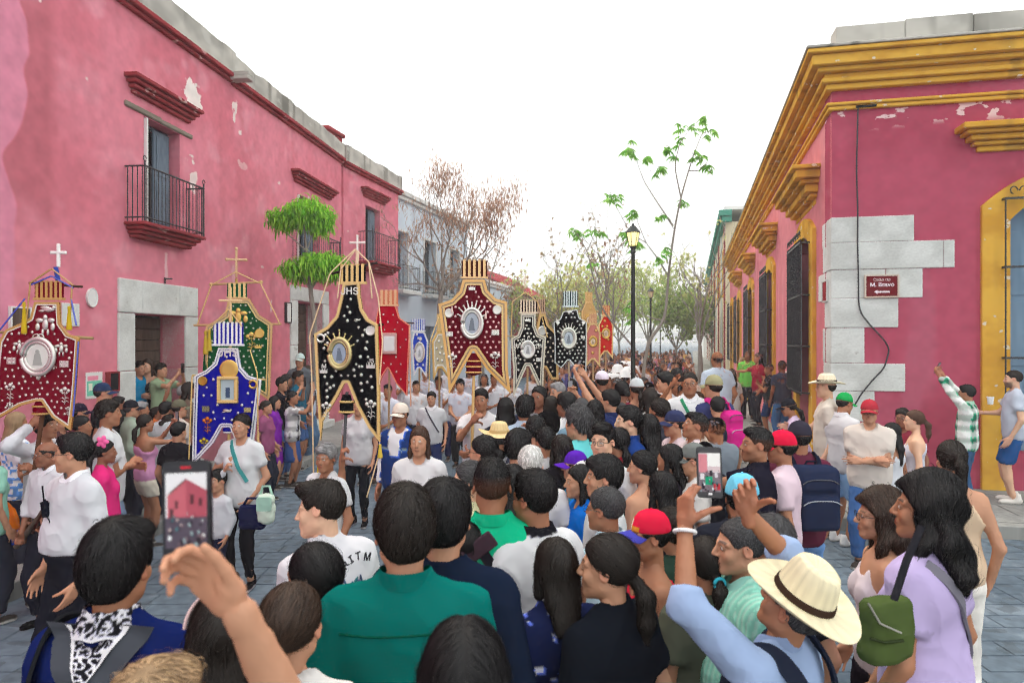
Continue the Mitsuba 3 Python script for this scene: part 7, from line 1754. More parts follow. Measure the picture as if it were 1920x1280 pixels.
M_ = [  # px, top, s, face, sex, hair, hair colour, top kind, colour, extra, label
    (948, 743, 190, 4, 'f', 'long', 'black', 'tee', (40, 40, 50), {}, 'person with long black hair under the tip of the maroon banner'),
    (985, 739, 195, -8, 'm', 'thick', 'black', 'shirt', (190, 212, 232), {}, 'person with thick black hair in a pale blue shirt'),
    (1004, 778, 232, 12, 'm', 'short', 'black', 'tee', (60, 66, 84), {'pose': 'phone_r', 'grips': ('phone', 'relax')}, 'person with cropped hair holding a phone up in the middle of the crowd'),
    (1034, 741, 180, 0, 'f', 'long', 'dark', 'tee', (70, 44, 60), {}, 'person with long dark hair and plum top'),
    (1061, 733, 185, 40, 'm', 'thick', 'black', 'tee', (232, 234, 236), {}, 'person with a bowl of black hair in a white t-shirt'),
    (1090, 746, 190, 10, 'm', 'short', 'darkgrey', 'tee', (120, 150, 170), {}, 'person with greying hair in a slate blue t-shirt'),
    (1116, 748, 200, -14, 'f', 'bob', 'black', 'tee', (50, 52, 62), {}, 'person with a black bob and dark grey t-shirt'),
    (1143, 729, 180, 60, 'm', 'short', 'black', 'polo', (36, 48, 92), {'pose': 'phoneup2', 'grips': ('phone', 'phone')}, 'person in navy with both arms up filming'),
    (1193, 705, 150, 14, 'f', 'lowpony', 'dark', 'tank', (238, 236, 236), {'cap': (196, 206, 208)}, 'person in a pale grey cap and white vest'),
    (1128, 692, 140, 10, 'm', 'short', 'black', 'tee', (40, 66, 74), {'cap': (226, 218, 234)}, 'person in a pale lilac cap and teal t-shirt'),
    (1247, 696, 142, 84, 'm', 'thick', 'black', 'tank', (196, 128, 84), {}, 'bare shouldered person in a tan vest'),
    (1293, 695, 165, 166, 'm', 'buzz', 'dark', 'polo', (236, 238, 242), {'glasses': 1, 'fat': 1.2, 'strapg': (50, 140, 100)}, 'heavy person with glasses and a green strap facing us'),
    (1337, 699, 165, 26, 'm', 'short', 'dark', 'tee', (60, 66, 110), {'cap': (158, 156, 120), 'pack': (206, 40, 134)}, 'person in an olive cap with a magenta backpack'),
    (1268, 690, 130, 30, 'm', 'short', 'black', 'tee', (228, 230, 236), {}, 'person in white behind the heavy one with glasses'),
    (1165, 712, 160, 20, 'f', 'bun', 'black', 'tee', (150, 60, 80), {}, 'person with a black bun in a rose red top'),
    (1218, 726, 180, 10, 'f', 'long', 'dark', 'tee', (236, 236, 238), {}, 'person with long dark hair and white top behind the bearded one'),
    (1235, 745, 195, 40, 'f', 'bun', 'dark', 'tee', (56, 58, 70), {}, 'person with a dark bun in grey'),
    (1104, 712, 150, 30, 'm', 'thick', 'black', 'tee', (90, 120, 140), {'pose': 'phone2', 'grips': ('phone', 'phone')}, 'person in steel blue filming the banners'),
    (1070, 708, 140, 160, 'f', 'long', 'black', 'tee', (210, 214, 220), {}, 'person under the right hand banners facing us'),
    (1010, 722, 165, 150, 'f', 'long', 'black', 'tee', (228, 226, 224), {}, 'person facing us behind the tip of the black and white banner'),
    (1045, 716, 150, 120, 'm', 'short', 'grey', 'tee', (206, 190, 176), {}, 'grey haired person by the banners'),
    (1255, 830, 270, 60, 'f', 'long', 'black', 'tee', (44, 40, 50), {}, 'person in black with long hair by the grey cap'),
    (1052, 812, 250, 20, 'f', 'long', 'dark', 'tee', (30, 28, 34), {}, 'person with brown black hair and black top left of the purple cap'),
    (1022, 800, 240, 30, 'm', 'short', 'black', 'tee', (236, 236, 238), {}, 'person in white with small ears before the curly hair'),
    (1240, 880, 330, 30, 'f', 'long', 'black', 'tee', (38, 34, 42), {}, 'person with long black hair above the red cap'),
    (1262, 950, 400, 30, 'm', 'short', 'dark', 'tee', (46, 70, 60), {}, 'person with dark hair in bottle green behind the raised arm'),
    (1160, 800, 240, 20, 'f', 'lowpony', 'black', 'tee', (200, 40, 60), {}, 'person in red below the bearded one'),
    (1345, 742, 170, 0, 'm', 'short', 'black', 'tee', (40, 44, 60), {}, 'person in dark blue behind the magenta backpack'),
]
SKS = ['tan', 'brown', 'tan', 'brown', 'dark']
def crowd(rows, **kw):
    for i, (px, top, s, face, sex, hair, hc, tk, col, ex, lab) in enumerate(rows):
        ex = dict(ex); cap_ = ex.pop('cap', None); gl = ex.pop('glasses', None); pk = ex.pop('pack', None); st = ex.pop('strapg', None); hat = ex.pop('hat', None); br = ex.pop('visor', None)
        q = dict(kw); q.update(ex)
        o = Pn(px, top, s, face, sex=sex, hair=hair, hairc=hc, topk=tk, topc=col, skin=q.pop('skin', SKS[i % 5]), capped=bool(cap_ or hat), label=lab, collar=col if tk in ('polo', 'shirt') else None, **q)
        if hasattr(o, 'body'):
            if cap_: wear_cap(o, cap_, br)
            if hat: wear_straw(o, hat, (60, 50, 45), .17, .105, False)
            if gl: wear_glasses(o)
            if 'phone' in str(ex.get('pose', '')): give_phone(o, 'phone held up by the ' + lab)
            if pk: backpack(o, 'magenta backpack in the middle of the crowd', pk, None, .25, .36)
            if st: z_ = np.linspace(1.43, 1.05, 12); strap(o, surf(o, np.linspace(.08, -.13, 12), z_, True, .005), .03, st)
    return
crowd(M_)
# right hand pavement
crowd([
    (1548, 700, 158, 70, 'm', 'short', 'dark', 'tee', (222, 212, 200), {'hat': (236, 226, 200), 'botk': 'shorts', 'botc': (84, 104, 136), 'skin': 'light', 'pose': 'bent'}, 'person in a sun hat, beige shirt and blue shorts by the ochre window frame'),
    (1584, 731, 164, -70, 'm', 'short', 'dark', 'polo', (240, 242, 244), {'cap': (36, 160, 82), 'botk': 'shorts', 'botc': (142, 184, 226), 'shoe': (235, 235, 235), 'ground': 0, 'pose': 'chest', 'look': (0, -12)}, 'person in a green cap, white polo and light blue shorts'),
    (1630, 745, 184, 150, 'm', 'short', 'black', 'tee', (228, 218, 208), {'cap': (176, 52, 66), 'glasses': 1, 'pose': 'cross', 'botc': (70, 104, 160), 'fat': 1.12, 'ground': 0}, 'person in a dark red cap with folded arms and beige t-shirt'),
    (1671, 790, 182, 30, 'f', 'long', 'black', 'tank', (214, 216, 222), {'ground': 0}, 'person with straight black hair behind the folded arms'),
    (1692, 764, 172, 130, 'm', 'short', 'dark', 'tee', (150, 60, 76), {'glasses': 1, 'ground': .05}, 'person with glasses half hidden by the blond streaked ponytail'),
    (1713, 767, 178, 66, 'f', 'backpony', 'auburn', 'tank', (226, 226, 240), {'ground': 0, 'skin': 'light', 'botc': (60, 70, 90)}, 'person with an auburn ponytail in a white vest by the crimson wall'),
    (1812, 720, 146, 44, 'm', 'short', 'black', 'shirt', (170, 210, 190), {'pose': 'phoneup2', 'grips': ('phone', 'phone'), 'pattern': pat_check((236, 240, 238), (40, 110, 84), 13), 'botc': (62, 92, 130), 'ground': .15}, 'person in a green checked shirt filming with raised arms by the crimson wall'),
    (1899, 692, 140, 62, 'm', 'buzz', 'dark', 'tee', (206, 216, 232), {'botk': 'shorts', 'botc': (38, 84, 142), 'ground': .15, 'beard': .9, 'skin': 'light', 'pose': 'bent', 'shoe': (225, 222, 215)}, 'bearded person with shaved head in blue shorts holding a cup by the window'),
    (1478, 740, 150, 66, 'f', 'lowpony', 'black', 'tee', (228, 208, 238), {'cap': (36, 36, 44), 'lean': 14, 'ground': .05, 'botc': (70, 90, 140)}, 'person in a black cap and lavender t-shirt bending forward on the pavement'),
])
k_ = thing('cup', 'white cup in the hand of the bearded person by the window', 'cup'); c_ = at(1857, 758, 9.0); add('wall', xf(lathe([(.001, 0), (.030, 0), (.042, .10), (.044, .102), (.040, .10), (.03, .01)], 20), t=c_), 'm_gloss', k_, lin(245, 245, 245)); add('lid', xf(lathe([(.001, .104), (.043, .103), (.046, .098)], 20), t=c_), 'm_gloss', k_, lin(225, 225, 225))
crowd([
    (1391, 668, 65, 60, 'f', 'bob', 'blond', 'tee', (236, 230, 232), {'ground': .15, 'botc': (230, 190, 205), 'skin': 'light'}, 'fair haired person in white and pink on the far pavement'),
    (1402, 657, 68, 150, 'm', 'buzz', 'dark', 'tee', (126, 222, 96), {'ground': .15, 'botc': (26, 26, 32)}, 'person in a neon green vest and black trousers on the far pavement'),
    (1421, 661, 74, 96, 'f', 'long', 'black', 'tee', (158, 32, 58), {'ground': .15, 'pose': 'reach', 'botc': (40, 40, 50)}, 'person in crimson top leaning on the house wall'),
    (1441, 682, 84, 70, 'm', 'short', 'black', 'tee', (34, 34, 40), {'ground': .15, 'pose': 'chest', 'botk': 'shorts', 'botc': (44, 58, 96)}, 'person in black t-shirt and navy shorts against the wall'),
    (1466, 676, 88, 10, 'm', 'short', 'black', 'tee', (62, 66, 84), {'ground': .15, 'botc': (70, 110, 160)}, 'person in slate grey t-shirt and jeans before the second window'),
    (1484, 672, 84, -20, 'f', 'long', 'black', 'tee', (236, 236, 238), {'ground': .15, 'botc': (60, 60, 70)}, 'person in white right of the slate grey t-shirt'),
    (1344, 655, 104, 14, 'm', 'short', 'black', 'tee', (204, 218, 236), {'fat': 1.25, 'cap': (26, 26, 30)}, 'big person in a pale blue shirt towering in the back of the crowd'),
    (1371, 690, 90, 20, 'f', 'long', 'dark', 'tee', (232, 236, 236), {}, 'person in white by the kerb before the far pavement'),
])
# ---- left side: the man with the radio, banner bearers, onlookers by the pink house
o = Pn(136, 811, 300, 150, sex='m', skin='tan', hair='short', topk='shirt', topc=(236, 240, 248), collar=(240, 244, 250), tucked=True, botc=(28, 30, 40), shoe=(20, 20, 22), shoek='dress', fat=1.15, look=(-42, 0), label='person in a white shirt and black trousers with a radio clipped to the chest'); wear_glasses(o)
k_ = thing('radio', 'black two way radio hanging on the white shirt', 'radio'); p_ = surf(o, np.array([.055]), np.array([1.27]), True, .018)[0]
for nm, bx in (('case', (-.022, .022, -.014, .014, -.055, .04)), ('knob', (-.018, -.008, -.006, .006, .04, .052)), ('clip', (-.012, .012, -.024, -.0142, -.03, .03))): add(nm, (lambda m: (o.out(m[0] @ roty(18).T + p_), m[1]))(boxm(*bx, .003)), 'm_plain', k_, lin(24, 26, 36), smooth=40)
m = tube([p_ + [.012, 0, .04], p_ + [.03, 0, .13]], .005, 6); add('aerial', (o.out(m[0]), m[1]), 'm_plain', k_, lin(20, 20, 26))
g_ = np.linspace(0, 1, 14); m = tube(np.stack([p_[0] - .02 - .045 * np.sin(g_ * 3), p_[1] + 0 * g_ + .004, p_[2] - .04 - .10 * g_ * (1 - .3 * g_)], 1), .003, 5); add('lead', (o.out(m[0]), m[1]), 'm_plain', k_, lin(20, 20, 26))
g_ = np.linspace(-.158, .158, 24); m = [tube(np.stack([(.166) * np.cos(a), .112 * np.sin(a), 1.015 + 0 * a], 1), .016, 6, False) for a in (np.linspace(0, 6.283, 33),)][0]; add('belt', (o.out(m[0] * [1, 1, 1] + o.hip * [1, 1, 0]), m[1]), 'm_gloss', o.key, lin(18, 18, 20))
o = Pn(86, 824, 232, 158, sex='m', skin='dark', hair='bald', hairc='dark', topk='shirt', topc=(232, 236, 242), collar=(232, 236, 242), tucked=True, botc=(32, 34, 46), shoe=(18, 18, 20), shoek='dress', look=(-18, -6), pose=(('w', 40, 1000, 5.45), ('w', 96, 985, 5.4)), grips=('grip', 'grip'), label='balding person in a white shirt holding a wooden staff'); wear_glasses(o)
k_ = thing('staff', 'dark wooden staff in the hands of the balding person', 'staff'); add('shaft', tube([at(122, 905, 5.35), at(30, 1025, 5.5)], .022, 8), 'm_wood', k_); add('strap', tube([at(78, 965, 5.38), at(60, 1000, 5.4), at(70, 985, 5.36)], .012, 6), 'm_plain', k_, lin(60, 30, 26))
o = Pn(88, 768, 214, -100, sex='m', skin='brown', hair='thick', topk='shirt', topc=(234, 238, 246), ground=.0, pose=(('w', 60, 795, 5.75), ('w', 62, 880, 5.8)), grips=('grip', 'grip'), label='black haired person in white carrying the far left maroon banner')
crowd([
    (194, 714, 150, -60, 'm', 'short', 'black', 'tee', (30, 32, 38), {'cap': (44, 60, 92)}, 'person in a navy cap and black top under the green poster'),
    (204, 748, 205, -62, 'm', 'short', 'dark', 'tee', (238, 240, 244), {'pose': 'cross', 'botc': (120, 140, 168), 'fat': 1.12}, 'person in a plain white t-shirt with folded arms on the left'),
    (247, 746, 150, -50, 'm', 'short', 'darkgrey', 'shirt', (150, 168, 150), {'cap': (36, 38, 44), 'visor': (36, 38, 44)}, 'person in a black cap and sage green shirt'),
    (273, 776, 166, -40, 'f', 'lowpony', 'dark', 'tank', (226, 160, 204), {'h': 1.5, 'ground': -.02, 'pose': 'phone2', 'grips': ('phone', 'phone'), 'botk': 'shortshorts', 'botc': (206, 200, 184)}, 'person in a pink vest and pale shorts photographing the banners'),
    (197, 822, 222, -60, 'f', 'lowpony', 'black', 'hoodie', (232, 50, 130), {'headk': 1.0}, 'child in a hot pink hoodie with a pink flower in the hair'),
    (335, 789, 180, -14, 'm', 'short', 'black', 'tee', (32, 32, 38), {'h': 1.46}, 'child in a black t-shirt left of the blue banner'),
    (154, 777, 185, -70, 'f', 'bun', 'black', 'tee', (60, 30, 40), {'visor': None}, 'person with dark tied hair beside the maroon banner tip'),
    (150, 752, 160, -60, 'm', 'short', 'black', 'tee', (90, 44, 52), {'cap': (40, 34, 52)}, 'person in a dark cap behind the white shirts on the left'),
    (266, 752, 142, -60, 'm', 'short', 'grey', 'tee', (176, 186, 190), {}, 'grey haired person between the sage shirt and the pink vest'),
    (296, 764, 138, -80, 'm', 'short', 'dark', 'tee', (238, 128, 70), {'pose': 'high_r'}, 'person in orange with an arm raised'),
    (337, 745, 150, -40, 'm', 'short', 'dark', 'tee', (200, 190, 180), {'cap': (104, 104, 86)}, 'person in a khaki cap near the blue banner'),
    (32, 770, 190, -30, 'f', 'bob', 'blond', 'tee', (210, 222, 236), {'pattern': pat_floral((226, 232, 240), (90, 140, 200), 30, .6)}, 'fair haired person in a blue and white floral top at the left edge'),
    (-22, 812, 230, -20, 'f', 'long', 'dark', 'tee', (150, 206, 186), {}, 'person in mint green cut off by the left edge'),
    (24, 908, 190, -30, 'm', 'short', 'black', 'hoodie', (236, 128, 34), {'h': .95, 'botk': 'shorts', 'botc': (40, 70, 170), 'shoe': (220, 230, 160)}, 'small child in an orange top and blue shorts at the left edge'),
    (356, 715, 130, -60, 'f', 'long', 'dark', 'tee', (110, 96, 84), {}, 'person with long hair behind the khaki cap'),
    (118, 768, 175, -80, 'm', 'short', 'dark', 'tee', (86, 60, 60), {}, 'person in brown between the two maroon banner tips'),
    (230, 770, 140, -20, 'f', 'long', 'black', 'tee', (70, 70, 84), {}, 'person with long black hair behind the white t-shirt'),
    (8, 742, 150, -40, 'm', 'short', 'black', 'tee', (190, 196, 206), {}, 'person in light grey behind the far left banner'),
    (56, 748, 148, -50, 'f', 'long', 'black', 'tee', (220, 150, 130), {}, 'person in salmon behind the far left banner pole'),
    (222, 742, 138, -40, 'm', 'short', 'black', 'tee', (120, 60, 70), {}, 'person in wine red below the stone doorway'),
    (318, 776, 150, -30, 'f', 'bun', 'dark', 'tee', (226, 228, 236), {}, 'person in white with a bun right of the pink vest'),
    (345, 722, 120, -70, 'm', 'short', 'grey', 'tee', (70, 90, 120), {}, 'grey haired person in dark blue left of the green banner'),
    (312, 752, 150, -20, 'm', 'short', 'black', 'tee', (196, 206, 210), {}, 'person in pale grey left of the khaki cap'),
])
kf = key_for('pink_flower', [k for k in labels if 'hot pink' in labels[k].get('label', '')][0])
for i in range(5): a = i * 1.257; add('petal', xf(vf(trimesh.creation.icosphere(1, 1.0)), s=[.028, .014, .020], R=roty(-math.degrees(a)), t=at(192, 828, 5.62) + np.array([.028 * math.cos(a), 0, .028 * math.sin(a)])), 'm_cloth', kf, lin(245, 110, 170))
crowd([  # on the step of the stone doorway
    (262, 676, 118, -110, 'm', 'short', 'dark', 'tee', (30, 140, 190), {'ground': .33}, 'person in a bright blue t-shirt standing in the stone doorway'),
    (277, 671, 117, 170, 'f', 'long', 'brown', 'tank', (34, 32, 38), {'ground': .33, 'skin': 'light', 'pose': 'cross'}, 'person with long brown hair and black vest in the stone doorway'),
    (303, 680, 118, -100, 'm', 'short', 'dark', 'tee', (150, 172, 140), {'ground': .33, 'pose': 'phone2', 'grips': ('phone', 'phone')}, 'person in sage green holding up a tablet in the stone doorway'),
])
# bearers and marchers
o = Pn(452, 772, 200, 172, sex='f', skin='tan', hair='bun', hairc='dark', topk='tee', topc=(236, 238, 242), botk='leggings', botc=(24, 24, 30), shoe=(30, 28, 30), h=1.62, pose=(('w', 425, 868, 6.35), ('w', 470, 935, 6.3)), grips=('grip', 'relax'), fat=1.1, label='person in white and black behind the blue banner with a navy bag across the body')
bag(474, 968, 6.15, .24, .22, (30, 34, 70), 'navy bag worn across the body behind the blue banner', .09); z_ = np.linspace(1.44, 1.06, 12); strap(o, surf(o, np.linspace(.09, -.12, 12), z_, True, .006), .035, (70, 150, 150))
bag(499, 952, 6.1, .15, .26, (214, 232, 214), 'pale green and white plastic bag hanging beside the blue banner', .10, 0, (170, 214, 196), 'plastic_bag')
o = Pn(407, 895, 205, 160, sex='m', hair='short', topk='shirt', topc=(234, 238, 244), botc=(30, 34, 60), h=1.06, pose=(('w', 428, 870, 6.2), None), grips=('grip', 'relax'), label='small boy in a white shirt reaching up to the pole of the blue banner')
o = Pn(611, 828, 245, 146, sex='m', skin='brown', hair='thick', hairc='grey', topc=(238, 240, 244), pose=(('w', 641, 862, 5.15), None), poles=((.6, -.2, -1), None), grips=('grip', 'relax'), hand_R=(None, None), look=(20, 0), label='grey haired person in white gripping the pole of the tall black banner')
o = Pn(750, 751, 186, 158, sex='m', skin='brown', hair='short', hairc='dark', capped=True, topk='long', topc=(36, 62, 122), fat=1.12, botc=(40, 48, 76), pattern=lambda v, c, o: np.where(((np.abs(v[:, 0]) < .055 + .25 * np.clip(v[:, 2] - 1.22, 0, 1)) & (v[:, 1] > 0) & (v[:, 2] > 1.16))[:, None], lin(232, 236, 240), np.where((np.abs(v[:, 2] - 1.24) < .018)[:, None], lin(150, 176, 190), np.where((np.abs(v[:, 0]) > .2)[:, None], lin(232, 236, 240), c))), label='person in a cream cap and glasses with a navy vest over white'); wear_cap(o, (226, 214, 200)); wear_glasses(o)
o = Pn(786, 798, 238, 176, sex='f', skin='tan', hair='long', hairc='auburn', topc=(240, 240, 242), fat=1.15, hairtone=.8, label='person with long reddish brown hair and a white shawl facing us')
def shawl(o):
    P = []; N, Mv = 33, 16
    for i in range(N):
        a = (i / (N - 1) - .5) * 5.2 + math.pi
        for j in range(Mv):
            t = j / (Mv - 1); P.append(o.tors(math.sin(a) * (.10 + .19 * t ** .7), -.02 + math.cos(a) * (.085 + .115 * t), .47 - .46 * t + .012 * math.sin(a * 9) * t))
    P = np.array(P); q = np.array([[i * Mv + j, i * Mv + j + 1, (i + 1) * Mv + j + 1, (i + 1) * Mv + j] for i in range(N - 1) for j in range(Mv - 1)]); add('shawl', (o.out(P), np.vstack([q[:, [0, 1, 2]], q[:, [0, 2, 3]]])), 'm_cloth', o.key, lin(238, 240, 244))
shawl(o)
o = Pn(902, 727, 172, 172, sex='m', skin='brown', hair='short', topc=(238, 240, 242), pose=(('w', 886, 790, 7.1), ('w', 884, 850, 7.15)), grips=('grip', 'grip'), botc=(30, 32, 44), label='black haired person in a white t-shirt carrying the big maroon banner')
o = Pn(809, 733, 122, 178, sex='m', skin='tan', hair='short', topk='polo', topc=(238, 240, 244), collar=(238, 240, 244), botc=(38, 52, 96), label='person in white with a strap across the chest walking behind the shawl', lod=1); z_ = np.linspace(1.43, 1.02, 12); strap(o, surf(o, np.linspace(.10, -.14, 12), z_, True, .006), .022, (70, 70, 80))
o = Pn(672, 762, 150, 176, sex='f', hair='bun', topc=(238, 240, 242), botk='leggings', botc=(22, 26, 34), shoe=(25, 25, 28), h=1.6, label='person in white and black trousers hidden behind the tall black banner', lod=1)
ORD = 'first second third fourth fifth sixth seventh eighth ninth tenth eleventh twelfth thirteenth fourteenth fifteenth sixteenth seventeenth eighteenth nineteenth twentieth'.split()
W_ = [(780, 712, 100), (848, 703, 96), (863, 708, 102), (908, 694, 90), (926, 697, 92), (797, 692, 82), (840, 684, 72), (962, 694, 88), (727, 700, 112), (704, 694, 100), (690, 706, 116), (880, 684, 74), (945, 682, 72), (760, 690, 84), (822, 700, 90), (1000, 690, 78), (1030, 686, 74), (1062, 684, 72), (1090, 680, 66), (1120, 676, 58)]
for i, (px, top, s) in enumerate(W_):
    Pn(px, top, s, 178 - (i * 37 % 30) + 15, h=1.56 + .02 * (i % 7), sex='mf'[i % 2], skin=SKS[i % 5], hair=('short', 'bun', 'thick', 'long')[i % 4], topk='tee', topc=(236 - i % 3 * 6, 238 - i % 3 * 6, 240), botc=((30, 32, 44), (34, 36, 70), (28, 28, 32))[i % 3], pose=('down', 'pole', 'front')[i % 3], legs='walk' if i % 2 else 'stand', lod=2, label='%s marcher from the left in white top and dark trousers behind the banners' % ORD[sorted(W_).index((px, top, s))], group='marchers in white')
crowd([
    (529, 706, 112, -96, 'm', 'short', 'black', 'tee', (34, 34, 44), {'pose': 'phone2', 'grips': ('phone', 'phone'), 'botc': (80, 110, 160), 'lod': 1}, 'person in black filming beside the tall black banner'),
    (549, 732, 118, -86, 'f', 'lowpony', 'black', 'tee', (230, 230, 232), {'pattern': pat_check((235, 235, 235), (40, 40, 44), 10), 'botk': 'skirt', 'botc': (60, 84, 140), 'lod': 1, 'pose': 'phone2', 'grips': ('phone', 'phone')}, 'person in a black and white top and blue skirt left of the tall black banner'),
    (516, 742, 120, -80, 'f', 'long', 'black', 'tee', (132, 44, 168), {'botk': 'skirt', 'botc': (120, 30, 150), 'lod': 1}, 'person in a purple dress by the green banner'),
    (560, 694, 104, -90, 'm', 'short', 'dark', 'tee', (40, 96, 120), {'botk': 'shorts', 'botc': (70, 100, 150), 'lod': 1}, 'person in teal t-shirt and denim shorts in the onlookers row'),
    (578, 684, 98, -90, 'f', 'long', 'brown', 'tee', (206, 222, 238), {'lod': 1, 'botc': (90, 120, 150)}, 'person in pale blue beside the second doorway'),
    (562, 660, 100, 170, 'm', 'short', 'dark', 'tee', (96, 104, 110), {'cap': (190, 210, 206), 'ground': .3, 'lod': 1}, 'person in a pale cap standing in the second doorway'),
    (538, 700, 104, -70, 'f', 'long', 'black', 'tee', (28, 28, 34), {'lod': 1}, 'person with long black hair before the wall notice'),
    (500, 770, 130, -90, 'f', 'bun', 'dark', 'tee', (150, 84, 120), {'lod': 1, 'h': 1.45}, 'short person in mauve behind the blue banner'),
])
# ---- the far crowd: a few bodies, each person set down on its own
def crowd_proto(g):
    # every face keeps its own colour; the points are gathered into cells of four centimetres
    v, f, uv = g[0].astype(float), g[1], g[3]; q = np.floor(v / .042).astype(np.int64); q -= q.min(0); n = q.max(0) + 1
    _, inv = np.unique((q[:, 0] * n[1] + q[:, 1]) * n[2] + q[:, 2], return_inverse=True); cnt = np.bincount(inv)[:, None]; V = np.stack([np.bincount(inv, v[:, k]) for k in range(3)], 1) / cnt
    F_ = inv[f]; ok = (F_[:, 0] != F_[:, 1]) & (F_[:, 1] != F_[:, 2]) & (F_[:, 0] != F_[:, 2]); F_, fu = F_[ok], f[ok]; nr = vnormals(V, F_)
    return V[F_].reshape(-1, 3), np.arange(3 * len(F_)).reshape(-1, 3), nr[F_].reshape(-1, 3), np.stack([np.repeat(uv[fu[:, 0], 0], 3), uv[fu, 1].ravel()], 1)
def far_crowd():
    r = np.random.default_rng(77); protos = []
    cols = [(240, 240, 242), (40, 42, 50), (70, 96, 150), (196, 50, 70), (236, 236, 238), (226, 210, 196), (140, 186, 214), (180, 90, 120), (50, 76, 110), (240, 240, 242), (110, 160, 130), (206, 190, 214), (220, 180, 90), (60, 66, 84)]
    for i, c in enumerate(cols):
        o = Pn(960, 640, 66, 0, h=1.66, sex='mf'[i % 2], skin=SKS[i % 5], hair=('short', 'long', 'thick', 'bun', 'short', 'lowpony')[i % 6], hairc=('black', 'dark', 'black', 'brown', 'darkgrey', 'black')[i % 6], topc=c, botc=(40, 44, 60), lod=2, pose=('down', 'down', 'down', 'phone2', 'down', 'down', 'up_r')[i % 7], fat=1 + .1 * (i % 3)) if True else 0
        protos.append(scene.pop(o.key)); labels.pop(o.key); RESERVED.discard(o.key)
    base = at(960, 640, F / 66); pts = []; tries = 0; found = []
    def put(x, y, cap_=None):
        i = r.integers(len(protos)); h = r.uniform(.92, 1.07); a = r.choice([r.normal(25, 30), r.normal(25, 30), r.normal(170, 30)])
        M = np.eye(4); R = rotz(a) * h; M[:3, :3] = R; M[:3, 3] = np.array([x, y, 0]) - R @ np.array([base[0], base[1], 0]); M[2, 3] = 0
        pts.append((x, y)); found.append((y, i, M)); return h
    while len(pts) < 225 and tries < 9000:
        tries += 1
        y = 8.2 + 46 * r.random() ** 1.5; lo_, hi_ = (1010 if y > 13 else 1150), 1330 - max(0, (y - 20)) * 1.2
        px = r.uniform(lo_, hi_); x = (px - 960) * y / F
        if x > 1.9 + .262 * y - 1.9: continue
        if min([(x - a) ** 2 + (y - b_) ** 2 for a, b_ in pts] + [9]) < .42 ** 2: continue
        put(x, y)
    for i in range(16):
        px, y = r.uniform(1142, 1192), r.uniform(13, 21); x = (px - 960) * y / F; h = put(x, y)
        k = thing('white_hat', 'round white hat in the cluster of white hats by the lamp post', 'hat', 'white hats by the lamp post'); scene[k] = shape(xf(lathe([(.001, .17), (.07, .155), (.115, .10), (.13, .03), (.16, .0), (.155, -.01), (.12, .0)], 16), t=[x, y, 1.66 * h - .10]), 'm_plain', lin(238, 240, 240))
    found.sort(key=lambda q: q[0]); coarse = [crowd_proto(meshkit.WRITTEN[p['filename']]) for p in protos]; room = 298 - sum(1 for q in labels.values() if q.get('category') == 'person'); far = []
    for j, (y, i, M) in enumerate(found):
        if j < room:
            k = thing('person', 'far off person among the packed heads up the street', 'person', 'distant crowd'); scene[k] = {**protos[i], 'to_world': T(M)}
        else:
            g = coarse[i]; far.append((g[0] @ M[:3, :3].T + M[:3, 3], g[1], g[2] @ M[:3, :3].T, g[3]))
    at_ = np.cumsum([0] + [len(q[0]) for q in far]); k = key_for('crowd')
    scene[k] = {'type': 'ply', 'filename': meshkit.write_ply((np.vstack([q[0] for q in far]), np.vstack([q[1] + a for q, a in zip(far, at_)])), False, np.vstack([q[3] for q in far]), None, normals=np.vstack([q[2] for q in far])), 'face_normals': False, 'bsdf': {'type': 'ref', 'id': 'm_cloth'}}
    labels[k] = {'kind': 'stuff', 'label': 'farthest heads of the crowd filling the end of the street'}
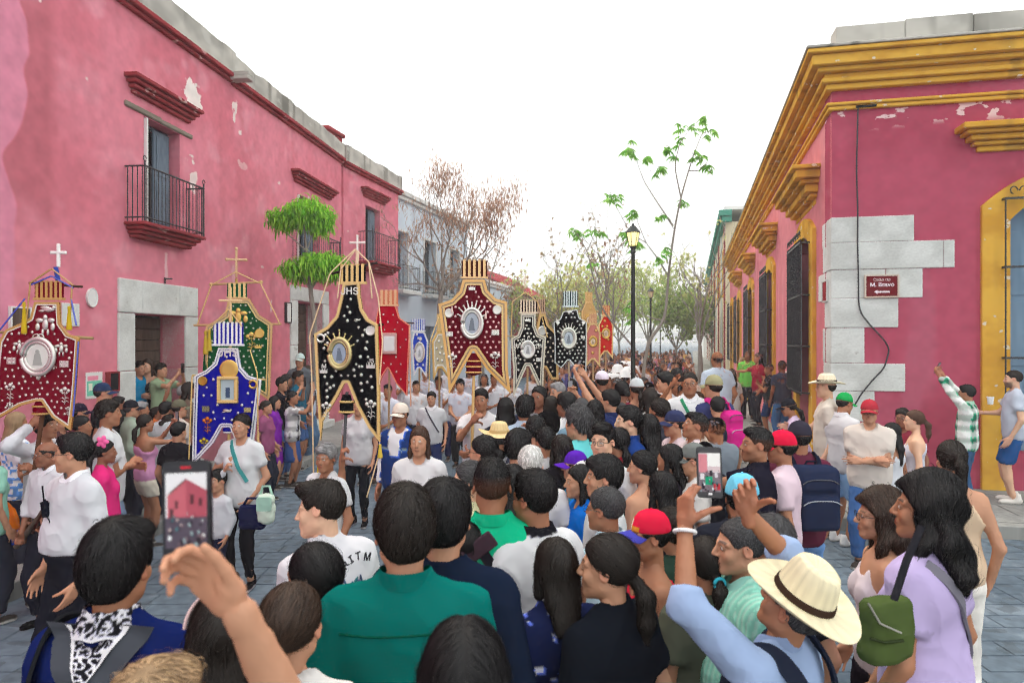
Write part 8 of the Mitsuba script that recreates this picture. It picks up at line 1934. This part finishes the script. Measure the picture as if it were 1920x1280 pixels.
def mid_fill():
    r = np.random.default_rng(31); protos = []
    for i, (c, hr_, hc, sx, ps) in enumerate((((232, 234, 236), 'short', 'black', 'm', 'down'), ((36, 38, 46), 'long', 'black', 'f', 'down'), ((70, 96, 140), 'thick', 'black', 'm', 'down'), ((196, 70, 90), 'bun', 'dark', 'f', 'down'), ((210, 196, 180), 'short', 'darkgrey', 'm', 'down'), ((238, 238, 240), 'lowpony', 'brown', 'f', 'down'), ((120, 130, 140), 'fade', 'black', 'm', 'phone2'), ((60, 110, 110), 'bob', 'dark', 'f', 'down'), ((160, 200, 220), 'curly', 'darkgrey', 'm', 'down'), ((90, 40, 60), 'long', 'brown', 'f', 'phone2'))):
        o = Pn(960, 640, 150, 0, h=1.64, sex=sx, skin=SKS[i % 5], hair=hr_, hairc=hc, topc=c, pose=ps, lod=1, simple=True, grips=('phone', 'phone') if ps != 'down' else ('relax', 'relax'))
        protos.append(scene.pop(o.key)); labels.pop(o.key); RESERVED.discard(o.key)
    base = at(960, 640, F / 150); taken = [tuple(q) for q in PLACED]
    names = ['white', 'black', 'blue', 'rose red', 'beige', 'white', 'grey', 'deep teal', 'pale blue', 'wine red']; hn = ['short hair', 'long black hair', 'thick black hair', 'a bun', 'greying hair', 'a brown ponytail', 'shaved sides', 'a dark bob', 'curly grey hair', 'long brown hair']
    n = t = 0; made = []
    while n < 26 and t < 6000:
        t += 1; y = r.uniform(5.0, 9.6); px = r.uniform(1000, 1345); x = (px - 960) * y / F
        if min([(x - a) ** 2 + (y - b_) ** 2 for a, b_ in taken]) < .44 ** 2: continue
        taken.append((x, y)); i = n % 10; n += 1; h = r.uniform(.92, 1.02); R = rotz(r.normal(25, 28)) * h; M = np.eye(4); M[:3, :3] = R; M[:3, 3] = np.array([x, y, 0]) - R @ np.array([base[0], base[1], 0]); M[2, 3] = 0
        made.append((i, y, M))
    for i in range(10):
        for q, (_, y, M) in enumerate(sorted([m_ for m_ in made if m_[0] == i], key=lambda m_: m_[1])):
            k = thing('person', '%s person in %s with %s packed in mid crowd' % (('nearest', 'second nearest', 'third nearest', 'farthest')[q], names[i] if i != 5 else 'cream', hn[i]), 'person', 'packed middle crowd'); scene[k] = {**protos[i], 'to_world': T(M)}
mid_fill()
far_crowd()

# ------------------------------------------------------------------ haze added to lighten the far end of the street
scene['air'] = {'type': 'homogeneous', 'albedo': {'type': 'rgb', 'value': [.96, .96, .96]}, 'sigma_t': .0022}
scene['haze'] = {'type': 'cube', 'to_world': T().translate([0, 500, 49]).scale([1000, 900, 60]), 'bsdf': {'type': 'null'}, 'interior': {'type': 'ref', 'id': 'air'}}
labels['haze'] = {'kind': 'stuff', 'label': 'thin added haze that lightens the far end of the street'}
scene['camera']['medium'] = {'type': 'ref', 'id': 'air'}
